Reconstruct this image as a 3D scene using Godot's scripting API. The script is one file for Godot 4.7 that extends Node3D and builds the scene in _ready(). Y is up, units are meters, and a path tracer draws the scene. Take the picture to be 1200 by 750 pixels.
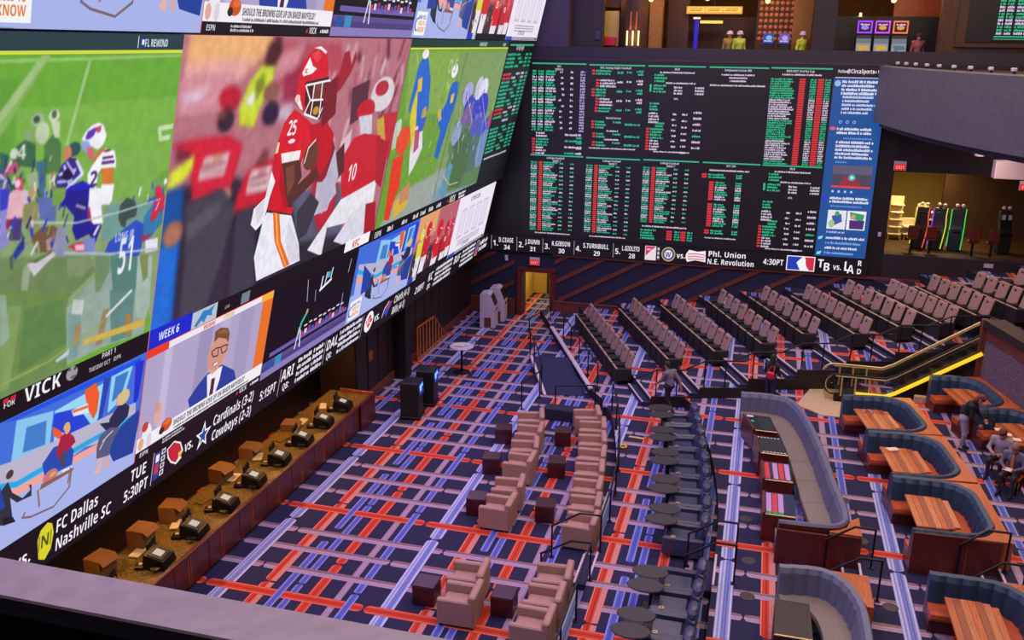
extends Node3D
# A casino sports book seen from the upper gallery. y up, metres; the camera stands 12 m above the lowest carpet.

const TIER := [0.0, 0.33, 0.67, 0.98, 1.32]
const STEP := 0.32
const TILE := 3.92
const ORD := ["first", "second", "third", "fourth", "fifth", "sixth", "seventh", "eighth", "ninth", "tenth", "eleventh", "twelfth"]
var M := {}
var taken := {}
var rng := RandomNumberGenerator.new()
var sans: SystemFont

func _ready() -> void:
	rng.seed = 7
	set_camera_and_light()
	make_materials()
	build_floors()
	build_shell()
	build_screens()
	build_back_wall()
	build_upper_rooms()
	build_right_side()
	build_counter()
	build_front_props()
	build_armchairs()
	build_recliners()
	build_couches()
	build_booths()
	build_desk_rows()
	build_railings()
	build_escalator()
	build_people()

func set_camera_and_light() -> void:
	var cam := Camera3D.new()
	cam.name = "camera"
	cam.fov = 38.299
	cam.near = 0.05
	cam.far = 200.0
	var yaw := deg_to_rad(-14.95)
	var pitch := deg_to_rad(16.75)
	var roll := deg_to_rad(-0.8)
	var fwd := Vector3(sin(yaw) * cos(pitch), -sin(pitch), -cos(yaw) * cos(pitch))
	var right := Vector3(cos(yaw), 0, sin(yaw))
	var down := -right.cross(fwd)
	var r2 := right * cos(roll) + down * sin(roll)
	var d2 := down * cos(roll) - right * sin(roll)
	cam.transform = Transform3D(Basis(r2, -d2, -fwd), Vector3(0, 12, 0))
	add_child(cam)
	cam.current = true
	var we := WorldEnvironment.new()
	var env := Environment.new()
	env.background_mode = Environment.BG_COLOR
	env.background_color = Color(0, 0, 0)
	env.tonemap_mode = Environment.TONE_MAPPER_LINEAR
	env.tonemap_exposure = 1.0
	env.sdfgi_enabled = true
	env.ssao_enabled = true
	env.ssil_enabled = true
	we.environment = env
	add_child(we)

# ---------------------------------------------------------------- mesh collector
class MB:
	var v := PackedVector3Array()
	var n := PackedVector3Array()
	var uv := PackedVector2Array()
	var col := PackedColorArray()

	func tri(a: Vector3, b: Vector3, c: Vector3, na: Vector3, nb: Vector3, nc: Vector3, ta := Vector2.ZERO, tb := Vector2.ZERO, tc := Vector2.ZERO) -> void:
		if (b - a).cross(c - a).dot(na + nb + nc) > 0.0:
			v.append_array([a, c, b]); n.append_array([na, nc, nb]); uv.append_array([ta, tc, tb])
		else:
			v.append_array([a, b, c]); n.append_array([na, nb, nc]); uv.append_array([ta, tb, tc])

	func ftri(a: Vector3, b: Vector3, c: Vector3, out: Vector3) -> void:
		var m := (b - a).cross(c - a).normalized()
		if m.dot(out) < 0.0:
			m = -m
		tri(a, b, c, m, m, m)

	func quad(a: Vector3, b: Vector3, c: Vector3, d: Vector3, out: Vector3, t := []) -> void:
		var m := (b - a).cross(c - a)
		if m.length_squared() < 1e-14:
			m = (c - a).cross(d - a)
		m = m.normalized()
		if m.dot(out) < 0.0:
			m = -m
		if t.is_empty():
			t = [Vector2(0, 0), Vector2(1, 0), Vector2(1, 1), Vector2(0, 1)]
		tri(a, b, c, m, m, m, t[0], t[1], t[2])
		tri(a, c, d, m, m, m, t[0], t[2], t[3])

	# a box about c, with its edges cut by bev
	func box(c: Vector3, s: Vector3, bev := 0.0, b := Basis()) -> void:
		var h := s / 2.0
		bev = minf(bev, minf(h.x, minf(h.y, h.z)) * 0.9)
		var axes := [Vector3.RIGHT, Vector3.UP, Vector3.BACK]
		for i in 3:
			var j := (i + 1) % 3
			var k := (i + 2) % 3
			for sg in [-1.0, 1.0]:
				var o: Vector3 = axes[i] * h[i] * sg
				var e: Vector3 = axes[j] * (h[j] - bev)
				var f: Vector3 = axes[k] * (h[k] - bev)
				quad(c + b * (o - e - f), c + b * (o + e - f), c + b * (o + e + f), c + b * (o - e + f), b * o)
		if bev <= 0.0:
			return
		for i in 3:
			var j := (i + 1) % 3
			var k := (i + 2) % 3
			for sj in [-1.0, 1.0]:
				for sk in [-1.0, 1.0]:
					var e: Vector3 = axes[i] * (h[i] - bev)
					var p: Vector3 = axes[j] * sj * h[j] + axes[k] * sk * (h[k] - bev)
					var q: Vector3 = axes[j] * sj * (h[j] - bev) + axes[k] * sk * h[k]
					quad(c + b * (p - e), c + b * (p + e), c + b * (q + e), c + b * (q - e), b * (p + q))
		for sx in [-1.0, 1.0]:
			for sy in [-1.0, 1.0]:
				for sz in [-1.0, 1.0]:
					var g := Vector3(sx, sy, sz)
					ftri(c + b * (g * (h - Vector3(0, bev, bev))), c + b * (g * (h - Vector3(bev, 0, bev))), c + b * (g * (h - Vector3(bev, bev, 0))), b * g)

	# a straight bar of width w and height hh whose top runs from a to b
	func beam(a: Vector3, b: Vector3, w: float, hh: float) -> void:
		var s := (b - a).cross(Vector3.UP).normalized() * w / 2.0
		var d := Vector3(0, -hh, 0)
		quad(a - s, a + s, b + s, b - s, Vector3.UP)
		quad(a - s + d, a + s + d, b + s + d, b - s + d, Vector3.DOWN)
		quad(a + s, b + s, b + s + d, a + s + d, s)
		quad(a - s, b - s, b - s + d, a - s + d, -s)
		quad(a - s, a + s, a + s + d, a - s + d, a - b)
		quad(b - s, b + s, b + s + d, b - s + d, b - a)

	func tube(p: Array, r: float, k := 8) -> void:
		var rings := []
		var last := Vector3.ZERO
		for i in p.size():
			var t: Vector3 = (p[mini(i + 1, p.size() - 1)] - p[maxi(i - 1, 0)]).normalized()
			var side := t.cross(Vector3.UP if absf(t.y) < 0.95 else Vector3.RIGHT).normalized()
			if last != Vector3.ZERO:
				side = (last - t * last.dot(t)).normalized()
			last = side
			var up := side.cross(t).normalized()
			var ring := []
			for j in k:
				var a := TAU * j / k
				ring.append(side * cos(a) + up * sin(a))
			rings.append(ring)
		for i in p.size() - 1:
			for j in k:
				var q := (j + 1) % k
				var a: Vector3 = rings[i][j]; var b: Vector3 = rings[i][q]
				var c: Vector3 = rings[i + 1][q]; var d: Vector3 = rings[i + 1][j]
				tri(p[i] + a * r, p[i] + b * r, p[i + 1] + c * r, a, b, c)
				tri(p[i] + a * r, p[i + 1] + c * r, p[i + 1] + d * r, a, c, d)
		for e in [0, p.size() - 1]:
			var o: Vector3 = (p[0] - p[1]) if e == 0 else (p[e] - p[e - 1])
			for j in range(1, k - 1):
				ftri(p[e] + rings[e][0] * r, p[e] + rings[e][j] * r, p[e] + rings[e][j + 1] * r, o)

	# prof: points (radius, y) from bottom to top
	func lathe(c: Vector3, prof: Array, k := 16, sx := 1.0, sz := 1.0) -> void:
		for i in prof.size() - 1:
			var p: Vector2 = prof[i]; var q: Vector2 = prof[i + 1]
			var nn := Vector2(q.y - p.y, p.x - q.x).normalized()
			for j in k:
				var a := TAU * j / k; var b := TAU * (j + 1) / k
				var da := Vector3(cos(a), 0, sin(a)); var db := Vector3(cos(b), 0, sin(b))
				var s := Vector3(sx, 1, sz)
				var na := (da * nn.x + Vector3.UP * nn.y) / s; var nb := (db * nn.x + Vector3.UP * nn.y) / s
				na = na.normalized(); nb = nb.normalized()
				var A := c + (da * p.x + Vector3.UP * p.y) * s; var B := c + (db * p.x + Vector3.UP * p.y) * s
				var C := c + (db * q.x + Vector3.UP * q.y) * s; var D := c + (da * q.x + Vector3.UP * q.y) * s
				if p.x > 1e-6:
					tri(A, B, C, na, nb, nb)
				if q.x > 1e-6:
					tri(A, C, D, na, nb, na)

	# upright prism over a footprint given as (x, z); uvs by (x, z) offsets
	func prism(poly: PackedVector2Array, y0: float, y1: float, uvo := Vector2.ZERO, uvs := 1.0, bottom := true, sides := true) -> void:
		var idx := Geometry2D.triangulate_polygon(poly)
		for i in range(0, idx.size(), 3):
			var a := poly[idx[i]]; var b := poly[idx[i + 1]]; var c := poly[idx[i + 2]]
			tri(Vector3(a.x, y1, a.y), Vector3(b.x, y1, b.y), Vector3(c.x, y1, c.y), Vector3.UP, Vector3.UP, Vector3.UP, (a + uvo) * uvs, (b + uvo) * uvs, (c + uvo) * uvs)
			if bottom:
				tri(Vector3(a.x, y0, a.y), Vector3(b.x, y0, b.y), Vector3(c.x, y0, c.y), Vector3.DOWN, Vector3.DOWN, Vector3.DOWN)
		if not sides:
			return
		var sg := -1.0 if Geometry2D.is_polygon_clockwise(poly) else 1.0
		for i in poly.size():
			var a := poly[i]; var b := poly[(i + 1) % poly.size()]
			var o := Vector3(b.y - a.y, 0, a.x - b.x) * sg
			quad(Vector3(a.x, y0, a.y), Vector3(b.x, y0, b.y), Vector3(b.x, y1, b.y), Vector3(a.x, y1, a.y), o, [(a + uvo - Vector2(y1 - y0, 0)) * uvs, (b + uvo - Vector2(y1 - y0, 0)) * uvs, (b + uvo) * uvs, (a + uvo) * uvs])

	# a closed profile [(offset to the right of the path, y)] carried along a plan path [(x, z)]; bulge(t) widens the offset of points with a mark
	func sweep(path: PackedVector2Array, prof: Array, swell := [], marks := []) -> void:
		var m := path.size()
		var loops := []
		for i in m:
			var d0 := (path[i] - path[maxi(i - 1, 0)]).normalized()
			var d1 := (path[mini(i + 1, m - 1)] - path[i]).normalized()
			var d := (d0 + d1).normalized()
			var rt := Vector2(-d.y, d.x)
			var mit := 1.0 / maxf(0.5, d.dot(d1 if i < m - 1 else d0))
			var loop := []
			for j in prof.size():
				var q: Vector2 = prof[j]
				var off := q.x
				if not marks.is_empty() and not swell.is_empty():
					off += float(marks[j]) * float(swell[i])
				var w := path[i] + rt * off * mit
				loop.append(Vector3(w.x, q.y, w.y))
			loops.append(loop)
		var area := 0.0
		for j in prof.size():
			var p: Vector2 = prof[j]; var q: Vector2 = prof[(j + 1) % prof.size()]
			area += p.x * q.y - q.x * p.y
		var sg := 1.0 if area > 0.0 else -1.0
		for i in m - 1:
			var d := (path[i + 1] - path[i]).normalized()
			var rt := Vector2(-d.y, d.x)
			for j in prof.size():
				var j2 := (j + 1) % prof.size()
				var e: Vector2 = prof[j2] - prof[j]
				var o := Vector2(e.y, -e.x) * sg
				quad(loops[i][j], loops[i + 1][j], loops[i + 1][j2], loops[i][j2], Vector3(rt.x * o.x, o.y, rt.y * o.x))
		var pp := PackedVector2Array(prof)
		var idx := Geometry2D.triangulate_polygon(pp)
		for e in [0, m - 1]:
			var d := (path[1] - path[0]) if e == 0 else (path[m - 1] - path[m - 2])
			var o := Vector3(d.x, 0, d.y) * (-1.0 if e == 0 else 1.0)
			for i in range(0, idx.size(), 3):
				ftri(loops[e][idx[i]], loops[e][idx[i + 1]], loops[e][idx[i + 2]], o)

	func mesh() -> ArrayMesh:
		var a := []
		a.resize(Mesh.ARRAY_MAX)
		a[Mesh.ARRAY_VERTEX] = v
		a[Mesh.ARRAY_NORMAL] = n
		if uv.size() == v.size():
			a[Mesh.ARRAY_TEX_UV] = uv
		if col.size() == v.size():
			a[Mesh.ARRAY_COLOR] = col
		var m := ArrayMesh.new()
		m.add_surface_from_arrays(Mesh.PRIMITIVE_TRIANGLES, a)
		return m

# ---------------------------------------------------------------- naming
func numbered(called: String) -> String:
	var k: int = taken.get(called, 0)
	taken[called] = k + 1
	return called if k == 0 else "%s_%03d" % [called, k]

func tag(o: Node3D, label: String, category := "", group := "") -> Node3D:
	o.set_meta("label", label)
	if category:
		o.set_meta("category", category)
	if group:
		o.set_meta("group", group)
	return o

func thing(called: String, label: String, category: String, at := Vector3.ZERO, turn := 0.0, group := "") -> Node3D:
	var o := Node3D.new()
	o.name = numbered(called)
	add_child(o, true)
	o.position = at
	o.rotation.y = turn
	return tag(o, label, category, group)

func obj(called: String, b: MB, m: Material, parent: Node = null) -> MeshInstance3D:
	return inst(called, b.mesh(), m, parent)

func inst(called: String, mesh: Mesh, m: Material, parent: Node = null) -> MeshInstance3D:
	var o := MeshInstance3D.new()
	o.mesh = mesh
	o.material_override = m
	if parent == null:
		o.name = numbered(called)
		add_child(o, true)
	else:
		o.name = called
		parent.add_child(o, true)
	return o

func struct(called: String, b: MB, m: Material, label := "") -> MeshInstance3D:
	var o := obj(called, b, m)
	o.set_meta("kind", "structure")
	if label:
		o.set_meta("label", label)
	return o

func copy(root: Node3D, at: Vector3, turn: float, label := "", group := "") -> Node3D:
	var r: Node3D = root.duplicate()
	r.name = numbered(String(root.get_meta("base_name")) if root.has_meta("base_name") else String(root.name))
	add_child(r, true)
	r.position = at
	r.rotation.y = turn
	if label:
		r.set_meta("label", label)
	if group:
		r.set_meta("group", group)
	return r

func one_box(c: Vector3, s: Vector3, bev := 0.0, b := Basis()) -> MB:
	var m := MB.new()
	m.box(c, s, bev, b)
	return m

func one_tube(p: Array, r: float, k := 8) -> MB:
	var m := MB.new()
	m.tube(p, r, k)
	return m

func area_light(parent: Node3D, at: Vector3, size: Vector2, energy: float, color: Color, look: Vector3) -> void:
	var l := AreaLight3D.new()
	l.name = "area_light"
	l.area_size = size
	l.light_energy = energy
	l.light_color = color
	l.area_normalize_energy = true
	l.area_range = 80.0
	l.shadow_enabled = true
	parent.add_child(l, true)
	l.position = at
	var up := Vector3.UP if absf(look.normalized().y) < 0.9 else Vector3.FORWARD
	l.basis = Basis.looking_at(look, up)

func omni(parent: Node3D, at: Vector3, energy: float, color: Color, size := 0.05) -> void:
	var l := OmniLight3D.new()
	l.name = "bulb_light"
	l.light_energy = energy
	l.light_color = color
	l.light_size = size
	l.omni_range = 40.0
	l.omni_attenuation = 2.0
	l.shadow_enabled = true
	parent.add_child(l, true)
	l.position = at

# ---------------------------------------------------------------- drawing on textures (centimetres of the thing)
class Canvas:
	var im: Image
	var k: float
	var font: RID
	var size_cm: Vector2
	var cache := {}

	func _init(w: float, h: float, px: float, f: RID) -> void:
		k = px * 2.0
		font = f
		size_cm = Vector2(w, h)
		im = Image.create(int(ceil(w * px)) * 2, int(ceil(h * px)) * 2, false, Image.FORMAT_RGBA8)
		im.fill(Color.BLACK)

	func rect(c: String, x: float, y: float, w: float, h: float) -> void:
		im.fill_rect(Rect2i(int(round(x * k)), int(round(y * k)), maxi(1, int(round(w * k))), maxi(1, int(round(h * k)))), Color.html(c))

	func poly(c: String, a: Array) -> void:
		var color := Color.html(c)
		var m := a.size() / 2
		var lo := 1e9; var hi := -1e9
		for i in m:
			lo = minf(lo, a[2 * i + 1]); hi = maxf(hi, a[2 * i + 1])
		var y0 := maxi(0, int(floor(lo * k))); var y1 := mini(im.get_height() - 1, int(ceil(hi * k)))
		for y in range(y0, y1 + 1):
			var s := (y + 0.5) / k
			var xs := []
			for i in m:
				var j := (i + 1) % m
				var ya: float = a[2 * i + 1]; var yb: float = a[2 * j + 1]
				if (ya <= s) != (yb <= s):
					xs.append(a[2 * i] + (s - ya) / (yb - ya) * (a[2 * j] - a[2 * i]))
			xs.sort()
			for i in range(0, xs.size() - 1, 2):
				var xa := maxi(0, int(round(xs[i] * k))); var xb := mini(im.get_width(), int(round(xs[i + 1] * k)))
				if xb > xa:
					im.fill_rect(Rect2i(xa, y, xb - xa, 1), color)

	func ell(c: String, x: float, y: float, rx: float, ry: float) -> void:
		var a := []
		for i in 20:
			a.append_array([x + rx * cos(TAU * i / 20), y + ry * sin(TAU * i / 20)])
		poly(c, a)

	func line(c: String, w: float, a: Array) -> void:
		for i in range(0, a.size() - 3, 2):
			var p := Vector2(a[i], a[i + 1]); var q := Vector2(a[i + 2], a[i + 3])
			var s := (q - p).normalized().orthogonal() * w / 2.0
			poly(c, [p.x + s.x, p.y + s.y, q.x + s.x, q.y + s.y, q.x - s.x, q.y - s.y, p.x - s.x, p.y - s.y])
			if w > 3.0 and i > 0:
				ell(c, p.x, p.y, w / 2.0, w / 2.0)

	func blur(cm: float) -> void:
		var w := im.get_width(); var h := im.get_height()
		var f := maxf(1.0, cm * k / 2.0)
		# halve with averages, then scale up in small smooth steps
		while f >= 1.5:
			if im.get_width() % 2:
				im.resize(im.get_width() - 1, im.get_height(), Image.INTERPOLATE_BILINEAR)
			if im.get_height() % 2:
				im.resize(im.get_width(), im.get_height() - 1, Image.INTERPOLATE_BILINEAR)
			im.shrink_x2()
			f /= 2.0
		while im.get_width() * 2 < w:
			im.resize(im.get_width() * 2, im.get_height() * 2, Image.INTERPOLATE_BILINEAR)
		im.resize(w, h, Image.INTERPOLATE_CUBIC)

	func text(s: String, x: float, y: float, size: float, c: String, squeeze := 1.0) -> float:
		var ts := TextServerManager.get_primary_interface()
		var px := maxi(4, int(round(size * k)))
		var color := Color.html(c)
		var pen := x * k
		for ch in s:
			var gi := ts.font_get_glyph_index(font, px, ch.unicode_at(0), 0)
			var key := "%s %d %s %.2f" % [ch, px, c, squeeze]
			if not cache.has(key):
				ts.font_render_glyph(font, Vector2i(px, 0), gi)
				var at := ts.font_get_glyph_uv_rect(font, Vector2i(px, 0), gi)
				var ti := ts.font_get_glyph_texture_idx(font, Vector2i(px, 0), gi)
				var off := ts.font_get_glyph_offset(font, Vector2i(px, 0), gi)
				var g: Image = null
				if ti >= 0 and at.size.x >= 1.0:
					var src: Image = ts.font_get_texture_image(font, Vector2i(px, 0), ti).get_region(Rect2i(at))
					src.convert(Image.FORMAT_RGBA8)
					g = Image.create(src.get_width(), src.get_height(), false, Image.FORMAT_RGBA8)
					for yy in src.get_height():
						for xx in src.get_width():
							g.set_pixel(xx, yy, Color(color, src.get_pixel(xx, yy).a))
					g.resize(maxi(1, int(round(g.get_width() * squeeze))), g.get_height(), Image.INTERPOLATE_BILINEAR)
				cache[key] = [g, off, ts.font_get_glyph_advance(font, px, gi).x]
			var e: Array = cache[key]
			if e[0] != null:
				im.blend_rect(e[0], Rect2i(Vector2i.ZERO, e[0].get_size()), Vector2i(int(round(pen + e[1].x * squeeze)), int(round(y * k + e[1].y))))
			pen += e[2] * squeeze
		return pen / k

	# print too small to read: letters as little strokes
	func word(x: float, y: float, w: float, h: float, c: String, seed_: int) -> void:
		var r := RandomNumberGenerator.new()
		r.seed = seed_ * 97 + 13
		var p := x
		while p < x + w:
			var lw := h * r.randf_range(0.45, 0.7)
			var lh := h * (1.0 if r.randf() < 0.5 else 0.78)
			rect(c, p, y + h - lh, minf(lw, x + w - p), lh)
			p += lw + h * (0.1 if r.randf() < 0.86 else 0.45)

	# many small marks of several colours: limbs, straps and numbers in a crowd
	func scatter(x: float, y: float, w: float, h: float, n: int, cols: Array, size: float, seed_: int) -> void:
		var r := RandomNumberGenerator.new()
		r.seed = seed_
		for i in n:
			var p := Vector2(x + w * r.randf(), y + h * r.randf())
			var a := r.randf_range(-0.6, 0.6) + PI / 2
			var l := Vector2(cos(a), sin(a)) * size * r.randf_range(0.5, 1.4)
			line(cols[r.randi() % cols.size()], size * r.randf_range(0.25, 0.7), [p.x - l.x, p.y - l.y, p.x + l.x, p.y + l.y])

	# the fine unevenness of a broadcast picture
	func grain(amount: float, seed_: int) -> void:
		var f := FastNoiseLite.new()
		f.seed = seed_
		f.frequency = 0.06
		f.fractal_octaves = 3
		var g := f.get_image(im.get_width() / 4, im.get_height() / 4)
		g.convert(Image.FORMAT_RGBA8)
		g.resize(im.get_width(), im.get_height(), Image.INTERPOLATE_CUBIC)
		var a := im.get_data()
		var b := g.get_data()
		for i in range(0, a.size(), 4):
			var m := 1.0 + amount * (b[i] / 127.5 - 1.0)
			a[i] = mini(255, int(a[i] * m)); a[i + 1] = mini(255, int(a[i + 1] * m)); a[i + 2] = mini(255, int(a[i + 2] * m))
		im = Image.create_from_data(im.get_width(), im.get_height(), false, Image.FORMAT_RGBA8, a)

	func tex() -> ImageTexture:
		im.shrink_x2()
		return ImageTexture.create_from_image(im)

func canvas(w: float, h: float, px: float) -> Canvas:
	if sans == null:
		sans = SystemFont.new()
		sans.font_names = ["Droid Sans"]
		sans.font_weight = 700
	return Canvas.new(w, h, px, sans.get_rids()[0])

# ---------------------------------------------------------------- materials
func mat(key: String, hex: String, rough := 0.7, metal := 0.0, tex: Texture2D = null, scale := 1.0) -> StandardMaterial3D:
	var m := StandardMaterial3D.new()
	m.resource_name = key
	m.albedo_color = Color.html(hex)
	m.roughness = rough
	m.metallic = metal
	if tex:
		m.albedo_texture = tex
		m.uv1_triplanar = true
		m.uv1_scale = Vector3.ONE * scale
	M[key] = m
	return m

func glow(key: String, hex: String, power := 1.0) -> StandardMaterial3D:
	var m := StandardMaterial3D.new()
	m.resource_name = key
	m.albedo_color = Color(0.02, 0.02, 0.02)
	m.roughness = 0.6
	m.emission_enabled = true
	m.emission = Color.html(hex)
	m.emission_energy_multiplier = power
	M[key] = m
	return m

func shown(key: String, c: Canvas, power := 1.0) -> StandardMaterial3D:
	var m := StandardMaterial3D.new()
	m.resource_name = key
	m.albedo_color = Color(0.015, 0.015, 0.02)
	m.roughness = 0.5
	m.emission_enabled = true
	m.emission = Color.BLACK
	m.emission_texture = c.tex()
	m.emission_energy_multiplier = power
	m.texture_repeat = false
	M[key] = m
	return m

func printed(key: String, c: Canvas, rough := 0.6) -> StandardMaterial3D:
	var m := StandardMaterial3D.new()
	m.resource_name = key
	m.albedo_texture = c.tex()
	m.roughness = rough
	m.texture_repeat = false
	M[key] = m
	return m

func noise_tex(seed_: int, freq: float, lo: float, hi: float, sx := 1.0, sy := 1.0, size := 256, octaves := 4) -> ImageTexture:
	var f := FastNoiseLite.new()
	f.seed = seed_
	f.frequency = freq
	f.noise_type = FastNoiseLite.TYPE_SIMPLEX_SMOOTH
	f.fractal_octaves = octaves
	var im := Image.create(size, size, false, Image.FORMAT_RGB8)
	for y in size:
		for x in size:
			# laid on a torus so that the tile repeats without a seam
			var a := TAU * x / size; var b := TAU * y / size
			var t := f.get_noise_3d(cos(a) * 40.0 * sx, sin(a) * 40.0 * sx + cos(b) * 40.0 * sy, sin(b) * 40.0 * sy) * 0.5 + 0.5
			var g := lerpf(lo, hi, clampf(t * 1.6 - 0.3, 0.0, 1.0))
			im.set_pixel(x, y, Color(g, g, g))
	return ImageTexture.create_from_image(im)

func bar(c: Canvas, vertical: bool, at: float, a: float, b: float, w: float, base: String, stripes: Array) -> void:
	for ox in [-392.0, 0.0, 392.0]:
		for oy in [-392.0, 0.0, 392.0]:
			var pts := []
			var r := w / 2.0
			for i in 9:
				var t := PI * i / 8.0
				pts.append(Vector2(-sin(t) * r + a + r, -cos(t) * r))
			for i in 9:
				var t := PI * i / 8.0
				pts.append(Vector2(sin(t) * r + b - r, cos(t) * r))
			var flat := []
			for p in pts:
				flat.append_array([at + p.y + ox, p.x + oy] if vertical else [p.x + ox, at + p.y + oy])
			c.poly(base, flat)
			for s in stripes:
				var mid: float = at + s[0] * w; var sw: float = s[1] * w
				var cut := r - sqrt(maxf(0.0, r * r - pow(s[0] * w, 2)))
				if vertical:
					c.line(s[2], sw, [mid + ox, a + cut + oy, mid + ox, b - cut + oy])
				else:
					c.line(s[2], sw, [a + cut + ox, mid + oy, b - cut + ox, mid + oy])

func paint_carpet(c: Canvas) -> void:
	c.rect("1d1d48", 0, 0, 392, 392)
	var rd := "d23e22"; var pk := "d58a80"; var mv := "a78ca8"; var bl := "5a66c8"; var wh := "8f9ad8"
	var s_red := [[-0.38, 0.08, "e88a70"], [0.0, 0.1, "a82418"], [0.38, 0.08, "e88a70"]]
	var s_redpink := [[0.28, 0.42, pk], [-0.12, 0.1, "a82418"], [-0.44, 0.07, "e79a88"]]
	var s_mv := [[-0.3, 0.34, "8a6c72"], [0.05, 0.08, "c4aec6"], [0.36, 0.2, "b09abe"]]
	var s_bl := [[-0.38, 0.14, "93a0e6"], [0.0, 0.1, "4350b0"], [0.38, 0.14, "93a0e6"]]
	var s_wh := [[-0.4, 0.12, "c8cdf2"], [-0.16, 0.1, "c3c9ee"], [0.16, 0.1, "5f6cc0"], [0.4, 0.12, "c8cdf2"], [0.0, 0.1, "6e7ac8"]]
	# under
	bar(c, true, 302, 0, 392, 17, mv, [[0.0, 0.2, "b39cbc"]])
	bar(c, true, 195, 344, 344 + 390, 19, bl, s_bl)
	bar(c, true, 243, 244, 244 + 389, 26, rd, s_red)
	bar(c, true, 165, 152, 152 + 330, 20, bl, s_bl)
	bar(c, true, 334, 346, 346 + 389, 20, bl, s_bl)
	bar(c, true, 30, 72, 72 + 389, 33, wh, s_wh)
	bar(c, true, 120, 354, 354 + 389, 31, rd, s_redpink)
	# across
	bar(c, false, 292, 72, 72 + 389, 25, mv, s_mv)
	bar(c, false, 202, 359, 359 + 389, 25, mv, s_mv)
	bar(c, false, 120, 72, 72 + 389, 25, mv, s_mv)
	bar(c, false, 0, 374, 374 + 389, 29, rd, s_red)
	# over
	c.rect("1d1d48", 13, 190, 34, 24)
	bar(c, true, 30, 100, 352, 33, wh, s_wh)
	bar(c, true, 120, 226, 352, 31, rd, s_redpink)
	bar(c, true, 165, 330, 452, 20, bl, s_bl)
	bar(c, true, 334, 346, 346 + 116, 20, bl, s_bl)
	bar(c, false, 120, 72, 72 + 140, 25, mv, s_mv)

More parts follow.
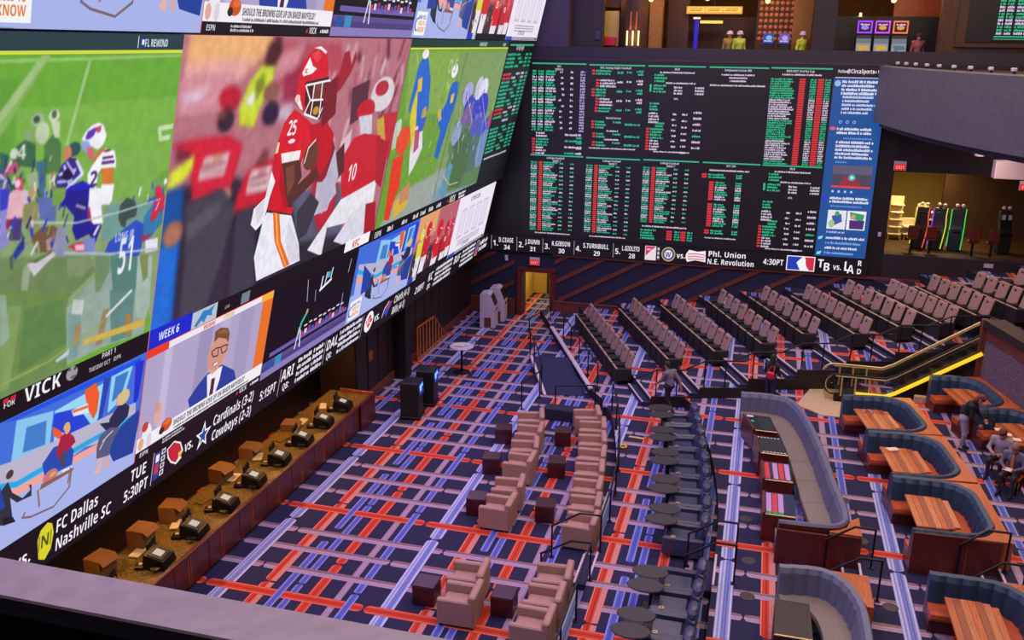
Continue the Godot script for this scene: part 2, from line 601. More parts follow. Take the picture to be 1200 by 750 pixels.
func make_materials() -> void:
	var grain := noise_tex(3, 0.35, 0.86, 1.0)
	var mottle := noise_tex(5, 0.08, 0.88, 1.0)
	var streak := noise_tex(8, 0.16, 0.68, 1.0, 1.6, 0.06)
	var stone := noise_tex(11, 0.12, 0.2, 1.0, 1.0, 1.0, 256, 5)
	var c := canvas(392, 392, 2.6)
	paint_carpet(c)
	var cm := StandardMaterial3D.new()
	cm.albedo_texture = c.tex()
	cm.roughness = 0.95
	cm.detail_enabled = true
	cm.detail_blend_mode = BaseMaterial3D.BLEND_MODE_MUL
	cm.detail_albedo = noise_tex(21, 0.5, 0.82, 1.0)
	cm.detail_uv_layer = BaseMaterial3D.DETAIL_UV_1
	M["carpet"] = cm
	mat("navy_carpet", "23264e", 0.95, 0, grain, 3.0)
	mat("riser_carpet", "14121f", 0.95)
	mat("white_strip", "c4b2bd", 0.6)
	mat("skirting", "24161a", 0.6, 0, streak, 0.5)
	mat("dark_wall", "241a26", 0.8, 0, mottle, 0.3)
	mat("plum_wall", "43384e", 0.85, 0, mottle, 0.3)
	mat("black_panel", "0d0b10", 0.5)
	mat("black_metal", "0b0a0d", 0.4, 0.3)
	mat("navy_panel", "1c1d3c", 0.85, 0, grain, 2.0)
	mat("brown_strip", "74382c", 0.5, 0, streak, 0.6)
	mat("red_wood", "66271f", 0.35, 0, streak, 0.7)
	mat("orange_wood", "c8662f", 0.38, 0, streak, 0.9)
	mat("orange_wood_pale", "d07c48", 0.36, 0, streak, 0.9)
	mat("orange_wood_deep", "a34e28", 0.4, 0, streak, 0.9)
	mat("orange_leather", "b4512c", 0.42, 0, mottle, 1.2)
	mat("clay_leather", "b0887a", 0.55, 0, mottle, 1.0)
	mat("clay_leather_dull", "a07a6e", 0.58, 0, mottle, 1.0)
	mat("table_red", "4d1d26", 0.3, 0, streak, 0.8)
	mat("blue_leather", "1f3b56", 0.45, 0, mottle, 1.3)
	mat("grey_leather", "62667e", 0.45, 0, mottle, 1.3)
	mat("taupe_leather", "82776f", 0.5, 0, mottle, 1.0)
	mat("navy_leather", "363d5c", 0.28, 0, mottle, 1.5)
	mat("seat_tan", "a08278", 0.75, 0, grain, 4.0)
	mat("seat_dark", "17131a", 0.7)
	mat("desk_top", "a08878", 0.5)
	mat("granite", "b08e4a", 0.35, 0, stone, 0.8)
	mat("cardboard", "7c5230", 0.85, 0, grain, 2.0)
	mat("paper", "cfc3ae", 0.8)
	mat("cabinet", "2a1c1e", 0.5, 0, streak, 0.4)
	mat("oval_top", "29272b", 0.5)
	mat("brass", "cbb67c", 0.35, 0.6)
	mat("beige_stone", "c2ab8c", 0.5, 0, mottle, 0.5)
	mat("cream_wall", "b8a05c", 0.8)
	mat("amber_wall", "8a5c28", 0.8, 0, mottle, 0.3)
	mat("umber_wall", "4a2a16", 0.7, 0, streak, 0.3)
	mat("fascia", "54515c", 0.75, 0, mottle, 0.15)
	mat("sill", "2c2632", 0.8)
	mat("ledge_cap", "a498ac", 0.55, 0, mottle, 0.6)
	mat("ledge_side", "2a1a1e", 0.6, 0, streak, 0.6)
	mat("ceiling_paint", "2c2632", 0.9)
	mat("kiosk_white", "b9aec4", 0.5)
	mat("skin", "b98068", 0.6)
	mat("hair_dark", "1c1412", 0.7)
	mat("bag_red", "b81c30", 0.5)
	var leaf := noise_tex(31, 0.22, 0.35, 1.0)
	mat("patterned_wall", "8a7488", 0.85, 0, leaf, 0.45)
	var g := mat("glass_dark", "20262c", 0.08)
	g.transparency = BaseMaterial3D.TRANSPARENCY_ALPHA
	g.albedo_color.a = 0.35
	glow("yellow_light", "ffd21e", 1.0)
	glow("warm_bulb", "ffe0a0", 1.6)
	glow("amber_glow", "ffb03a", 0.9)
	glow("cup_light", "ffd8a0", 1.3)
	glow("screen_grey", "c8c2b4", 0.9)
	glow("screen_blue", "2a7cff", 0.9)
	glow("exit_red", "e01c24", 0.9)
	glow("neon_green", "38d060", 1.0)
	glow("neon_yellow", "c8d850", 1.0)
	glow("neon_purple", "8a3cff", 0.9)
	glow("lamp_warm", "fff0dc", 1.0)
	glow("lamp_violet", "c8b4ff", 1.0)
	var vm := StandardMaterial3D.new()
	vm.vertex_color_use_as_albedo = true
	vm.roughness = 0.75
	M["figure"] = vm

# ---------------------------------------------------------------- floors
func bend(z: float) -> float:
	return 0.0165 * pow(maxf(0.0, -z - 20.0), 2)

func wall_line(x: float) -> float:
	return -29.96 - 0.3 * x

func far_edge(k: int, z: float) -> float:
	return -5.15 + 1.75 * (k - 1) + 0.435 * (z + 30.2)

func far_start(k: int) -> Vector2:
	var a := -5.15 + 1.75 * (k - 1)
	var x := (a + 0.1044) / 1.1305
	return Vector2(x, wall_line(x))

func tier_edge(t: int, z: float) -> float:
	return [-14.6, -3.0, -0.25, 2.85, 5.66][t] - bend(z)

func build_floors() -> void:
	var b := MB.new()
	b.prism(PackedVector2Array([Vector2(-14.6, -40.6), Vector2(-10.0, -43.5), Vector2(-8.8, -43.5), Vector2(14, -40.6), Vector2(14, 6), Vector2(-14.6, 6)]), -0.3, 0.0, Vector2(11.35, 16.2), 1.0 / TILE)
	struct("floor", b, M.carpet, "navy carpet woven with red, blue and mauve bars on the lowest floor")
	for t in range(1, 5):
		var p := PackedVector2Array()
		var z := 6.0
		while true:
			var x := tier_edge(t, z)
			if z <= wall_line(x):
				p.append(Vector2(x, wall_line(x)))
				break
			p.append(Vector2(x, z))
			z -= 0.8 if z < -19.0 else 3.0
		p.append(Vector2(14, wall_line(14)))
		p.append(Vector2(14, 6))
		b = MB.new()
		b.prism(p, TIER[t - 1] - 0.05 if t > 1 else -0.02, TIER[t], Vector2(11.35 + TIER[t], 16.2), 1.0 / TILE, false, false)
		var fl := struct("floor", b, M.carpet, ["", "carpeted first step up, under the recliners", "carpeted second step up, under the long grey couch", "carpeted third step up, under the blue booths", "carpeted fourth step up, under the booths by the escalator"][t])
		b = MB.new()
		b.prism(p, TIER[t - 1] - 0.05 if t > 1 else -0.02, TIER[t] - 0.004)
		obj("riser", b, M.riser_carpet, fl)
	for k in range(1, 13):
		var s := far_start(k)
		if k == 1:
			s = Vector2(far_edge(1, -30.2), -30.2)
		var p := PackedVector2Array([s])
		if k == 1:
			p.append(Vector2(-4.55, -29.3))
			p.append(Vector2(-4.45, wall_line(-4.45)))
		p.append(Vector2(14, wall_line(14)))
		p.append(Vector2(14, -39.6))
		p.append(Vector2(far_edge(k, -39.6), -39.6))
		b = MB.new()
		b.prism(p, STEP * (k - 1) - 0.05 if k > 1 else -0.02, STEP * k, Vector2(11.35 + STEP * k, 16.2), 1.0 / TILE, false, false)
		var fl := struct("floor", b, M.carpet, "carpeted %s terrace of the chair rows from the blue ramp" % ORD[k - 1])
		b = MB.new()
		b.prism(p, STEP * (k - 1) - 0.05 if k > 1 else -0.02, STEP * k - 0.004)
		obj("riser", b, M.riser_carpet, fl)
	# dark skirting board along the terrace ends
	for k in range(2, 13):
		var a := far_start(k)
		var e := far_start(k + 1)
		var lo: float = [0.0, 0.33, 0.33, 0.33, 0.67, 0.67, 0.98, 0.98, 0.98, 1.32, 1.32, 1.32, 1.32][k]
		var n2 := Vector2(0.29, 0.957) * 0.05
		b = MB.new()
		b.prism(PackedVector2Array([a, e, e + n2, a + n2]), lo, STEP * k + 0.08)
		struct("trim_%d" % k, b, M.skirting, "dark wooden board closing the %s terrace beside the cross aisle" % ORD[k - 1])
	# ramp with its white kerbs
	b = MB.new()
	var r0 := Vector3(-6.66, 0.0, -29.95); var r1 := Vector3(far_edge(1, -30.25) - 0.12, 0.0, -30.25)
	var r2 := Vector3(far_edge(1, -33.3) - 0.12, 0.3, -33.3); var r3 := Vector3(-7.95, 0.3, -33.0)
	for y in [0.02]:
		b.quad(r0 + Vector3(0, y, 0), r1 + Vector3(0, y, 0), r2 + Vector3(0, y, 0), r3 + Vector3(0, y, 0), Vector3.UP)
	b.quad(r3 + Vector3(0, 0.02, 0), r2 + Vector3(0, 0.02, 0), Vector3(r2.x, 0, r2.z), Vector3(r3.x, 0, r3.z), Vector3.FORWARD)
	b.quad(r0, r3 + Vector3(0, 0.02, 0), Vector3(r3.x, 0, r3.z), r0, Vector3.LEFT)
	struct("floor", b, M.navy_carpet, "plain dark blue ramp between two white kerbs")
	b = MB.new()
	b.beam(Vector3(-8.0, 0.38, -32.95), Vector3(-6.72, 0.07, -29.85), 0.1, 0.12)
	struct("trim_20", b, M.white_strip, "white kerb on the left of the blue ramp")
	b = MB.new()
	b.beam(Vector3(far_edge(1, -37.0), 0.36, -37.0), Vector3(far_edge(1, -30.2), 0.36, -30.2), 0.15, 0.06)
	struct("trim_21", b, M.white_strip, "white kerb on the right of the blue ramp")
	# short flights beside the cross aisle: one step between each pair of terraces, with white nosings
	for k in range(2, 9):
		var s := far_start(k)
		var d := Vector2(-0.399, -0.917)
		var f := s + d * 1.75
		var w := Vector2(-0.29, 0.0)
		b = MB.new()
		b.prism(PackedVector2Array([s, f, f + w, s + w]), STEP * (k - 1) - 0.02, STEP * (k - 0.5))
		var st := struct("stair_step", b, M.navy_carpet, "dark blue step with white nosings up to the %s terrace" % ORD[k - 1])
		for q in [[w, STEP * (k - 0.5)], [Vector2.ZERO, STEP * k]]:
			b = MB.new()
			var o: Vector2 = q[0]
			b.prism(PackedVector2Array([s + o, f + o, f + o + Vector2(0.05, 0), s + o + Vector2(0.05, 0)]), q[1] - 0.03, q[1] + 0.012)
			obj("nosing", b, M.white_strip, st)
	# short flights between the near tiers, at the gaps in the seating
	for t in range(1, 5):
		var zc: float = -18.9
		var x := tier_edge(t, zc)
		b = MB.new()
		b.prism(PackedVector2Array([Vector2(x - 0.34, zc - 0.65), Vector2(x, zc - 0.65), Vector2(x, zc + 0.65), Vector2(x - 0.34, zc + 0.65)]), TIER[t - 1] - 0.02, (TIER[t - 1] + TIER[t]) / 2.0)
		var st := struct("stair_step", b, M.navy_carpet, "dark blue step with white nosings up to the %s tier" % ORD[t])
		for q in [[x - 0.34, (TIER[t - 1] + TIER[t]) / 2.0], [x, TIER[t]]]:
			obj("nosing", one_box(Vector3(q[0] + 0.02, q[1], zc), Vector3(0.05, 0.03, 1.3)), M.white_strip, st)
	# stone landing before the escalator
	b = MB.new()
	b.prism(PackedVector2Array([Vector2(1.75, -29.0), Vector2(2.2, wall_line(2.2) + 0.03), Vector2(4.2, wall_line(4.2) + 0.03), Vector2(4.2, -28.3), Vector2(2.5, -28.3)]), TIER[3] - 0.02, TIER[3] + 0.03)
	struct("floor", b, M.beige_stone, "beige stone landing at the foot of the escalator")

func build_shell() -> void:
	# wall under the screen, ceiling, outer walls; all have thickness
	struct("wall_left", one_box(Vector3(-14.9, 8.5, -17), Vector3(0.6, 17.6, 48)), M.dark_wall, "dark outer wall behind the counter")
	struct("wall_right", one_box(Vector3(14.3, 8.5, -17), Vector3(0.6, 17.6, 48)), M.dark_wall, "dark outer wall on the far side of the booths")
	struct("wall_front", one_box(Vector3(0, 8.5, 6.3), Vector3(30, 17.6, 0.6)), M.dark_wall, "dark wall behind the gallery")
	struct("ceiling", one_box(Vector3(0, 17.6, -19), Vector3(30, 0.6, 52)), M.ceiling_paint, "dark painted ceiling")
	# panelled wall below the screen beyond the counter
	var w := struct("wall_left_1", one_box(Vector3(-13.2, 1.4, -33.3), Vector3(1.3, 2.8, 13.2)), M.cabinet, "dark panelled wall below the screen")
	for i in 14:
		obj("panel", one_box(Vector3(-12.53, 1.5, -27.2 - i * 0.92), Vector3(0.05, 2.3, 0.84), 0.02), M.cabinet, w)
	obj("baseboard", one_box(Vector3(-12.5, 0.16, -33.3), Vector3(0.08, 0.32, 13.2), 0.01), M.brown_strip, w)
	struct("wall_left_2", one_box(Vector3(-14.4, 1.7, -12), Vector3(0.2, 3.4, 29.4)), M.black_panel, "black wall behind the betting counter")
	struct("ceiling_soffit", one_box(Vector3(-13.5, 3.14, -19.5), Vector3(1.8, 0.14, 40)), M.black_panel, "black soffit over the betting counter")
	# gallery ledge before the camera
	var g := MB.new()
	g.box(Vector3(2.0, 10.2, -1.38), Vector3(24, 1.3, 0.11))
	var led := struct("wall_front_1", g, M.ledge_side, "parapet of the gallery")
	for i in 12:
		obj("coping", one_box(Vector3(-9.0 + i * 2.0 + 0.28, 10.885, -1.38), Vector3(1.995, 0.03, 0.125), 0.004), M.ledge_cap, led)
	struct("floor", one_box(Vector3(2.0, 9.7, 2.3), Vector3(24, 0.3, 7.3)), M.ceiling_paint, "floor of the gallery")
	# ceiling lamps: glowing panels with lights of the same size just below
	for iz in 5:
		for ix in 4:
			var x: float = [-7.5, -2.6, 2.6, 7.8][ix]
			var z := -36.0 + iz * 7.6
			var violet := ix < 1
			var l := thing("ceiling_lamp", "%s square ceiling lamp, %s row from the odds board, %s from the video wall" % ["violet" if violet else "warm white", ORD[iz], ORD[ix]], "lamp", Vector3(x, 17.25, z))
			obj("housing", one_box(Vector3(0, 0.0, 0), Vector3(1.7, 0.1, 1.7), 0.02), M.black_metal, l)
			obj("diffuser", one_box(Vector3(0, -0.06, 0), Vector3(1.5, 0.03, 1.5), 0.01), M.lamp_violet if violet else M.lamp_warm, l)
			area_light(l, Vector3(0, -0.1, 0), Vector2(1.5, 1.5), 30.0, Color.html("ac9cff") if violet else Color.html("ffe0d2"), Vector3.DOWN)

# ---------------------------------------------------------------- the big screen on the left, leaning into the room
func screen_point(u: float, y: float, out := 0.0) -> Vector3:
	return Vector3(-11.6 + 0.242 * (y - 3.7) + out * 0.972, y - out * 0.235, -u)

func screen_panel(parent: Node3D, called: String, u0: float, u1: float, y1: float, y0: float, m: Material, out := 0.0) -> void:
	var b := MB.new()
	var a := screen_point(u0, y1, out); var c := screen_point(u1, y1, out)
	var d := screen_point(u1, y0, out); var e := screen_point(u0, y0, out)
	var o := Vector3(0.972, -0.235, 0)
	b.quad(a, c, d, e, o, [Vector2(0, 0), Vector2(1, 0), Vector2(1, 1), Vector2(0, 1)])
	var back := -o * 0.03
	var q := [a, c, d, e]
	for i in 4:
		var j := (i + 1) % 4
		b.quad(q[i], q[j], q[j] + back, q[i] + back, q[i] + q[j] - a - d, [Vector2.ZERO, Vector2.ZERO, Vector2.ZERO, Vector2.ZERO])
	obj(called, b, m, parent)

func build_screens() -> void:
	var wall := thing("video_screen", "giant LED video wall leaning over the betting counter, showing football and studio broadcasts", "screen")
	# the frame and box behind
	var b := MB.new()
	var f := [screen_point(4.2, 14.75, -0.06), screen_point(39.3, 14.75, -0.06), screen_point(39.3, 2.85, -0.06), screen_point(4.2, 2.85, -0.06)]
	b.quad(f[0], f[1], f[2], f[3], Vector3(1, -0.25, 0))
	var bk := Vector3(-0.7, 0.17, 0)
	for i in 4:
		var j := (i + 1) % 4
		b.quad(f[i], f[j], f[j] + bk, f[i] + bk, f[i] + f[j] - f[0] - f[2])
	b.quad(f[0] + bk, f[1] + bk, f[2] + bk, f[3] + bk, Vector3(-1, 0.25, 0))
	obj("cabinet", b, M.black_panel, wall)
	var main := [[paint_field, 4.4, 14.25, "picture_field"], [paint_player, 14.25, 24.85, "picture_player"], [paint_catch, 24.85, 35.0, "picture_catch"]]
	for q in main:
		var c := canvas((q[2] - q[1]) * 100.0, 577, 1.0)
		q[0].call(c)
		screen_panel(wall, "screen_panel", q[1] + 0.01, q[2] - 0.015, 12.05, 6.28, shown(q[3], c, 1.0))
	var lc := canvas(415, 577, 1.2)
	paint_side_odds(lc)
	screen_panel(wall, "odds_screen_panel", 35.02, 39.15, 12.05, 6.28, shown("side_odds", lc, 1.0))
	var small := {}
	for q in [[paint_studio, 485, "studio"], [paint_anchor, 485, "anchor"], [paint_tennis, 490, "tennis"], [paint_team, 430, "team"], [paint_notice, 490, "notice"]]:
		var c := canvas(q[1], 241, 1.7)
		q[0].call(c)
		small[q[2]] = shown("picture_" + q[2], c, 1.0)
	var row := ["anchor", "studio", "anchor", "tennis", "studio", "team", "notice"]
	var lo := [4.5, 9.4, 14.25, 19.1, 24.0, 29.0, 33.3, 38.2]
	var hi := [4.9, 9.8, 14.7, 19.7, 24.7, 29.6, 34.3, 39.15]
	for i in 7:
		screen_panel(wall, "screen_panel", lo[i], lo[i + 1] - 0.02, 6.26, 3.87, small[row[i]])
		screen_panel(wall, "screen_panel", hi[i], hi[i + 1] - 0.02, 14.53, 12.09, small[row[i]])
	for i in 2:
		var u0: float = [4.5, 22.0][i]; var u1: float = [22.0, 39.3][i]
		var c := canvas((u1 - u0) * 100.0, 90, 1.15)
		c.rect("08060a", 0, 0, 1760, 90)
		if i == 0:
			paint_ticker_near(c)
		else:
			paint_ticker_far(c)
		screen_panel(wall, "ticker_screen_panel", u0, u1, 3.85, 2.95, shown("ticker_%d" % i, c, 1.0))
	# the light that the wall gives off, as large as the wall
	for i in 3:
		var u: float = [9.3, 19.5, 30.0][i]
		area_light(wall, screen_point(u, 9.0, 0.12), Vector2(10.0, 9.0), [42.0, 46.0, 42.0][i], Color.html(["a8b4ff", "e8a8e8", "a8a0ff"][i]), Vector3(0.972, -0.235, 0))

func sheet(c: Canvas, x: float, y: float, n: int, pitch: float, w: float, kind: int, s: int) -> void:
	var r := RandomNumberGenerator.new()
	r.seed = s
	for i in n:
		var green: bool = [(i / 2) % 2 == 0, (i % 4) < 2, (i / 2) % 2 == 0, (i / 9) % 2 == 0][kind]
		var col := "22b887" if green else "d4c4dc"
		var yy := y + i * pitch
		var h := pitch * 0.78
		if kind == 0:
			c.word(x + 2, yy, w * 0.08, h, col, i); c.word(x + w * 0.12, yy, w * 0.1, h, col, i + 3); c.word(x + w * 0.26, yy, w * r.randf_range(0.12, 0.2), h, col, i + 9)
			if i % 2 == 0:
				c.word(x + w * r.randf_range(0.5, 0.58), yy + 2, w * 0.05, h, "d4c4dc", i + 5); c.word(x + w * 0.72, yy + 2, w * 0.05, h, "d4c4dc", i + 2)
			c.word(x + w * 0.9, yy, w * 0.09, h, "b49ccc", i + 1)
		elif kind == 1 or kind == 2:
			c.word(x + 2, yy, w * 0.12, h, col, i); c.rect("d83038", x + w * 0.16, yy, w * 0.07, h); c.word(x + w * 0.25, yy, w * r.randf_range(0.14, 0.3), h, col, i + 4)
			if i % 2 == 0:
				c.word(x + w * 0.56, yy + 3, w * 0.07, h, col, i + 6); c.word(x + w * 0.76, yy + 3, w * 0.07, h, col, i + 8)
		else:
			c.word(x + 2, yy, w * r.randf_range(0.3, 0.42), h, col, i); c.rect("d83038", x + w * 0.48, yy, w * 0.1, h); c.word(x + w * 0.66, yy, w * 0.1, h, col, i + 1); c.rect("d83038", x + w * 0.78, yy, w * 0.1, h); c.word(x + w * 0.9, yy, w * 0.09, h, col, i + 2)

func block(c: Canvas, x: float, y: float, w: float, n: int, col: String, red := false, s := 1) -> void:
	for i in n:
		if red:
			c.rect("d83038", x - 17, y + i * 12, 13, 8)
		c.word(x, y + i * 12, w * (0.7 + 0.3 * fposmod(sin(i * 7.1 + s) * 9.7, 1.0)), 8.5, col, i + s)

func head(c: Canvas, x: float, w: float, y: float, lines: Array) -> void:
	c.rect("2fae86", x, y, w, 6)
	for i in lines.size():
		var tw: float = String(lines[i]).length() * 5.6
		c.text(lines[i], x + w / 2.0 - tw / 2.0, y + 18 + i * 12, 12, "e8e0ee", 0.85)

func paint_board(c: Canvas) -> void:
	c.rect("0c0910", 0, 0, 1265, 760)
	var xs := [43.0, 289.0, 535.0, 783.0, 1025.0]
	var w := 233.0
	var g := "22b887"; var p := "d4c4dc"
	head(c, xs[0], w, 14, ["NFL", "WEEK 6"])
	sheet(c, xs[0], 44, 22, 11.6, w, 0, 4)
	block(c, xs[0] + 22, 302, 50, 2, p, false, 3)
	block(c, xs[0] + 22, 328, 62, 3, g, true, 5); block(c, xs[0] + 22, 364, 46, 3, p, true, 6)
	for i in 4:
		c.word(xs[0] + 150, 306 + i * 26, 74, 9, p if i % 2 == 0 else g, i); c.word(xs[0] + 200, 318 + i * 22, 24, 9, g if i < 2 else p, i + 4)
	head(c, xs[1], w, 16, ["NFL Sunday Night Football"])
	var y := 38.0
	for q in [[30, 66, 2, g], [48, 76, 3, p], [30, 50, 3, g], [48, 60, 3, p], [46, 62, 2, g]]:
		block(c, xs[1] + q[0], y, q[1], q[2], q[3], true, int(y)); c.word(xs[1] + 120, y + 6, 24, 9, q[3], int(y)); c.word(xs[1] + 160, y + 4, 20, 9, q[3], 3); c.word(xs[1] + 200, y, 28, 9, q[3], 5); c.word(xs[1] + 205, y + 12, 22, 9, q[3], 7)
		y += 38.0
	c.text("World Series", xs[1] + 78, 238, 12, "e8e0ee", 0.9)
	for q in [[34, 46, 3, g, 246.0], [40, 38, 2, g, 296.0], [40, 40, 2, g, 332.0]]:
		block(c, xs[1] + q[0], q[4], q[1], q[2], q[3], true, 3); c.word(xs[1] + 110, q[4], 34, 9, g, 3); c.word(xs[1] + 160, q[4] + 8, 64, 9, g, 6)
	c.word(xs[1] + 84, 284, 50, 7, p, 2); c.word(xs[1] + 74, 320, 62, 7, p, 5); c.word(xs[1] + 10, 358, 200, 6, p, 8)
	for half in 2:
		var x: float = xs[2] if half == 0 else xs[4]
		var yo := 0.0 if half == 0 else 382.0
		head(c, x, w, 16 + yo, ["MLB"])
		c.word(x + 50, 40 + yo, 140, 7, p, 2); block(c, x + 28, 50 + yo, 52, 3, g, false, 3); c.word(x + 76, 82 + yo, 120, 7, p, 6); block(c, x + 26, 92 + yo, 52, 3, g, false, 9); c.rect(g, x + 10, 92 + yo, 8, 30)
		for i in 3:
			c.word(x + 110, 98 + i * 12 + yo, 34, 8, p, i); c.word(x + 196, 98 + i * 12 + yo, 36, 8, p, i + 3)
		c.text("NFL", x + 112, 152 + yo, 11, "e8e0ee", 0.9)
		block(c, x + 14, 164 + yo, 42, 3, g, false, 2); block(c, x + 12, 204 + yo, 46, 4, p, false, 7); block(c, x + 42, 244 + yo, 40, 2, g, false, 5); block(c, x + 22, 268 + yo, 62, 4, g, true, 4); block(c, x + 22, 316 + yo, 46, 4, p, true, 1)
		for i in 7:
			c.word(x + 112 - 4 * (i % 2), 206 + i * 22 + yo, 18, 8, p, i); c.word(x + 196, 196 + i * 24 + yo, 34, 9, g if i == 4 else p, i + 5); c.word(x + 150, 206 + i * 26 + yo, 22, 8, p, i)
		c.word(x + 40, 362 + yo, 150, 6, p, 9)
	head(c, xs[3], w, 16, ["Hollywood Casino 400"])
	c.word(xs[3] + 50, 44, 130, 7, p, 3); c.word(xs[3] + 80, 56, 72, 7, p, 4); c.word(xs[3] + 84, 68, 64, 7, p, 5); c.word(xs[3] + 6, 86, 218, 7, p, 6)
	head(c, xs[4], w, 14, ["2020-2021 Stanley Cup"])
	c.word(xs[4] + 44, 38, 150, 7, p, 3)
	sheet(c, xs[4], 56, 38, 9.0, w, 3, 8)
	for i in 2:
		head(c, xs[i], w, 398 + i * 2, ["College Football", "WEEK 7"])
		sheet(c, xs[i], 428 + i * 4, 34 - i, 9.0, w, 1, 11 + i)
		c.word(xs[i] + 26, 740, 160, 6, p, i)
	head(c, xs[2], w, 398, ["College Football", "WEEK 7"])
	sheet(c, xs[2], 430, 26, 9.2, w, 2, 17)
	c.word(xs[2] + 10, 680, 190, 7, p, 2)
	block(c, xs[2] + 4, 696, 70, 4, g, false, 2)
	for i in 4:
		c.rect("d83038", xs[2] + 116, 698 + i * 11, 24, 8); c.word(xs[2] + 150, 698 + i * 11, 22, 8, g, i); c.rect("d83038", xs[2] + 176, 698 + i * 11, 22, 8); c.word(xs[2] + 204, 698 + i * 11, 22, 8, g, i)
	head(c, xs[3], w, 398, ["UFC 254"])
	c.word(xs[3] + 30, 428, 160, 7, p, 4)
	y = 446.0
	for q in [[26, 88, 2, g], [58, 54, 8, g], [58, 56, 10, g], [52, 66, 2, g]]:
		for i in q[2]:
			var cl := g if (i / 2) % 2 == 0 else p
			c.rect("d83038", xs[3] + q[0] - 26, y, 20, 8); c.word(xs[3] + q[0], y, q[1] * (0.7 + 0.3 * fposmod(i * 0.37, 1.0)), 8, cl, i); c.word(xs[3] + 140, y, 24, 8, cl, i + 3)
			y += 10.0
		y += 12.0
	c.word(xs[3] + 30, y, 130, 6, p, 3)

func paint_side_odds(c: Canvas) -> void:
	c.rect("0c1210", 0, 0, 415, 577)
	c.rect("2fae86", 20, 10, 370, 7)
	c.text("UFC Fight Night", 120, 32, 22, "e8e0ee", 0.7)
	for i in 26:
		var y := 44 + i * 15.0
		var red := i in [5, 6, 14, 15]
		if i in [4, 17, 18]:
			continue
		var col := "d83038" if red else "22b887"
		c.word(14, y, 120, 10, col, i); c.word(150 + (i % 3) * 30, y, 60, 10, "d4c4dc" if red else "22b887", i + 2); c.word(290, y, 46, 10, "d4c4dc" if red else "22b887", i + 5); c.word(356, y, 36, 10, "22b887", i)
	c.word(160, 302, 90, 11, "d4c4dc", 3)
	c.word(20, 446, 330, 8, "d4c4dc", 5)

func paint_ticker_near(c: Canvas) -> void:
	c.text("vs.", 664, 62, 40, "f6f2fa", 0.75)
	c.poly("d8d020", [716, 30, 722, 12, 738, 4, 750, 12, 756, 34, 752, 66, 738, 82, 722, 72])
	c.line("4a4a20", 4, [728, 52, 728, 26]); c.line("4a4a20", 4, [728, 26, 742, 52]); c.line("4a4a20", 4, [742, 52, 742, 26]); c.line("6a6a20", 2, [721, 24, 721, 56]); c.line("6a6a20", 2, [749, 24, 749, 56])
	c.text("FC Dallas", 760, 40, 38, "f6f2fa", 0.68)
	c.text("Nashville SC", 762, 80, 38, "f6f2fa", 0.68)
	c.text("TUE", 968, 40, 38, "f6f2fa", 0.74)
	c.text("5:30PT", 952, 80, 38, "f6f2fa", 0.66)
	c.rect("d8d0e0", 1040, 6, 2, 78)
	c.rect("2a3c9c", 1046, 10, 18, 66); c.rect("c83048", 1048, 38, 14, 24); c.rect("ece8f2", 1049, 16, 12, 18)
	for i in 4:
		c.rect("e4e0ec", 1068, 10 + i * 17, 14, 13); c.rect("4a4456", 1071, 13 + i * 17, 8, 7)
	c.poly("f0ecf0", [1086, 18, 1110, 8, 1136, 22, 1150, 48, 1142, 58, 1148, 66, 1128, 74, 1106, 60, 1092, 42])
	c.poly("c02038", [1090, 20, 1110, 12, 1134, 26, 1144, 46, 1132, 48, 1136, 60, 1126, 68, 1108, 56, 1096, 40])
	c.poly("e8b830", [1136, 48, 1150, 50, 1142, 62, 1132, 58])
	c.text("vs.", 1154, 58, 38, "f6f2fa", 0.7)
	var st := []; var si := []
	for i in 10:
		var a := -PI / 2 + TAU * i / 10
		var r := 32.0 if i % 2 == 0 else 13.0
		st.append_array([1226 + r * cos(a), 46 + r * 1.2 * sin(a)]); si.append_array([1226 + r * 0.62 * cos(a), 46 + r * 0.75 * sin(a)])
	c.poly("f4f2f8", st)
	c.poly("24409c", si)
	c.text("Cardinals (3-2)", 1262, 40, 38, "f6f2fa", 0.68)
	c.text("Cowboys (2-3)", 1264, 80, 38, "f6f2fa", 0.7)
	c.text("5:15PT", 1474, 60, 38, "f6f2fa", 0.7)
	c.rect("d8d0e0", 1572, 6, 2, 78)
	c.text("ARI", 1580, 46, 46, "f6f2fa", 0.9)
	c.text("QB:", 1596, 78, 28, "f6f2fa", 0.8)
	for i in 4:
		c.word(1668, 8 + i * 20, 86, 13, "e8e2ee", i)
	c.text("Bulls", 20, 40, 40, "f6f2fa"); c.rect("c83048", 130, 12, 60, 60); c.text("TUE 4:00PT", 300, 60, 44, "f6f2fa", 0.9)

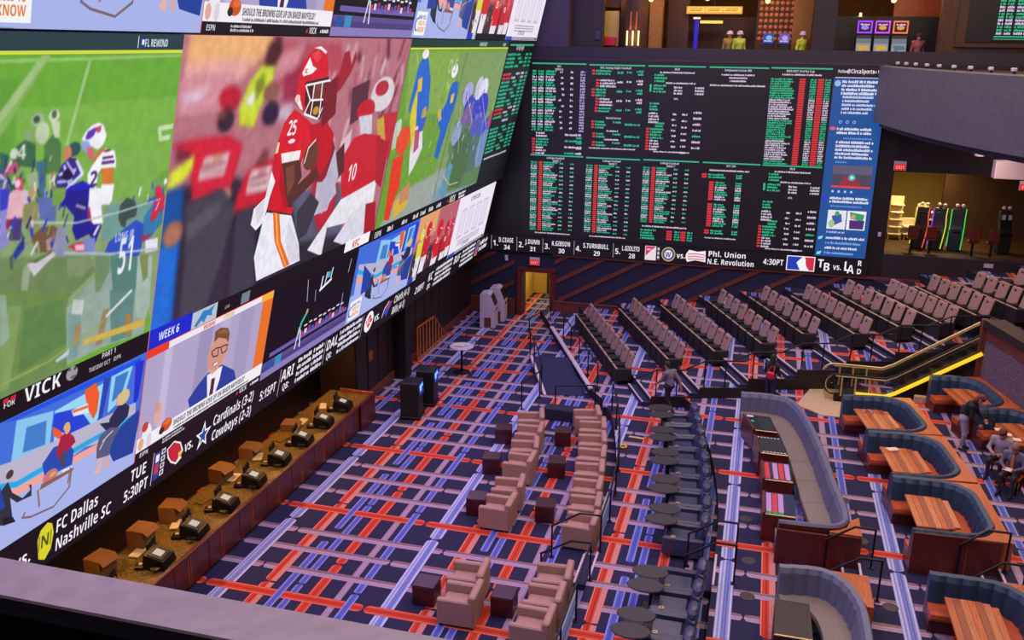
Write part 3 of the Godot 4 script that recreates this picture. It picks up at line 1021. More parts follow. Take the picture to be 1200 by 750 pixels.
func paint_ticker_far(c: Canvas) -> void:
	for i in 4:
		c.word(8, 8 + i * 20, 66, 13, "e8e2ee", i + 3)
	c.rect("d8d0e0", 84, 6, 2, 78)
	c.text("DAL", 92, 46, 46, "f6f2fa", 0.9); c.text("QB:", 104, 78, 28, "f6f2fa", 0.8)
	for i in 4:
		c.word(176, 8 + i * 20, 160, 13, "e8e2ee", i + 8)
	c.rect("d8d0e0", 346, 6, 2, 78)
	c.ell("f4f0f4", 400, 44, 34, 36); c.poly("c81c30", [376, 40, 400, 18, 428, 44, 402, 68]); c.text("KC", 384, 54, 30, "f4f0f4", 0.9)
	c.text("vs.", 444, 60, 40, "f6f2fa", 0.9)
	c.poly("2a48a8", [512, 62, 520, 36, 552, 18, 588, 24, 572, 44, 552, 74, 540, 56]); c.poly("d03048", [528, 34, 580, 18, 570, 36, 540, 42]); c.line("f2eef4", 4, [514, 66, 524, 34, 556, 16])
	c.text("Chiefs (4-1)", 604, 40, 38, "f6f2fa", 0.7); c.text("Bills (4-1)", 604, 80, 38, "f6f2fa", 0.7)
	c.text("2:00PT", 812, 62, 38, "f6f2fa", 0.8); c.text("KC", 940, 46, 46, "f6f2fa", 0.9); c.text("QB:", 946, 78, 28, "f6f2fa", 0.8)
	for i in 4:
		c.word(1016, 8 + i * 20, 200, 13, "e8e2ee", i + 5)
	c.text("BUF", 1240, 46, 46, "f6f2fa", 0.9)
	for i in 4:
		c.word(1340, 8 + i * 20, 180, 13, "e8e2ee", i + 1)
	c.rect("e8e2ee", 1540, 10, 40, 68); c.poly("2a48a8", [1542, 12, 1578, 12, 1542, 76]); c.poly("c83048", [1578, 12, 1578, 76, 1544, 76])
	for i in 2:
		c.word(1596, 20 + i * 28, 120, 20, "e8e2ee", i + 7)

# ---------------------------------------------------------------- the pictures that the wall shows
func paint_field(c: Canvas) -> void:
	c.rect("6aa838", 0, 0, 985, 577)
	c.rect("7ab048", 0, 100, 985, 130)
	c.rect("62a038", 420, 60, 200, 150)
	c.rect("7dae4c", 700, 180, 260, 150)
	c.poly("86a070", [598, 219, 835, 255, 967, 287, 1009, 510, 610, 396])
	c.poly("6f8a58", [548, 295, 742, 338, 764, 537, 560, 541])
	c.rect("6f8a58", 0, 330, 560, 200)
	c.poly("86b45e", [660, 29, 679, 29, 597, 132, 463, 274, 461, 200, 590, 103])
	c.blur(6)
	c.poly("9fc07e", [661, 30, 676, 31, 591, 120, 564, 147, 563, 129, 590, 103])
	c.line("9dc67e", 7, [757, 39, 722, 159])
	c.line("92c06c", 5, [586, 37, 746, 36, 992, 33])
	c.line("c2dca8", 9, [983, 152, 944, 153, 951, 171, 978, 170])
	c.poly("4f7a45", [676, 156, 694, 139, 711, 157, 713, 197, 687, 201, 678, 179])
	c.poly("3d6b4c", [611, 158, 639, 143, 659, 152, 662, 186, 621, 177])
	c.ell("c9d3b4", 692, 114, 11, 9)
	c.ell("4c6e5c", 692, 112, 5, 6)
	c.ell("9fb28d", 660, 118, 13, 10)
	c.ell("33584a", 658, 117, 6, 5)
	c.ell("8aa276", 646, 138, 10, 8)
	c.ell("bccaa6", 671, 137, 14, 16)
	c.poly("c7d0ae", [685, 121, 705, 123, 706, 147, 696, 146])
	c.poly("35604e", [663, 179, 682, 175, 687, 218, 681, 240, 668, 238])
	c.poly("3f6f8a", [663, 177, 681, 177, 685, 231, 672, 241, 665, 205])
	c.text("4", 626, 171, 30, "d5dcc6", 1.0)
	c.ell("c8d2bb", 620, 161, 8, 8)
	c.ell("37545a", 739, 167, 14, 11)
	c.ell("c8835a", 725, 172, 9, 12)
	c.poly("2b6a5c", [594, 156, 611, 162, 607, 184, 596, 187])
	c.ell("b85c74", 618, 181, 14, 9)
	c.poly("c4b9d8", [612, 218, 629, 209, 651, 217, 653, 238, 610, 231])
	c.ell("d44a66", 631, 205, 11, 11)
	c.ell("e6c8d2", 629, 204, 6, 6)
	c.poly("3133b8", [597, 200, 611, 198, 618, 233, 599, 229])
	c.ell("4a3aa0", 602, 192, 10, 10)
	c.line("c9cbe6", 4, [596, 187, 608, 197, 603, 208])
	c.poly("b59a62", [651, 215, 669, 208, 674, 230, 655, 232])
	c.poly("9aab86", [646, 193, 667, 191, 671, 215, 651, 212])
	c.poly("87b35a", [683, 198, 703, 196, 706, 247, 688, 241])
	c.poly("cfd2d8", [690, 201, 703, 201, 703, 232, 696, 231])
	c.scatter(592, 170, 120, 100, 70, ["c9cfc0", "2f5a4c", "3a3fc4", "8e86d6", "4a7048", "b06a5a", "e4e0ec", "27307c", "6f8a4a"], 7, 3)
	c.poly("f0eef6", [753, 154, 761, 143, 774, 134, 789, 131, 801, 136, 810, 152, 807, 162, 800, 169, 790, 172, 782, 169, 770, 163, 760, 165])
	c.poly("5a3ab4", [761, 153, 766, 143, 781, 138, 789, 138, 784, 144, 779, 151, 771, 155, 765, 155])
	c.poly("c8466c", [779, 139, 796, 136, 795, 145, 789, 147])
	c.poly("8fa6d8", [754, 155, 770, 158, 775, 166, 769, 177, 757, 171, 753, 163])
	c.poly("d9667a", [767, 168, 780, 168, 786, 177, 781, 188, 771, 182])
	c.poly("c8763c", [783, 189, 796, 173, 809, 172, 792, 190, 785, 195])
	c.ell("e9e5f0", 793, 167, 4, 6)
	c.poly("f4f2f8", [783, 196, 792, 187, 810, 173, 833, 179, 839, 195, 840, 207, 805, 204, 797, 213, 797, 246, 781, 244, 773, 210])
	c.poly("5b2f7c", [805, 186, 830, 186, 832, 190, 805, 190])
	c.poly("5b2f7c", [804, 193, 835, 194, 835, 199, 804, 198])
	c.ell("7a2f56", 815, 177, 9, 2)
	c.text("2", 779, 231, 34, "3a2b74", 1.0)
	c.poly("d67a35", [804, 204, 834, 206, 837, 234, 811, 232])
	c.poly("f0edf6", [808, 230, 840, 234, 838, 260, 833, 267, 783, 259, 796, 246, 812, 248])
	c.poly("3a2a86", [703, 210, 714, 189, 731, 178, 750, 184, 761, 205, 756, 215, 736, 225, 724, 235, 709, 223])
	c.line("c6c8ee", 5, [710, 202, 747, 199])
	c.line("c6c8ee", 5, [720, 189, 737, 225])
	c.line("aab0e6", 5, [708, 213, 741, 214])
	c.line("d6d8f4", 6, [746, 184, 762, 207, 723, 230])
	c.ell("1f1746", 730, 204, 12, 9)
	c.line("b9b6ea", 4, [725, 184, 744, 206])
	c.poly("2424b4", [716, 234, 736, 223, 764, 218, 796, 235, 796, 261, 713, 248])
	c.poly("4c44d8", [724, 237, 747, 229, 758, 238, 735, 252])
	c.poly("a8307a", [738, 240, 748, 239, 753, 255, 740, 252])
	c.poly("7f78d8", [698, 219, 713, 224, 717, 236, 700, 231])
	c.poly("6fa05c", [939, 242, 958, 238, 977, 250, 982, 289, 935, 281])
	c.poly("d8304a", [950, 255, 966, 255, 984, 277, 982, 292, 968, 289])
	c.poly("3d5cc0", [934, 275, 958, 271, 968, 289, 931, 283])
	c.ell("e0e6d8", 980, 249, 5, 6)
	c.poly("3a3fc4", [597, 208, 615, 208, 620, 236, 600, 239])
	c.poly("8e86d6", [600, 239, 618, 236, 623, 285, 604, 298])
	c.poly("e0b0bc", [615, 217, 627, 212, 645, 217, 642, 258, 625, 267, 612, 255])
	c.poly("a02a48", [612, 253, 639, 255, 640, 272, 613, 267])
	c.poly("4a3a78", [618, 256, 642, 256, 642, 289, 620, 285])
	c.poly("8e8a58", [644, 237, 656, 235, 671, 237, 677, 277, 660, 283, 646, 264])
	c.poly("5c6fae", [671, 230, 710, 236, 711, 275, 677, 264])
	c.poly("77a04a", [699, 220, 729, 224, 725, 253, 701, 247])
	c.poly("74583f", [663, 289, 681, 277, 708, 279, 730, 294, 723, 323, 675, 315])
	c.poly("b08a8a", [693, 299, 710, 295, 715, 316, 698, 318])
	c.poly("2b3f9c", [628, 308, 642, 290, 658, 297, 634, 317])
	c.poly("20208e", [716, 252, 736, 230, 779, 234, 785, 276, 818, 300, 806, 328, 789, 308, 760, 313, 749, 293, 752, 273, 732, 254])
	c.poly("f0eef6", [781, 232, 838, 240, 832, 265, 813, 265, 821, 296, 798, 294, 782, 278])
	c.poly("a02c5c", [779, 265, 785, 263, 794, 291, 785, 286])
	c.line("e0d8ee", 6, [801, 313, 812, 298])
	c.ell("2c2456", 764, 260, 13, 9)
	c.line("8f8ad8", 5, [753, 255, 776, 264])
	c.poly("c03a58", [741, 319, 768, 317, 802, 325, 804, 336, 770, 335])
	c.poly("e8b6c4", [757, 320, 783, 323, 781, 334, 762, 330])
	c.poly("7a86c4", [775, 313, 805, 317, 808, 341, 786, 342])
	c.poly("8c8fa8", [709, 325, 715, 286, 736, 285, 741, 332, 734, 336])
	c.poly("6f9a92", [829, 268, 948, 281, 969, 293, 957, 332, 845, 327, 821, 325, 824, 291])
	c.poly("3d4f4c", [859, 294, 860, 273, 876, 262, 898, 270, 907, 286, 906, 299, 882, 301, 880, 315, 869, 310])
	c.poly("2c4fc0", [833, 349, 840, 332, 873, 318, 908, 306, 930, 317, 957, 329, 934, 339, 928, 373, 907, 374, 858, 358])
	c.poly("2f7ab0", [928, 304, 949, 287, 982, 290, 984, 325, 947, 351, 931, 336])
	c.poly("cf2c48", [947, 313, 956, 263, 980, 278, 986, 299, 955, 317])
	c.poly("e4e0ee", [940, 349, 977, 351, 979, 375, 944, 373])
	c.poly("a32f55", [922, 337, 959, 341, 936, 351])
	c.poly("567f78", [848, 358, 925, 375, 928, 408, 934, 476, 862, 456])
	c.poly("8fa49a", [800, 394, 853, 379, 873, 459, 755, 426])
	c.poly("6b8a62", [809, 350, 846, 358, 850, 384, 820, 427])
	c.poly("a4b8b0", [923, 375, 967, 384, 976, 488, 932, 476])
	c.poly("7f8a50", [928, 373, 954, 379, 959, 422, 947, 428])
	c.poly("6d8456", [607, 343, 661, 329, 749, 336, 794, 349, 815, 376, 753, 407, 751, 425, 610, 386])
	c.poly("7d9068", [742, 338, 794, 346, 811, 361, 783, 379, 749, 371])
	c.poly("8aa27e", [608, 368, 620, 364, 628, 391, 610, 386])
	c.poly("95a58c", [651, 332, 667, 331, 660, 400, 647, 396])
	c.poly("c8c4cc", [657, 329, 709, 320, 717, 327, 700, 336, 674, 352])
	c.poly("5f7444", [662, 327, 705, 319, 709, 322, 677, 331])
	c.line("b7c6c2", 3, [652, 264, 757, 284, 863, 284, 971, 279])
	c.line("b2b6d8", 4, [734, 328, 849, 354, 983, 373])
	c.text("51", 869, 396, 88, "e4eaf0", 0.46)
	c.text("LONG JR", 856, 336, 20, "dfe6f0", 0.62)
	c.scatter(600, 250, 140, 70, 26, ["c9cfd8", "4a5a54", "3a3fc4", "8a6a60", "6f7f58", "b07a7a", "27307c", "90a080"], 8, 5)
	c.scatter(880, 250, 100, 60, 16, ["d8304a", "3d5cc0", "e4e0ee", "567f78"], 7, 6)
	c.poly("6b8a4c", [608, 357, 748, 393, 760, 507, 763, 528, 620, 528])
	c.poly("7f9a5c", [628, 386, 653, 394, 638, 524, 619, 522, 613, 432])
	c.poly("8ea890", [608, 364, 620, 367, 632, 438, 614, 448])
	c.poly("5c8248", [660, 401, 742, 407, 758, 486, 656, 504])
	c.poly("93a79c", [751, 423, 802, 412, 859, 421, 971, 451, 967, 534, 849, 524, 763, 528])
	c.poly("7a9c94", [756, 433, 784, 438, 794, 486, 785, 521, 766, 520])
	c.poly("5e8680", [855, 420, 926, 439, 931, 528, 874, 523])
	c.poly("c3cac4", [765, 413, 792, 421, 791, 446, 764, 438])
	c.poly("9a8060", [843, 452, 859, 454, 848, 518, 831, 516])
	c.poly("a87c50", [906, 479, 924, 484, 929, 525, 913, 524])
	c.poly("b08058", [778, 461, 789, 465, 786, 498, 774, 494])
	c.poly("d0b048", [799, 494, 965, 504, 964, 518, 800, 504])
	c.line("93a75a", 4, [618, 512, 724, 506, 850, 474])
	c.line("d8e0e4", 6, [852, 468, 917, 436])
	c.poly("b8ccd8", [735, 510, 767, 499, 765, 511, 739, 515])
	c.poly("9fb4a8", [926, 439, 969, 450, 969, 503, 940, 498])
	c.blur(4)
	c.grain(0.05, 2)
	c.rect("243f45", 0, 0, 985, 24)
	c.rect("d6dc3e", 0, 24, 985, 5)
	c.text("NFL REWIND", 872, 19, 16, "f2f4f8", 0.72)
	c.rect("d8dce8", 864, 3, 2, 18)
	c.rect("20388a", 872, 5, 10, 14)
	c.rect("e8ecf4", 874, 8, 6, 8)
	c.rect("0a080c", 0, 535, 985, 42)
	c.text("VICK", 671, 562, 36, "f5f2f6", 1.0)
	c.text("PART 1", 852, 547, 14, "ecebef", 0.85)
	c.text("TUESDAY OCT    ESPN", 821, 563, 12, "e6e4ea", 0.72)
	c.text("FOR", 628, 555, 14, "f0f0f0", 0.9)
	c.poly("d0202c", [627, 539, 638, 538, 638, 546, 627, 546])
	c.poly("d0202c", [642, 539, 653, 538, 653, 546, 642, 547])
	c.ell("9c989c", 778, 548, 14, 13)
	c.ell("4a464a", 772, 540, 3, 2)
	c.ell("4a464a", 785, 541, 4, 3)
	c.ell("615d61", 782, 556, 6, 3)
func paint_player(c: Canvas) -> void:
	c.rect("b5717f", 0, 0, 1060, 577)
	c.poly("eab079", [13, 1, 301, -2, 287, 32, 224, 64, 12, 51])
	c.poly("e8a9a0", [11, 46, 240, 40, 206, 84, 9, 83])
	c.poly("d48f9c", [7, 72, 178, 63, 163, 136, 2, 137])
	c.poly("dcc0d4", [13, 99, 98, 89, 74, 113, 12, 118])
	c.poly("b54a5a", [319, 13, 614, 13, 643, 81, 422, 79, 346, 99])
	c.poly("d18b95", [325, 32, 442, 13, 417, 65, 330, 89])
	c.poly("9c2c48", [366, 77, 471, 53, 486, 136, 383, 130])
	c.poly("c8b0c4", [361, 145, 426, 132, 428, 180, 369, 169])
	c.poly("4d2226", [274, 53, 287, 13, 327, -2, 344, 29, 320, 57, 285, 68])
	c.poly("332a3c", [42, 265, 233, 273, 410, 342, 772, 386, 896, 680, 502, 636, -11, 575, 14, 392])
	c.poly("241a2a", [250, 334, 338, 331, 428, 639, 274, 624])
	c.poly("2a2632", [496, 382, 772, 386, 874, 627, 452, 622])
	c.poly("7c2a3c", [12, 186, 71, 192, 67, 218, 19, 221])
	c.poly("5d5b74", [483, 343, 762, 363, 823, 507, 561, 480])
	c.poly("c02438", [582, 311, 738, 307, 743, 432, 680, 479, 619, 411])
	c.blur(22)
	c.poly("c9d838", [232, 85, 271, 53, 323, 58, 321, 95, 283, 145, 274, 176, 217, 168, 206, 136])
	c.poly("7f8a2a", [254, 86, 280, 71, 293, 94, 265, 124])
	c.poly("f0eef0", [231, 113, 259, 105, 260, 130, 230, 131])
	c.ell("c01f34", 168, 111, 38, 21)
	c.poly("b51e34", [137, 117, 203, 114, 197, 135, 140, 132])
	c.ell("3a2434", 164, 155, 29, 23)
	c.ell("7a4440", 149, 144, 17, 8)
	c.poly("d3223a", [-3, 185, 79, 181, 187, 185, 240, 209, 219, 287, 211, 302, 84, 298, 69, 251, 70, 210])
	c.poly("d8e23a", [3, 236, 73, 210, 73, 237, 45, 256, 3, 268])
	c.poly("e0c6cc", [108, 219, 195, 218, 186, 263, 93, 261])
	c.poly("c8907a", [140, 217, 167, 217, 168, 233, 137, 231])
	c.line("a86470", 7, [106, 235, 183, 236])
	c.line("a86470", 7, [104, 246, 181, 250])
	c.poly("12509f", [-1, 267, 52, 267, 62, 346, 64, 422, 71, 561, -13, 561, -8, 406, -8, 328])
	c.poly("1c6ad4", [0, 371, 55, 376, 64, 552, -10, 552])
	c.ell("b07058", 35, 354, 31, 25)
	c.ell("bd8a70", 195, 306, 28, 17)
	c.poly("45424f", [64, 301, 185, 288, 250, 338, 234, 392, 221, 458, 176, 565, 91, 557, 86, 427])
	c.poly("57545f", [73, 342, 184, 308, 197, 339, 87, 383])
	c.ell("8e5a50", 323, 109, 32, 20)
	c.ell("2e2038", 334, 153, 34, 25)
	c.poly("c81e34", [269, 271, 302, 255, 388, 251, 417, 344, 318, 352, 241, 348, 244, 314])
	c.poly("ddc2c8", [287, 266, 375, 264, 376, 320, 279, 316])
	c.poly("c8868a", [319, 267, 352, 266, 353, 282, 320, 281])
	c.line("a86470", 7, [292, 284, 365, 286])
	c.line("a86470", 7, [289, 297, 362, 300])
	c.poly("3c3a4a", [253, 348, 329, 347, 400, 592, 271, 586])
	c.poly("7d3f40", [302, 255, 332, 225, 355, 234, 344, 263])
	c.scatter(560, 20, 480, 260, 60, ["c88090", "b05868", "d8a0a4", "8e3a4c", "d8b8c4", "6a2c3c"], 26, 4)
	c.blur(12)
	c.poly("a3202e", [577, 105, 633, 78, 641, 33, 667, 28, 692, 63, 700, 30, 717, 46, 697, 79, 657, 115, 608, 139])
	c.poly("d8bcc8", [713, 249, 767, 218, 776, 358, 705, 348])
	c.ell("d9cfd6", 925, 141, 78, 46)
	c.ell("b8283c", 913, 125, 44, 20)
	c.poly("c8a040", [916, 207, 1000, 198, 1052, 297, 974, 305])
	c.poly("c22a36", [959, 195, 1083, 195, 1121, 304, 1048, 330])
	c.poly("5a2c3c", [722, 117, 818, 100, 841, 187, 746, 209])
	c.ell("c41c2e", 832, 176, 57, 27)
	c.poly("d0ccd8", [793, 191, 879, 190, 901, 244, 832, 245])
	c.blur(5)
	c.poly("c9202e", [732, 294, 787, 245, 847, 239, 968, 254, 997, 372, 961, 400, 837, 417, 775, 395])
	c.poly("e6e2ea", [778, 404, 1002, 381, 1014, 491, 721, 470, 718, 545, 626, 510])
	c.text("10", 791, 360, 62, "f2eef2", 0.8)
	c.poly("5b2a30", [692, 275, 734, 251, 763, 326, 723, 351])
	c.poly("b01e2e", [940, 255, 1043, 280, 1048, 412, 995, 388])
	c.poly("d8d6e4", [778, 518, 876, 453, 981, 441, 986, 545, 888, 555])
	c.poly("a81c2a", [956, 445, 1029, 449, 1071, 554, 986, 545])
	c.poly("bcb6cc", [608, 279, 685, 260, 734, 337, 702, 421, 624, 422])
	c.poly("8e2432", [539, 193, 609, 185, 685, 260, 655, 341, 575, 330])
	c.poly("b7b0c8", [643, 339, 692, 305, 741, 381, 669, 427])
	c.poly("3a3844", [532, 396, 592, 359, 646, 391, 605, 465, 558, 472])
	c.blur(5)
	c.poly("d41c2c", [435, 121, 430, 92, 440, 59, 461, 36, 490, 23, 520, 20, 548, 31, 566, 62, 578, 84, 471, 94, 480, 128, 501, 151, 480, 160, 449, 140])
	c.poly("e8404c", [473, 36, 507, 26, 528, 40, 509, 54])
	c.poly("f4f0f0", [445, 74, 470, 41, 490, 60, 513, 66, 491, 77, 452, 81])
	c.text("KC", 457, 75, 13, "c01c2c", 0.8)
	c.poly("f0e8e8", [481, 22, 515, 18, 549, 30, 543, 35, 514, 25])
	c.poly("4a1f22", [470, 94, 579, 85, 593, 141, 570, 181, 499, 166, 480, 142])
	c.ell("7a3c30", 540, 114, 33, 21)
	c.ell("c8902c", 542, 160, 15, 10)
	c.line("f2eef2", 5, [474, 101, 589, 94])
	c.line("f2eef2", 5, [505, 135, 587, 137])
	c.line("f2eef2", 5, [472, 101, 505, 135, 487, 164, 557, 180, 587, 137, 591, 94])
	c.line("f2eef2", 5, [513, 99, 516, 134])
	c.line("f2eef2", 5, [551, 96, 558, 137])
	c.line("f2eef2", 5, [519, 137, 518, 170])
	c.line("f2eef2", 5, [559, 138, 564, 177])
	c.poly("f0e8ea", [436, 133, 447, 120, 478, 156, 462, 151])
	c.ell("e8c8c8", 443, 128, 12, 9)
	c.poly("d81c2c", [381, 254, 386, 211, 400, 176, 437, 150, 508, 178, 559, 201, 554, 233, 513, 269, 510, 284, 408, 261])
	c.poly("c01828", [517, 191, 611, 192, 662, 223, 664, 286, 625, 323, 585, 277])
	c.poly("f3d9a0", [379, 253, 386, 217, 394, 219, 391, 257])
	c.text("25", 420, 207, 46, "f8f4f6", 0.82)
	c.ell("f0e6e8", 448, 221, 16, 5)
	c.poly("f2e8e8", [403, 244, 500, 246, 499, 268, 418, 269])
	c.poly("5a2f28", [417, 267, 503, 268, 528, 312, 509, 329, 595, 297, 617, 323, 506, 369, 466, 369, 442, 312])
	c.poly("7a4438", [439, 279, 481, 278, 495, 319, 470, 349])
	c.ell("6a3a2c", 557, 266, 37, 33)
	c.line("e8d8d0", 5, [528, 280, 537, 245, 569, 228])
	c.poly("7a2028", [562, 104, 630, 87, 650, 175, 586, 203])
	c.poly("d01a2a", [376, 243, 405, 239, 419, 269, 463, 347, 487, 378, 513, 380, 508, 398, 380, 365, 396, 340, 397, 294])
	c.poly("b01424", [416, 272, 463, 347, 487, 377, 460, 374, 422, 316])
	c.poly("ece8f0", [377, 278, 401, 305, 388, 336, 377, 392, 347, 406, 321, 389, 324, 354, 367, 336])
	c.poly("d4d0dc", [331, 355, 367, 339, 369, 368, 349, 393])
	c.poly("eae8f2", [386, 532, 358, 470, 373, 390, 385, 372, 507, 400, 573, 483, 594, 530, 502, 531])
	c.poly("d8d4e2", [496, 412, 570, 482, 594, 530, 534, 525, 501, 462])
	c.poly("e8662c", [413, 376, 445, 385, 475, 456, 540, 527, 513, 530, 443, 450])
	c.poly("f2b040", [425, 380, 435, 383, 462, 454, 525, 527, 520, 528, 452, 452])
	c.blur(2)
	c.grain(0.06, 5)
	c.rect("0a080c", 0, 540, 1060, 37)
	c.rect("1226c8", 0, 536, 140, 41)
	c.text("WEEK 6", 30, 566, 24, "f4f4fa", 0.8)
	c.rect("b9c3cc", 140, 540, 92, 37)
	c.poly("2f7ec0", [150, 572, 168, 556, 178, 545, 200, 548, 222, 542, 212, 556, 216, 566, 196, 560, 186, 574, 176, 566, 160, 576])
	c.rect("6f7f8c", 330, 548, 36, 26)
	c.text("LIVE", 264, 566, 10, "d0d0d8", 0.9)
	c.rect("f4f0f4", 866, 538, 168, 32)
	c.text("KFC", 915, 566, 29, "c8142c", 0.95)
func paint_catch(c: Canvas) -> void:
	c.rect("6c9c34", 0, 0, 1015, 577)
	c.poly("85a84a", [-4, 31, 1080, 37, 1008, 226, 60, 222])
	c.poly("7d9a5c", [455, 43, 1033, 31, 989, 579, 444, 537])
	c.poly("9aa49c", [16, 553, 141, 452, 543, 422, 521, 569, 84, 602])
	c.poly("8fa0a6", [475, 542, 543, 422, 994, 489, 989, 579])
	c.poly("5c7f4e", [543, 334, 1013, 324, 1034, 540, 610, 522])
	c.blur(16)
	c.line("a8c08c", 4, [54, 32, 100, 95])
	c.line("4a6c34", 5, [518, 34, 500, 536])
	c.line("9cb690", 3, [1003, 43, 713, 220])
	c.poly("2a66cc", [91, 71, 114, 48, 159, 52, 218, 115, 253, 203, 232, 235, 223, 260, 142, 238, 111, 144, 97, 208, 79, 193, 87, 111])
	c.ell("f0ecec", 130, 40, 26, 14)
	c.poly("e2b840", [110, 112, 141, 104, 159, 146, 127, 149])
	c.poly("b89a58", [200, 203, 231, 192, 253, 236, 206, 233])
	c.poly("e0dce8", [149, 258, 228, 245, 273, 326, 237, 376, 201, 407, 168, 333])
	c.poly("b8546c", [172, 264, 212, 259, 235, 322, 199, 336])
	c.poly("d8c43c", [107, 226, 120, 128, 171, 247, 184, 334])
	c.poly("3a5cc8", [181, 231, 253, 227, 239, 270, 205, 271])
	c.poly("2460c8", [421, 158, 437, 131, 494, 129, 516, 185, 483, 281, 453, 382, 410, 368, 417, 285, 357, 244, 418, 193])
	c.ell("eeeaf2", 432, 95, 30, 22)
	c.poly("d0a860", [345, 216, 371, 207, 403, 247, 375, 254])
	c.poly("e4bc40", [449, 172, 478, 165, 483, 197, 456, 200])
	c.ell("e64a24", 89, 286, 53, 43)
	c.poly("e23c1c", [33, 335, 115, 329, 135, 433, 111, 483, 105, 530, 61, 522])
	c.poly("d8b03c", [121, 475, 245, 449, 236, 512, 132, 531])
	c.poly("c88a60", [146, 453, 223, 428, 246, 486, 167, 492])
	c.ell("c8cfc0", 33, 244, 18, 26)
	c.poly("b9c2b2", [-17, 240, 19, 219, 38, 302, 10, 307])
	c.ell("a8a4d8", 631, 176, 54, 41)
	c.ell("3f44b8", 703, 229, 79, 49)
	c.ell("c8c6e4", 753, 162, 43, 42)
	c.ell("dcd8ea", 815, 175, 53, 47)
	c.ell("3a3cc0", 838, 248, 85, 66)
	c.ell("5658b8", 843, 321, 94, 69)
	c.ell("7a5c9c", 683, 267, 63, 54)
	c.ell("4650c8", 972, 321, 58, 47)
	c.ell("5f7a5c", 676, 347, 93, 66)
	c.ell("50706c", 857, 407, 103, 72)
	c.ell("6f8cb8", 978, 398, 75, 74)
	c.ell("8fa0c0", 602, 310, 48, 43)
	c.ell("b04868", 1004, 291, 34, 35)
	c.poly("4c6c44", [590, 358, 707, 299, 804, 338, 824, 457, 772, 525, 663, 509])
	c.poly("5f94ac", [543, 512, 594, 409, 642, 424, 633, 557])
	c.poly("7f98a8", [487, 534, 535, 491, 606, 563, 532, 563])
	c.line("d4d0e4", 3, [607, 166, 753, 273])
	c.line("d8d6ea", 3, [739, 132, 972, 321])
	c.line("c8c8dc", 3, [578, 212, 673, 387])
	c.line("e0c070", 4, [565, 455, 655, 498, 755, 501])
	c.line("c8d0c8", 3, [904, 283, 943, 471])
	c.scatter(560, 160, 300, 230, 90, ["c8c6e4", "3a3cc0", "5658b8", "7a5c9c", "e8e4f0", "5f7a5c", "27307c", "8fa0c0"], 9, 7)
	c.scatter(280, 120, 140, 260, 20, ["2a66cc", "e0dce8", "d8c43c", "b8546c"], 8, 9)
	c.blur(4)
	c.grain(0.06, 8)
	c.rect("1b3a30", 0, 0, 1015, 22)
	c.rect("d6dc3e", 0, 22, 1015, 5)
	c.text("SUNDAY BEST", 640, 18, 17, "e8ecf0", 0.8)
	c.text("REWIND", 935, 18, 14, "e8ecf0", 0.7)
	c.text("O S", 360, 100, 60, "a8c49a", 0.9)
	c.rect("0a080c", 0, 540, 1015, 37)
	c.text("ESPN", 12, 570, 26, "f0f0f4", 0.8)
	c.word(110, 552, 46, 16, "d8d8e0", 0)
	c.word(230, 552, 46, 16, "d8d8e0", 1)
	c.word(330, 552, 46, 16, "d8d8e0", 2)
	c.word(400, 552, 46, 16, "d8d8e0", 3)
	c.word(480, 552, 46, 16, "d8d8e0", 4)
	c.word(560, 552, 46, 16, "d8d8e0", 5)
	c.text("VICK", 700, 572, 34, "f4f2f6", 0.85)
	c.rect("c8202c", 676, 556, 12, 12)
	c.word(800, 548, 90, 10, "e8e8ee", 9)
	c.word(810, 562, 70, 10, "e8e8ee", 4)
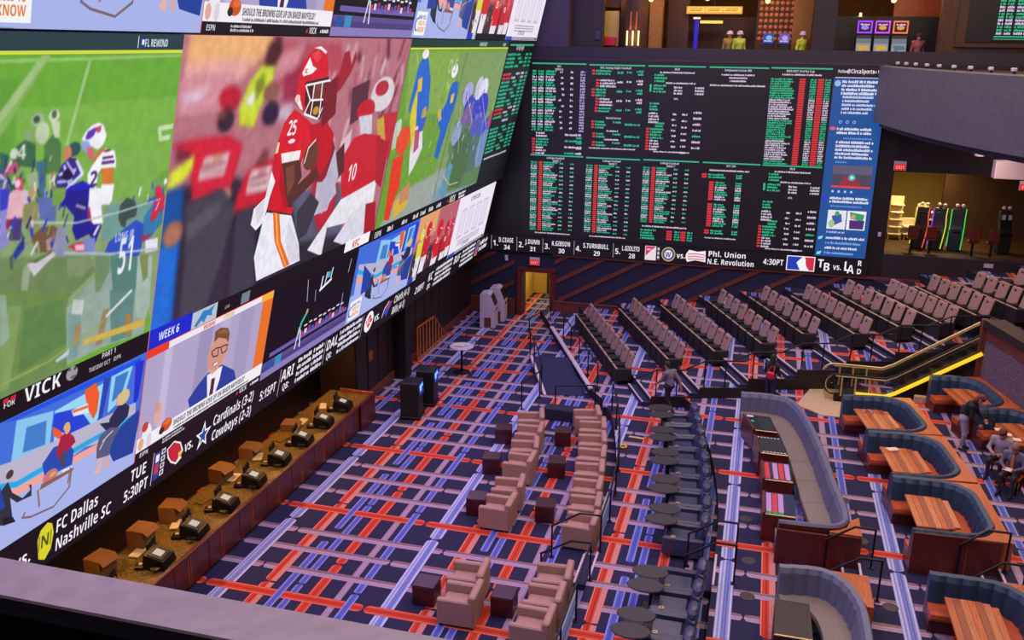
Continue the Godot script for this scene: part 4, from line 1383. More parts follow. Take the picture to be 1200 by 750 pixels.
func paint_studio(c: Canvas) -> void:
	c.rect("3f6cd8", 0, 0, 485, 241)
	c.rect("9db0e4", 0, 150, 485, 91)
	c.poly("1a50e0", [-31, -51, 157, -5, 453, 4, 469, 3, 472, 16, 158, 6, -30, -34])
	c.poly("86c4ee", [158, 8, 241, 24, 238, 98, 152, 79])
	c.poly("3f7cc8", [181, 30, 226, 36, 227, 82, 176, 74])
	c.poly("9ad4f4", [244, 26, 367, 19, 361, 84, 348, 102, 248, 91])
	c.poly("1d3fd0", [245, 31, 304, 44, 348, 102, 289, 93, 241, 56])
	c.poly("ee5a24", [315, 16, 344, 10, 356, 37, 355, 71, 346, 84, 327, 54])
	c.poly("ee5a24", [242, 54, 262, 71, 284, 107, 246, 74])
	c.poly("d8e8f8", [285, 42, 327, 44, 332, 65, 292, 56])
	c.poly("e86a50", [287, 43, 327, 48, 329, 54, 290, 49])
	c.poly("2440b0", [365, 12, 383, 14, 370, 94, 359, 95])
	c.poly("8fd0f2", [386, 14, 446, 13, 430, 71, 385, 88])
	c.poly("3a78c8", [398, 19, 435, 20, 421, 62, 394, 69])
	c.poly("1a2ccc", [454, 10, 480, 13, 475, 89, 462, 114])
	c.poly("b8b2cc", [152, 79, 468, 98, 478, 170, 330, 134, 195, 153, 22, 113, 20, 54])
	c.poly("22a4e4", [20, 69, 167, 123, 328, 122, 472, 124, 474, 134, 330, 133, 168, 134, 21, 83])
	c.poly("f0a298", [21, 93, 168, 137, 331, 140, 409, 146, 411, 160, 333, 155, 169, 151, 22, 113])
	c.poly("a6b2e8", [22, 113, 169, 151, 333, 155, 493, 170, 484, 248, 343, 241, 140, 249, 27, 237])
	c.blur(3)
	c.poly("1f48b0", [224, 118, 248, 97, 283, 102, 301, 127, 300, 155, 233, 150])
	c.poly("a61e3c", [256, 112, 264, 83, 280, 79, 298, 98, 304, 111, 280, 122, 261, 126])
	c.ell("e0a878", 280, 76, 7, 9)
	c.ell("d8b070", 277, 69, 8, 8)
	c.poly("4a4450", [265, 119, 282, 118, 280, 148, 270, 145])
	c.ell("c4747c", 246, 152, 18, 13)
	c.ell("d8a84c", 252, 151, 8, 4)
	c.poly("8a5a50", [226, 158, 306, 163, 303, 169, 222, 168])
	c.poly("e4e0ec", [273, 154, 302, 159, 301, 163, 277, 160])
	c.line("7a6470", 4, [192, 195, 186, 203, 206, 212, 261, 221, 298, 200, 299, 171, 296, 159])
	c.line("8a6c64", 4, [218, 165, 225, 202])
	c.line("8a6c64", 4, [295, 169, 293, 191])
	c.poly("1a3f96", [402, 178, 416, 137, 480, 119, 486, 133, 478, 214, 418, 205])
	c.poly("23264c", [393, 103, 413, 86, 432, 84, 450, 100, 448, 120, 423, 131, 395, 134, 365, 101, 393, 110])
	c.ell("d8a488", 417, 72, 11, 13)
	c.ell("d4bc88", 429, 72, 17, 16)
	c.poly("56587c", [369, 128, 398, 123, 430, 136, 410, 152, 402, 184, 366, 175, 364, 149])
	c.line("c8c8da", 3, [379, 144, 407, 133])
	c.line("c8c8da", 3, [373, 159, 386, 141])
	c.poly("e0b0a4", [371, 178, 383, 180, 383, 212, 361, 203, 371, 194])
	c.poly("d8a89c", [392, 184, 405, 187, 406, 212, 392, 205])
	c.poly("2a2c3a", [132, 126, 148, 114, 159, 140, 183, 163, 189, 161, 200, 156, 196, 143, 202, 147, 204, 169, 171, 165, 155, 148, 163, 190, 145, 195, 112, 178, 108, 114])
	c.poly("1a1820", [141, 179, 164, 189, 171, 202, 144, 195])
	c.ell("4a3430", 151, 102, 8, 8)
	c.poly("1f3fa0", [61, 65, 130, 110, 146, 160, 77, 164])
	c.blur(1.2)
	c.rect("f4f2f4", 14, 172, 80, 62)
	c.ell("2a54b8", 26, 206, 14, 18)
	c.ell("f4f2f4", 30, 206, 12, 14)
	c.text("WHAT YOU", 30, 192, 14, "1c3c9c", 0.78)
	c.text("NEED TO", 34, 208, 16, "e07a24", 0.76)
	c.text("KNOW", 34, 226, 19, "e07a24", 0.85)
func paint_anchor(c: Canvas) -> void:
	c.rect("aea2c6", 0, 0, 485, 241)
	c.rect("c2b8d6", 60, 0, 26, 241)
	c.rect("9c90b8", 180, 0, 50, 241)
	c.rect("b8aed0", 260, 0, 40, 241)
	c.rect("a296bc", 340, 0, 60, 241)
	c.blur(8)
	c.rect("ece6ee", 0, 0, 485, 14)
	c.rect("e83a1c", 0, 0, 70, 16)
	c.text("BROWNS", 190, 12, 13, "d0301c", 0.8)
	c.text("/ STEELERS", 262, 12, 13, "c8a020", 0.72)
	c.rect("f0b040", 430, 0, 55, 18)
	c.rect("e8701c", 438, 18, 47, 174)
	c.poly("233c9c", [167, 167, 191, 149, 220, 133, 234, 128, 271, 123, 291, 127, 349, 162, 364, 190, 344, 207, 254, 197, 180, 195])
	c.poly("efeaf2", [231, 132, 269, 131, 292, 130, 288, 162, 274, 200, 247, 199])
	c.poly("4a2040", [252, 149, 267, 150, 267, 168, 267, 202, 251, 195, 253, 173])
	c.poly("dca08c", [234, 123, 225, 79, 232, 55, 250, 51, 290, 60, 306, 78, 305, 102, 291, 120, 270, 134, 251, 137])
	c.ell("d09482", 263, 90, 40, 40)
	c.poly("7a4a30", [241, 57, 239, 32, 260, 28, 292, 38, 303, 55, 302, 77, 291, 64, 257, 51])
	c.poly("8e5c3c", [245, 34, 284, 37, 298, 53, 263, 44])
	c.line("2e2030", 3, [235, 78, 254, 75, 273, 79, 287, 79, 304, 82])
	c.line("2e2030", 3, [237, 80, 246, 93, 265, 96, 264, 80])
	c.line("2e2030", 3, [274, 81, 282, 97, 301, 95, 299, 83])
	c.line("a03c3c", 4, [248, 112, 272, 114])
	c.poly("efe6e8", [251, 112, 271, 112, 266, 117, 255, 117])
	c.rect("f0ecf2", 0, 190, 485, 32)
	c.text("SHOULD THE BROWNS GIVE UP ON BAKER MAYFIELD?", 122, 209, 18, "241c28", 0.62)
	c.word(126, 213, 300, 6, "7a7480", 3)
	c.rect("100c12", 0, 222, 485, 19)
	c.text("ESPN", 14, 237, 14, "e8e8ee", 0.8)
	c.word(90, 226, 70, 5, "c8c8d0", 2)
	c.word(90, 233, 80, 5, "c8c8d0", 6)
	c.text("VICK", 390, 238, 18, "f0eef2", 0.8)
	c.rect("c8202c", 376, 229, 8, 8)
	c.word(440, 228, 38, 8, "e0e0e8", 5)
	c.ell("dca8a0", 62, 158, 13, 26)
	c.ell("d89088", 56, 140, 9, 10)
	c.ell("ece6ec", 30, 192, 16, 26)
	c.ell("c83c30", 22, 170, 10, 11)
	c.ell("d8d0dc", 40, 206, 8, 16)
	c.ell("e0a890", 14, 206, 9, 14)
	c.ell("c8501c", 96, 196, 20, 15)
	c.ell("e0702c", 100, 190, 12, 6)
	c.ell("3a2018", 82, 204, 9, 8)
func paint_tennis(c: Canvas) -> void:
	c.rect("06040a", 0, 0, 490, 241)
	c.rect("5a4a8c", 0, 196, 490, 12)
	c.rect("4a3c78", 0, 208, 490, 18)
	c.rect("6c5ca8", 30, 176, 450, 12)
	c.rect("8a7ab8", 0, 222, 490, 19)
	c.rect("b83a70", 190, 168, 15, 14)
	c.rect("d8c8dc", 211, 165, 15, 14)
	c.rect("8c3a6c", 232, 162, 15, 14)
	c.rect("4a58c0", 253, 168, 15, 14)
	c.rect("b83a70", 274, 165, 15, 14)
	c.rect("d8c8dc", 295, 162, 15, 14)
	c.rect("8c3a6c", 316, 168, 15, 14)
	c.rect("4a58c0", 337, 165, 15, 14)
	c.rect("b83a70", 358, 162, 15, 14)
	c.rect("d8c8dc", 379, 168, 15, 14)
	c.rect("8c3a6c", 400, 165, 15, 14)
	c.rect("4a58c0", 421, 162, 15, 14)
	c.rect("b83a70", 442, 168, 15, 14)
	c.rect("e4dcec", 205, 152, 18, 5)
	c.rect("e4dcec", 233, 149, 18, 5)
	c.rect("e4dcec", 261, 152, 18, 5)
	c.rect("e4dcec", 289, 149, 18, 5)
	c.rect("e4dcec", 317, 152, 18, 5)
	c.rect("e4dcec", 345, 149, 18, 5)
	c.rect("e4dcec", 373, 152, 18, 5)
	c.rect("e4dcec", 401, 149, 18, 5)
	c.rect("e4dcec", 429, 152, 18, 5)
	c.line("3ac8a0", 9, [176, 172, 184, 140, 206, 118])
	c.line("d8d8e8", 6, [178, 150, 168, 210])
	c.line("e8e0f4", 6, [186, 160, 196, 212])
	c.ell("c89880", 208, 114, 6, 8)
	c.rect("2f8cc0", 64, 196, 34, 26)
	c.rect("1c50a0", 22, 200, 30, 22)
	c.line("e8e6f8", 2, [180, 18, 196, 84])
	c.line("c8c4e8", 2, [238, 60, 246, 96])
	c.line("f4f0fa", 8, [262, 70, 330, 52])
	c.line("f4f0fa", 6, [268, 66, 270, 30])
	c.line("e8e4f4", 5, [290, 58, 294, 24])
	c.line("f0f0f8", 5, [322, 48, 326, 18])
	c.rect("48a8c8", 296, 26, 20, 18)
	c.line("d0cce4", 3, [440, 60, 446, 20])
	c.line("b8b0d8", 3, [430, 120, 436, 180])
func paint_team(c: Canvas) -> void:
	c.rect("b8606c", 0, 0, 430, 241)
	c.rect("e0a06c", 0, 0, 200, 90)
	c.rect("3c2c3c", 0, 130, 430, 111)
	c.blur(20)
	c.ell("cfd83a", 60, 70, 21, 23)
	c.poly("cfd83a", [30, 97, 87, 93, 92, 160, 33, 160])
	c.poly("e4dfe8", [41, 152, 85, 152, 78, 241, 37, 241])
	c.line("f0ecf0", 4, [64, 70, 79, 78])
	c.ell("cc2030", 120, 60, 26, 28)
	c.poly("cc2030", [83, 93, 153, 88, 159, 170, 87, 170])
	c.poly("e4dfe8", [96, 161, 150, 161, 142, 241, 92, 241])
	c.line("f0ecf0", 4, [124, 60, 144, 68])
	c.ell("d41c2c", 250, 80, 30, 32)
	c.poly("d41c2c", [208, 117, 287, 112, 295, 205, 213, 205])
	c.poly("e4dfe8", [223, 195, 285, 195, 275, 241, 218, 241])
	c.line("f0ecf0", 4, [254, 80, 277, 88])
	c.ell("c41e2e", 340, 95, 25, 27)
	c.poly("c41e2e", [305, 126, 371, 122, 377, 200, 309, 200])
	c.poly("e4dfe8", [317, 191, 369, 191, 361, 241, 313, 241])
	c.line("f0ecf0", 4, [344, 95, 363, 103])
	c.ell("c8304a", 395, 90, 24, 26)
	c.poly("c8304a", [361, 120, 425, 116, 431, 190, 365, 190])
	c.poly("e4dfe8", [373, 182, 423, 182, 415, 241, 369, 241])
	c.line("f0ecf0", 4, [399, 90, 417, 98])
	c.scatter(10, 30, 410, 170, 60, ["f0ecf0", "a81c2c", "e4dfe8", "5a2c30", "c8a040", "d8b0b8"], 8, 3)
	c.blur(2)
	c.rect("0e0a10", 0, 222, 430, 19)
	c.rect("1c3ac8", 0, 222, 52, 19)
	c.rect("b8c4cc", 54, 222, 30, 19)
	c.text("25", 232, 138, 30, "f4f0f4", 0.8)
	c.text("10", 330, 150, 26, "f0ecf0", 0.8)
func paint_notice(c: Canvas) -> void:
	c.rect("ece4f2", 0, 0, 490, 241)
	c.text("ATTENTION", 150, 34, 26, "6a6478", 0.9)
	c.rect("c8bed4", 60, 56, 70, 120)
	c.rect("e2daea", 66, 62, 58, 104)
	c.rect("c8bed4", 160, 56, 70, 120)
	c.rect("e2daea", 166, 62, 58, 104)
	c.rect("c8bed4", 260, 56, 70, 120)
	c.rect("e2daea", 266, 62, 58, 104)
	c.rect("c8bed4", 360, 56, 70, 120)
	c.rect("e2daea", 366, 62, 58, 104)
	c.word(90, 186, 300, 5, "9a92a8", 0)
	c.word(90, 195, 300, 5, "9a92a8", 1)
	c.word(90, 204, 300, 5, "9a92a8", 2)
	c.text("ATTENTION", 160, 222, 20, "7a7488", 0.9)
	c.rect("2c4cc8", 0, 228, 90, 13)
	c.rect("2a2630", 94, 230, 390, 9)
	c.word(100, 232, 360, 5, "d8d8e0", 8)

# ---------------------------------------------------------------- back wall with the odds board
func facing_panel(called: String, x0: float, x1: float, y1: float, y0: float, z: float, m: Material, parent: Node3D, depth := 0.06) -> MeshInstance3D:
	var b := MB.new()
	var t0 := Vector2.ZERO
	b.quad(Vector3(x0, y1, z), Vector3(x1, y1, z), Vector3(x1, y0, z), Vector3(x0, y0, z), Vector3.BACK, [Vector2(0, 0), Vector2(1, 0), Vector2(1, 1), Vector2(0, 1)])
	for q in [[x0, y1, x1, y1], [x1, y1, x1, y0], [x1, y0, x0, y0], [x0, y0, x0, y1]]:
		b.quad(Vector3(q[0], q[1], z), Vector3(q[2], q[3], z), Vector3(q[2], q[3], z - depth), Vector3(q[0], q[1], z - depth), Vector3((q[0] + q[2]) / 2.0 - (x0 + x1) / 2.0, (q[1] + q[3]) / 2.0 - (y0 + y1) / 2.0, 0), [t0, t0, t0, t0])
	return obj(called, b, m, parent)

func wall_rect(called: String, x0: float, x1: float, y0: float, y1: float, m: Material, label: String) -> MeshInstance3D:
	return struct(called, one_box(Vector3((x0 + x1) / 2.0, (y0 + y1) / 2.0, -39.75), Vector3(x1 - x0, y1 - y0, 0.5)), m, label)

func sign_exit(at: Vector3, label: String) -> void:
	var t := thing("exit_sign", label, "sign", at)
	obj("case", one_box(Vector3(0, 0, 0), Vector3(0.46, 0.36, 0.1), 0.01), M.kiosk_white, t)
	var c := canvas(40, 24, 3.0)
	c.rect("c41820", 0, 0, 40, 24)
	c.text("EXIT", 4, 19, 17, "ff8a80", 0.9)
	facing_panel("exit_display", -0.2, 0.2, 0.08, -0.16, 0.06, shown("exit_text", c, 1.2), t, 0.01)

func build_back_wall() -> void:
	wall_rect("wall_back", -14.6, -10.05, 0, 3.0, M.navy_panel, "navy wall with brown diagonal boards left of the lit doorway")
	wall_rect("wall_back_1", -10.05, -8.78, 2.08, 3.0, M.navy_panel, "navy wall over the lit doorway")
	var low := wall_rect("wall_back_2", -8.78, 14, -0.02, 3.0, M.navy_panel, "navy wall with brown diagonal boards behind the chair rows")
	wall_rect("wall_back_3", -14.6, 4.4, 3.0, 11.4, M.plum_wall, "plum wall that carries the odds board")
	wall_rect("wall_back_13", 4.4, 5.1, 3.0, 11.4, M.black_panel, "black strip of wall right of the odds board")
	wall_rect("wall_back_4", 5.1, 11.0, 3.0, 3.95, M.dark_wall, "dark parapet below the opening to the slot hall")
	wall_rect("wall_back_5", 5.1, 11.0, 7.3, 11.4, M.dark_wall, "dark wall above the opening to the slot hall")
	wall_rect("wall_back_6", 11.0, 14, 3.0, 11.4, M.dark_wall, "dark wall right of the slot hall")
	wall_rect("wall_back_7", -14.6, 14, 11.4, 11.87, M.sill, "dull violet band below the upper openings")
	wall_rect("wall_back_8", -14.6, -8.3, 11.87, 17.4, M.plum_wall, "violet wall beside the upper opening")
	wall_rect("wall_back_9", 1.45, 2.3, 11.87, 17.4, M.dark_wall, "dark pier between the upper openings")
	wall_rect("wall_back_10", 6.05, 6.75, 11.87, 17.4, M.umber_wall, "brown pier at the end of the upper openings")
	wall_rect("wall_back_11", -8.3, 14, 15.6, 17.4, M.dark_wall, "dark wall over the upper openings")
	# brown diagonal boards, raised from the wall
	var left := get_node("wall_back") as Node3D
	for i in 10:
		var xt := -11.3 + i * 1.67
		for part in 2:
			var y0 := 2.94; var y1 := 0.82
			var xa := xt; var xb := xt - (y0 - y1) / 0.56
			if part == 0:
				if xb < -8.6 and xa > -8.6:
					xb = -8.6
				elif xa <= -8.6:
					continue
			else:
				if xa > -10.45:
					xa = -10.45
				if xb > -10.6 or xb >= xa:
					continue
				xb = maxf(xb, -14.0)
			var b := MB.new()
			var ya := y0 - (xt - xa) * 0.56; var yb := y0 - (xt - xb) * 0.56
			var h := 0.1
			b.quad(Vector3(xa, ya + h, -39.44), Vector3(xa, ya - h, -39.44), Vector3(xb, yb - h, -39.44), Vector3(xb, yb + h, -39.44), Vector3.BACK)
			b.quad(Vector3(xa, ya + h, -39.44), Vector3(xb, yb + h, -39.44), Vector3(xb, yb + h, -39.5), Vector3(xa, ya + h, -39.5), Vector3.UP)
			b.quad(Vector3(xa, ya - h, -39.44), Vector3(xb, yb - h, -39.44), Vector3(xb, yb - h, -39.5), Vector3(xa, ya - h, -39.5), Vector3.DOWN)
			obj("diagonal_board", b, M.brown_strip, low if part == 0 else left)
	obj("top_board", one_box(Vector3(2.6, 2.92, -39.44), Vector3(22.6, 0.1, 0.1), 0.01), M.brown_strip, low)
	obj("wainscot", one_box(Vector3(-6.0, 0.38, -39.42), Vector3(5.2, 0.76, 0.1), 0.01), M.brown_strip, low)
	obj("wainscot_rail", one_box(Vector3(-6.0, 0.79, -39.4), Vector3(5.2, 0.06, 0.14), 0.01), M.brown_strip, low)
	obj("wainscot", one_box(Vector3(-11.6, 0.38, -39.42), Vector3(2.4, 0.76, 0.1), 0.01), M.brown_strip, left)
	# doorway and the corridor behind it
	var d := thing("door_frame", "red-brown wooden frame of the lit doorway", "door frame", Vector3(-9.415, 0, -39.5))
	d.set_meta("kind", "structure")
	for s in [-1, 1]:
		obj("jamb", one_box(Vector3(s * 0.77, 1.06, 0.02), Vector3(0.26, 2.12, 0.2), 0.01), M.red_wood, d)
	obj("lintel", one_box(Vector3(0, 2.17, 0.02), Vector3(1.8, 0.2, 0.2), 0.01), M.red_wood, d)
	struct("wall_corridor", one_box(Vector3(-10.65, 1.3, -41.9), Vector3(0.3, 2.6, 3.8)), M.cream_wall, "cream wall on the left of the corridor")
	struct("wall_corridor_1", one_box(Vector3(-8.2, 1.3, -41.9), Vector3(0.3, 2.6, 3.8)), M.cream_wall, "cream wall on the right of the corridor")
	var cw := struct("wall_corridor_2", one_box(Vector3(-9.4, 1.3, -43.6), Vector3(2.8, 2.6, 0.3)), M.cream_wall, "cream wall at the end of the corridor with a brown handrail")
	obj("handrail", one_tube([Vector3(-9.6, 0.95, -43.35), Vector3(-8.5, 1.75, -43.35)], 0.04), M.brown_strip, cw)
	obj("panel", one_box(Vector3(-8.95, 0.45, -43.4), Vector3(0.9, 0.5, 0.1)), M.cabinet, cw)
	obj("panel", one_box(Vector3(-9.75, 1.1, -43.4), Vector3(0.12, 2.1, 0.1)), M.umber_wall, cw)
	struct("ceiling_corridor", one_box(Vector3(-9.4, 2.7, -41.7), Vector3(2.8, 0.2, 4.2)), M.ceiling_paint, "ceiling of the corridor")
	var cl := thing("corridor_lamp", "warm ceiling lamp inside the doorway corridor", "lamp", Vector3(-9.4, 2.56, -41.6))
	obj("diffuser", one_box(Vector3.ZERO, Vector3(0.5, 0.04, 0.5), 0.01), M.warm_bulb, cl)
	area_light(cl, Vector3(0, -0.05, 0), Vector2(0.5, 0.5), 6.0, Color.html("ffdc84"), Vector3.DOWN)
	sign_exit(Vector3(-9.5, 2.58, -39.4), "red exit sign above the lit doorway")
	tag(obj("wall_speaker", one_box(Vector3(-10.82, 2.64, -39.42), Vector3(0.14, 0.26, 0.14), 0.02), M.kiosk_white), "small white wall box left of the exit sign", "speaker")
	# odds board, feed panel and ticker
	var board := thing("odds_board", "large black LED odds board with green, white and red rows", "screen", Vector3(0, 0, 0))
	obj("cabinet", one_box(Vector3(-3.6, 7.2, -39.43), Vector3(16.0, 8.3, 0.11), 0.01), M.black_panel, board)
	var c := canvas(1265, 760, 1.6)
	paint_board(c)
	facing_panel("odds_display", -10.2, 2.42, 11.35, 3.75, -39.35, shown("odds_text", c, 1.0), board)
	c = canvas(198, 760, 2.0)
	paint_feed(c)
	facing_panel("feed_display", 2.43, 4.4, 11.3, 3.72, -39.35, shown("feed_text", c, 1.0), board)
	c = canvas(1615, 74, 1.25)
	paint_back_ticker(c)
	facing_panel("ticker_display", -11.6, 4.53, 3.7, 2.99, -39.33, shown("back_ticker", c, 1.0), board)
	area_light(board, Vector3(-3.0, 7.2, -39.25), Vector2(14.5, 7.5), 5.0, Color.html("b8c8ff"), Vector3.BACK)

func paint_feed(c: Canvas) -> void:
	c.rect("0c0910", 0, 0, 198, 760)
	c.text("Follow", 12, 26, 16, "e8e0ee", 0.75); c.text("@CircaSports", 46, 27, 22, "f2ecf6", 0.72); c.text("on Twitter", 142, 26, 16, "e8e0ee", 0.72)
	c.rect("d8c8e4", 4, 42, 190, 3)
	c.rect("1b4f96", 0, 46, 198, 714)
	c.rect("174684", 30, 88, 152, 110); c.rect("1b4f96", 32, 90, 148, 106)
	c.ell("8fb8e8", 16, 66, 12, 12)
	for i in 4:
		c.word(32, 54 + i * 15, 140 - (i % 2) * 20, 10, "e0dcec", i)
	for i in 6:
		c.word(40, 98 + i * 15, 128 - (i % 3) * 14, 9, "cfd0e6", i + 3)
	for i in 3:
		c.ell("b8c8e8", 42 + i * 26, 214, 6, 6)
		c.ell("1b4f96", 42 + i * 26, 214, 4, 4)
	c.ell("e05a74", 16, 240, 12, 7)
	for i in 2:
		c.word(32, 236 + i * 15, 130, 10, "e0dcec", i + 8)
	c.word(60, 274, 110, 7, "5a8cd0", 4)
	for i in 5:
		c.word(34, 288 + i * 15, 142 - (i % 2) * 14, 10, "dcd8ea", i + 12)
	c.word(40, 368, 44, 7, "5a8cd0", 4)
	c.rect("4a4458", 34, 384, 150, 92); c.rect("5c5870", 34, 384, 150, 36); c.poly("9a2c3c", [60, 470, 84, 426, 120, 424, 150, 470]); c.rect("d84858", 34, 466, 150, 8); c.ell("3cb4c8", 110, 432, 13, 13); c.poly("f0f0f4", [106, 425, 106, 439, 118, 432])
	for i in 4:
		c.ell("b8c8e8", 42 + i * 24, 490, 5, 5)
	c.ell("2a3cc8", 14, 520, 12, 10)
	for i in 2:
		c.word(34, 512 + i * 14, 150, 10, "e0dcec", i + 20)
	c.word(40, 546, 120, 7, "5a8cd0", 4)
	c.rect("e6e2ea", 34, 566, 72, 78); c.rect("f0eaf0", 110, 566, 72, 78)
	c.poly("3c58a8", [50, 590, 86, 580, 92, 612, 60, 630]); c.ell("3ca060", 70, 580, 9, 10); c.poly("2f9a6a", [118, 570, 176, 580, 172, 606, 124, 600]); c.poly("4c2c74", [120, 604, 178, 604, 176, 640, 122, 640]); c.ell("c89878", 134, 590, 9, 11); c.ell("9cc48c", 52, 622, 12, 16)
	c.word(36, 652, 70, 9, "a8b8e0", 3)
	for i in 4:
		c.word(36, 676 + i * 21, 150 - i * 12, 10, "dcd8ea" if i % 2 == 0 else "7aa4dc", i + 31)
	c.poly("8cd8e0", [8, 678, 26, 674, 20, 688, 6, 690]); c.poly("8cd8e0", [8, 742, 26, 738, 20, 752, 6, 754])

func paint_back_ticker(c: Canvas) -> void:
	c.rect("08060a", 0, 0, 1615, 74)
	var x := func(v: float) -> float: return (v + 11.6) * 100.0
	var w := "f6f2fa"
	var names := [["1.", "D.CEASE", "34", -11.45, -11.18, -10.37], ["2.", "J.DUNN", "31", -10.25, -9.93, -9.2], ["3.", "K.GIBSON", "30", -9.05, -8.72, -7.78], ["4.", "S.TURNBULL", "29", -7.63, -7.3, -6.03], ["5.", "L.GIOLITO", "28", -5.88, -5.58, -4.64]]
	for n in names:
		c.rect("b8b0c4", x.call(n[3]) - 8, 4, 2, 66)
		c.text(n[0], x.call(n[3]), 52, 36, w, 0.85)
		c.text(n[1], x.call(n[4]), 34, 31, w, (n[5] - n[4]) * 100.0 / (String(n[1]).length() * 20.5))
		c.text(n[2], (x.call(n[4]) + x.call(n[5])) / 2.0 - 16, 68, 30, w, 0.9)
	var a: float = x.call(-4.56)
	c.rect("e8d8e0", a, 4, 48, 66); c.poly("d0305c", [a + 3, 6, a + 46, 6, a + 3, 50]); c.rect("3c3a58", a + 52, 6, 12, 62)
	for i in 3:
		c.rect("d8d0e4", a + 54, 10 + i * 19, 8, 12)
	c.text("MLS", a + 8, 26, 14, "f4e8ee", 0.8)
	c.ell("b8a878", -3.55 * 100 + 1160, 37, 30, 33); c.ell("2a3c6a", 805, 37, 25, 27); c.ell("e4e0ea", 805, 37, 18, 20); c.text("W", 792, 50, 32, "2a3c6a", 0.8)
	c.text("vs.", x.call(-3.2), 52, 36, w, 0.8)
	a = x.call(-2.8)
	c.poly("f0eaf2", [a, 30, a + 12, 10, a + 50, 16, a + 82, 10, a + 84, 62, a + 40, 56, a + 6, 66, a - 2, 46])
	for i in 3:
		c.line("d86a7c", 5, [a + 8, 30 + i * 11, a + 40, 26 + i * 12, a + 78, 30 + i * 11])
	c.text("Phl. Union", x.call(-1.88), 33, 34, w, 0.95); c.text("N.E. Revolution", x.call(-1.9), 68, 34, w, 0.78)
	c.text("4:30PT", x.call(0.42), 52, 36, w, 0.74)
	a = x.call(1.36)
	c.rect("f0ecf4", a, 4, 114, 66); c.poly("1c3cb0", [a + 4, 8, a + 62, 8, a + 40, 34, a + 56, 66, a + 4, 66]); c.poly("d02c44", [a + 72, 8, a + 110, 8, a + 110, 66, a + 84, 66]); c.poly("f4f2f8", [a + 40, 34, a + 58, 12, a + 76, 18, a + 78, 44, a + 92, 66, a + 56, 66, a + 48, 46])
	c.text("T", x.call(2.6), 48, 50, w, 0.9); c.text("B", x.call(2.82), 62, 50, w, 0.9); c.text("vs.", x.call(3.22), 54, 36, w, 0.72)
	c.text("L", x.call(3.62), 56, 58, w, 0.8); c.text("A", x.call(3.78), 66, 52, w, 0.8)
	c.text("R", x.call(4.15), 30, 32, w, 0.9); c.text("D", x.call(4.15), 66, 32, w, 0.9)

# ---------------------------------------------------------------- rooms behind the upper openings
func globe_lamp(at: Vector3, label: String, power: float) -> void:
	var t := thing("pendant_lamp", label, "lamp", at, 0.0, "globe lamps in the upper hall")
	var b := MB.new()
	b.lathe(Vector3.ZERO, [Vector2(0, -0.11), Vector2(0.08, -0.08), Vector2(0.11, 0), Vector2(0.08, 0.08), Vector2(0, 0.11)], 12)
	obj("globe", b, M.warm_bulb, t)
	obj("cord", one_tube([Vector3(0, 0.11, 0), Vector3(0, 15.55 - at.y, 0)], 0.012, 6), M.black_metal, t)
	omni(t, Vector3.ZERO, power, Color.html("ffc46a"), 0.1)

func slot_machine(at: Vector3, turn: float, label: String, trim: String, seed_: int) -> void:
	var t := thing("slot_machine", label, "slot machine", at, turn)
	obj("plinth", one_box(Vector3(0, -0.1, 0), Vector3(0.66, 0.2, 0.54), 0.01), M.black_metal, t)
	obj("base", one_box(Vector3(0, 0.35, 0), Vector3(0.62, 0.7, 0.5), 0.03), M.black_panel, t)
	obj("button_deck", one_box(Vector3(0, 0.74, 0.16), Vector3(0.62, 0.1, 0.44), 0.03), M.black_metal, t)
	var c := canvas(54, 60, 2.0)
	c.rect("8c96a8", 0, 0, 54, 60); c.rect("6a7488", 0, 0, 54, 26)
	for i in 9:
		c.ell("e0a820" if seed_ != 2 else "4a6a80", 12 + (i % 4) * 10 + (i / 4) * 3, 38 + (i / 4) * 8, 6, 5)
	var tilt := Basis(Vector3.RIGHT, -0.18)
	var scr := MB.new()
	scr.quad(Vector3(-0.27, 1.42, 0.02), Vector3(0.27, 1.42, 0.02), Vector3(0.27, 0.82, 0.16), Vector3(-0.27, 0.82, 0.16), Vector3.BACK, [Vector2(0, 0), Vector2(1, 0), Vector2(1, 1), Vector2(0, 1)])
	obj("display", scr, shown("reels_%d" % seed_, c, 0.8), t)
	obj("cabinet", one_box(Vector3(0, 1.1, -0.06), Vector3(0.62, 0.74, 0.28), 0.03, tilt), M.black_panel, t)
	obj("topper", one_box(Vector3(0, 1.78, -0.08), Vector3(0.6, 0.5, 0.12), 0.03), M.black_panel, t)
	c = canvas(50, 40, 2.0)
	c.rect(trim, 0, 0, 50, 40); c.rect("140818", 5, 5, 40, 30)
	c.ell("d88838" if seed_ != 0 else "8a7ad8", 25, 22, 13, 7); c.word(10, 9, 30, 6, "d8b0e8", seed_)
	facing_panel("topper_display", -0.28, 0.28, 2.02, 1.54, -0.015, shown("topper_%d" % seed_, c, 1.2), t, 0.01)

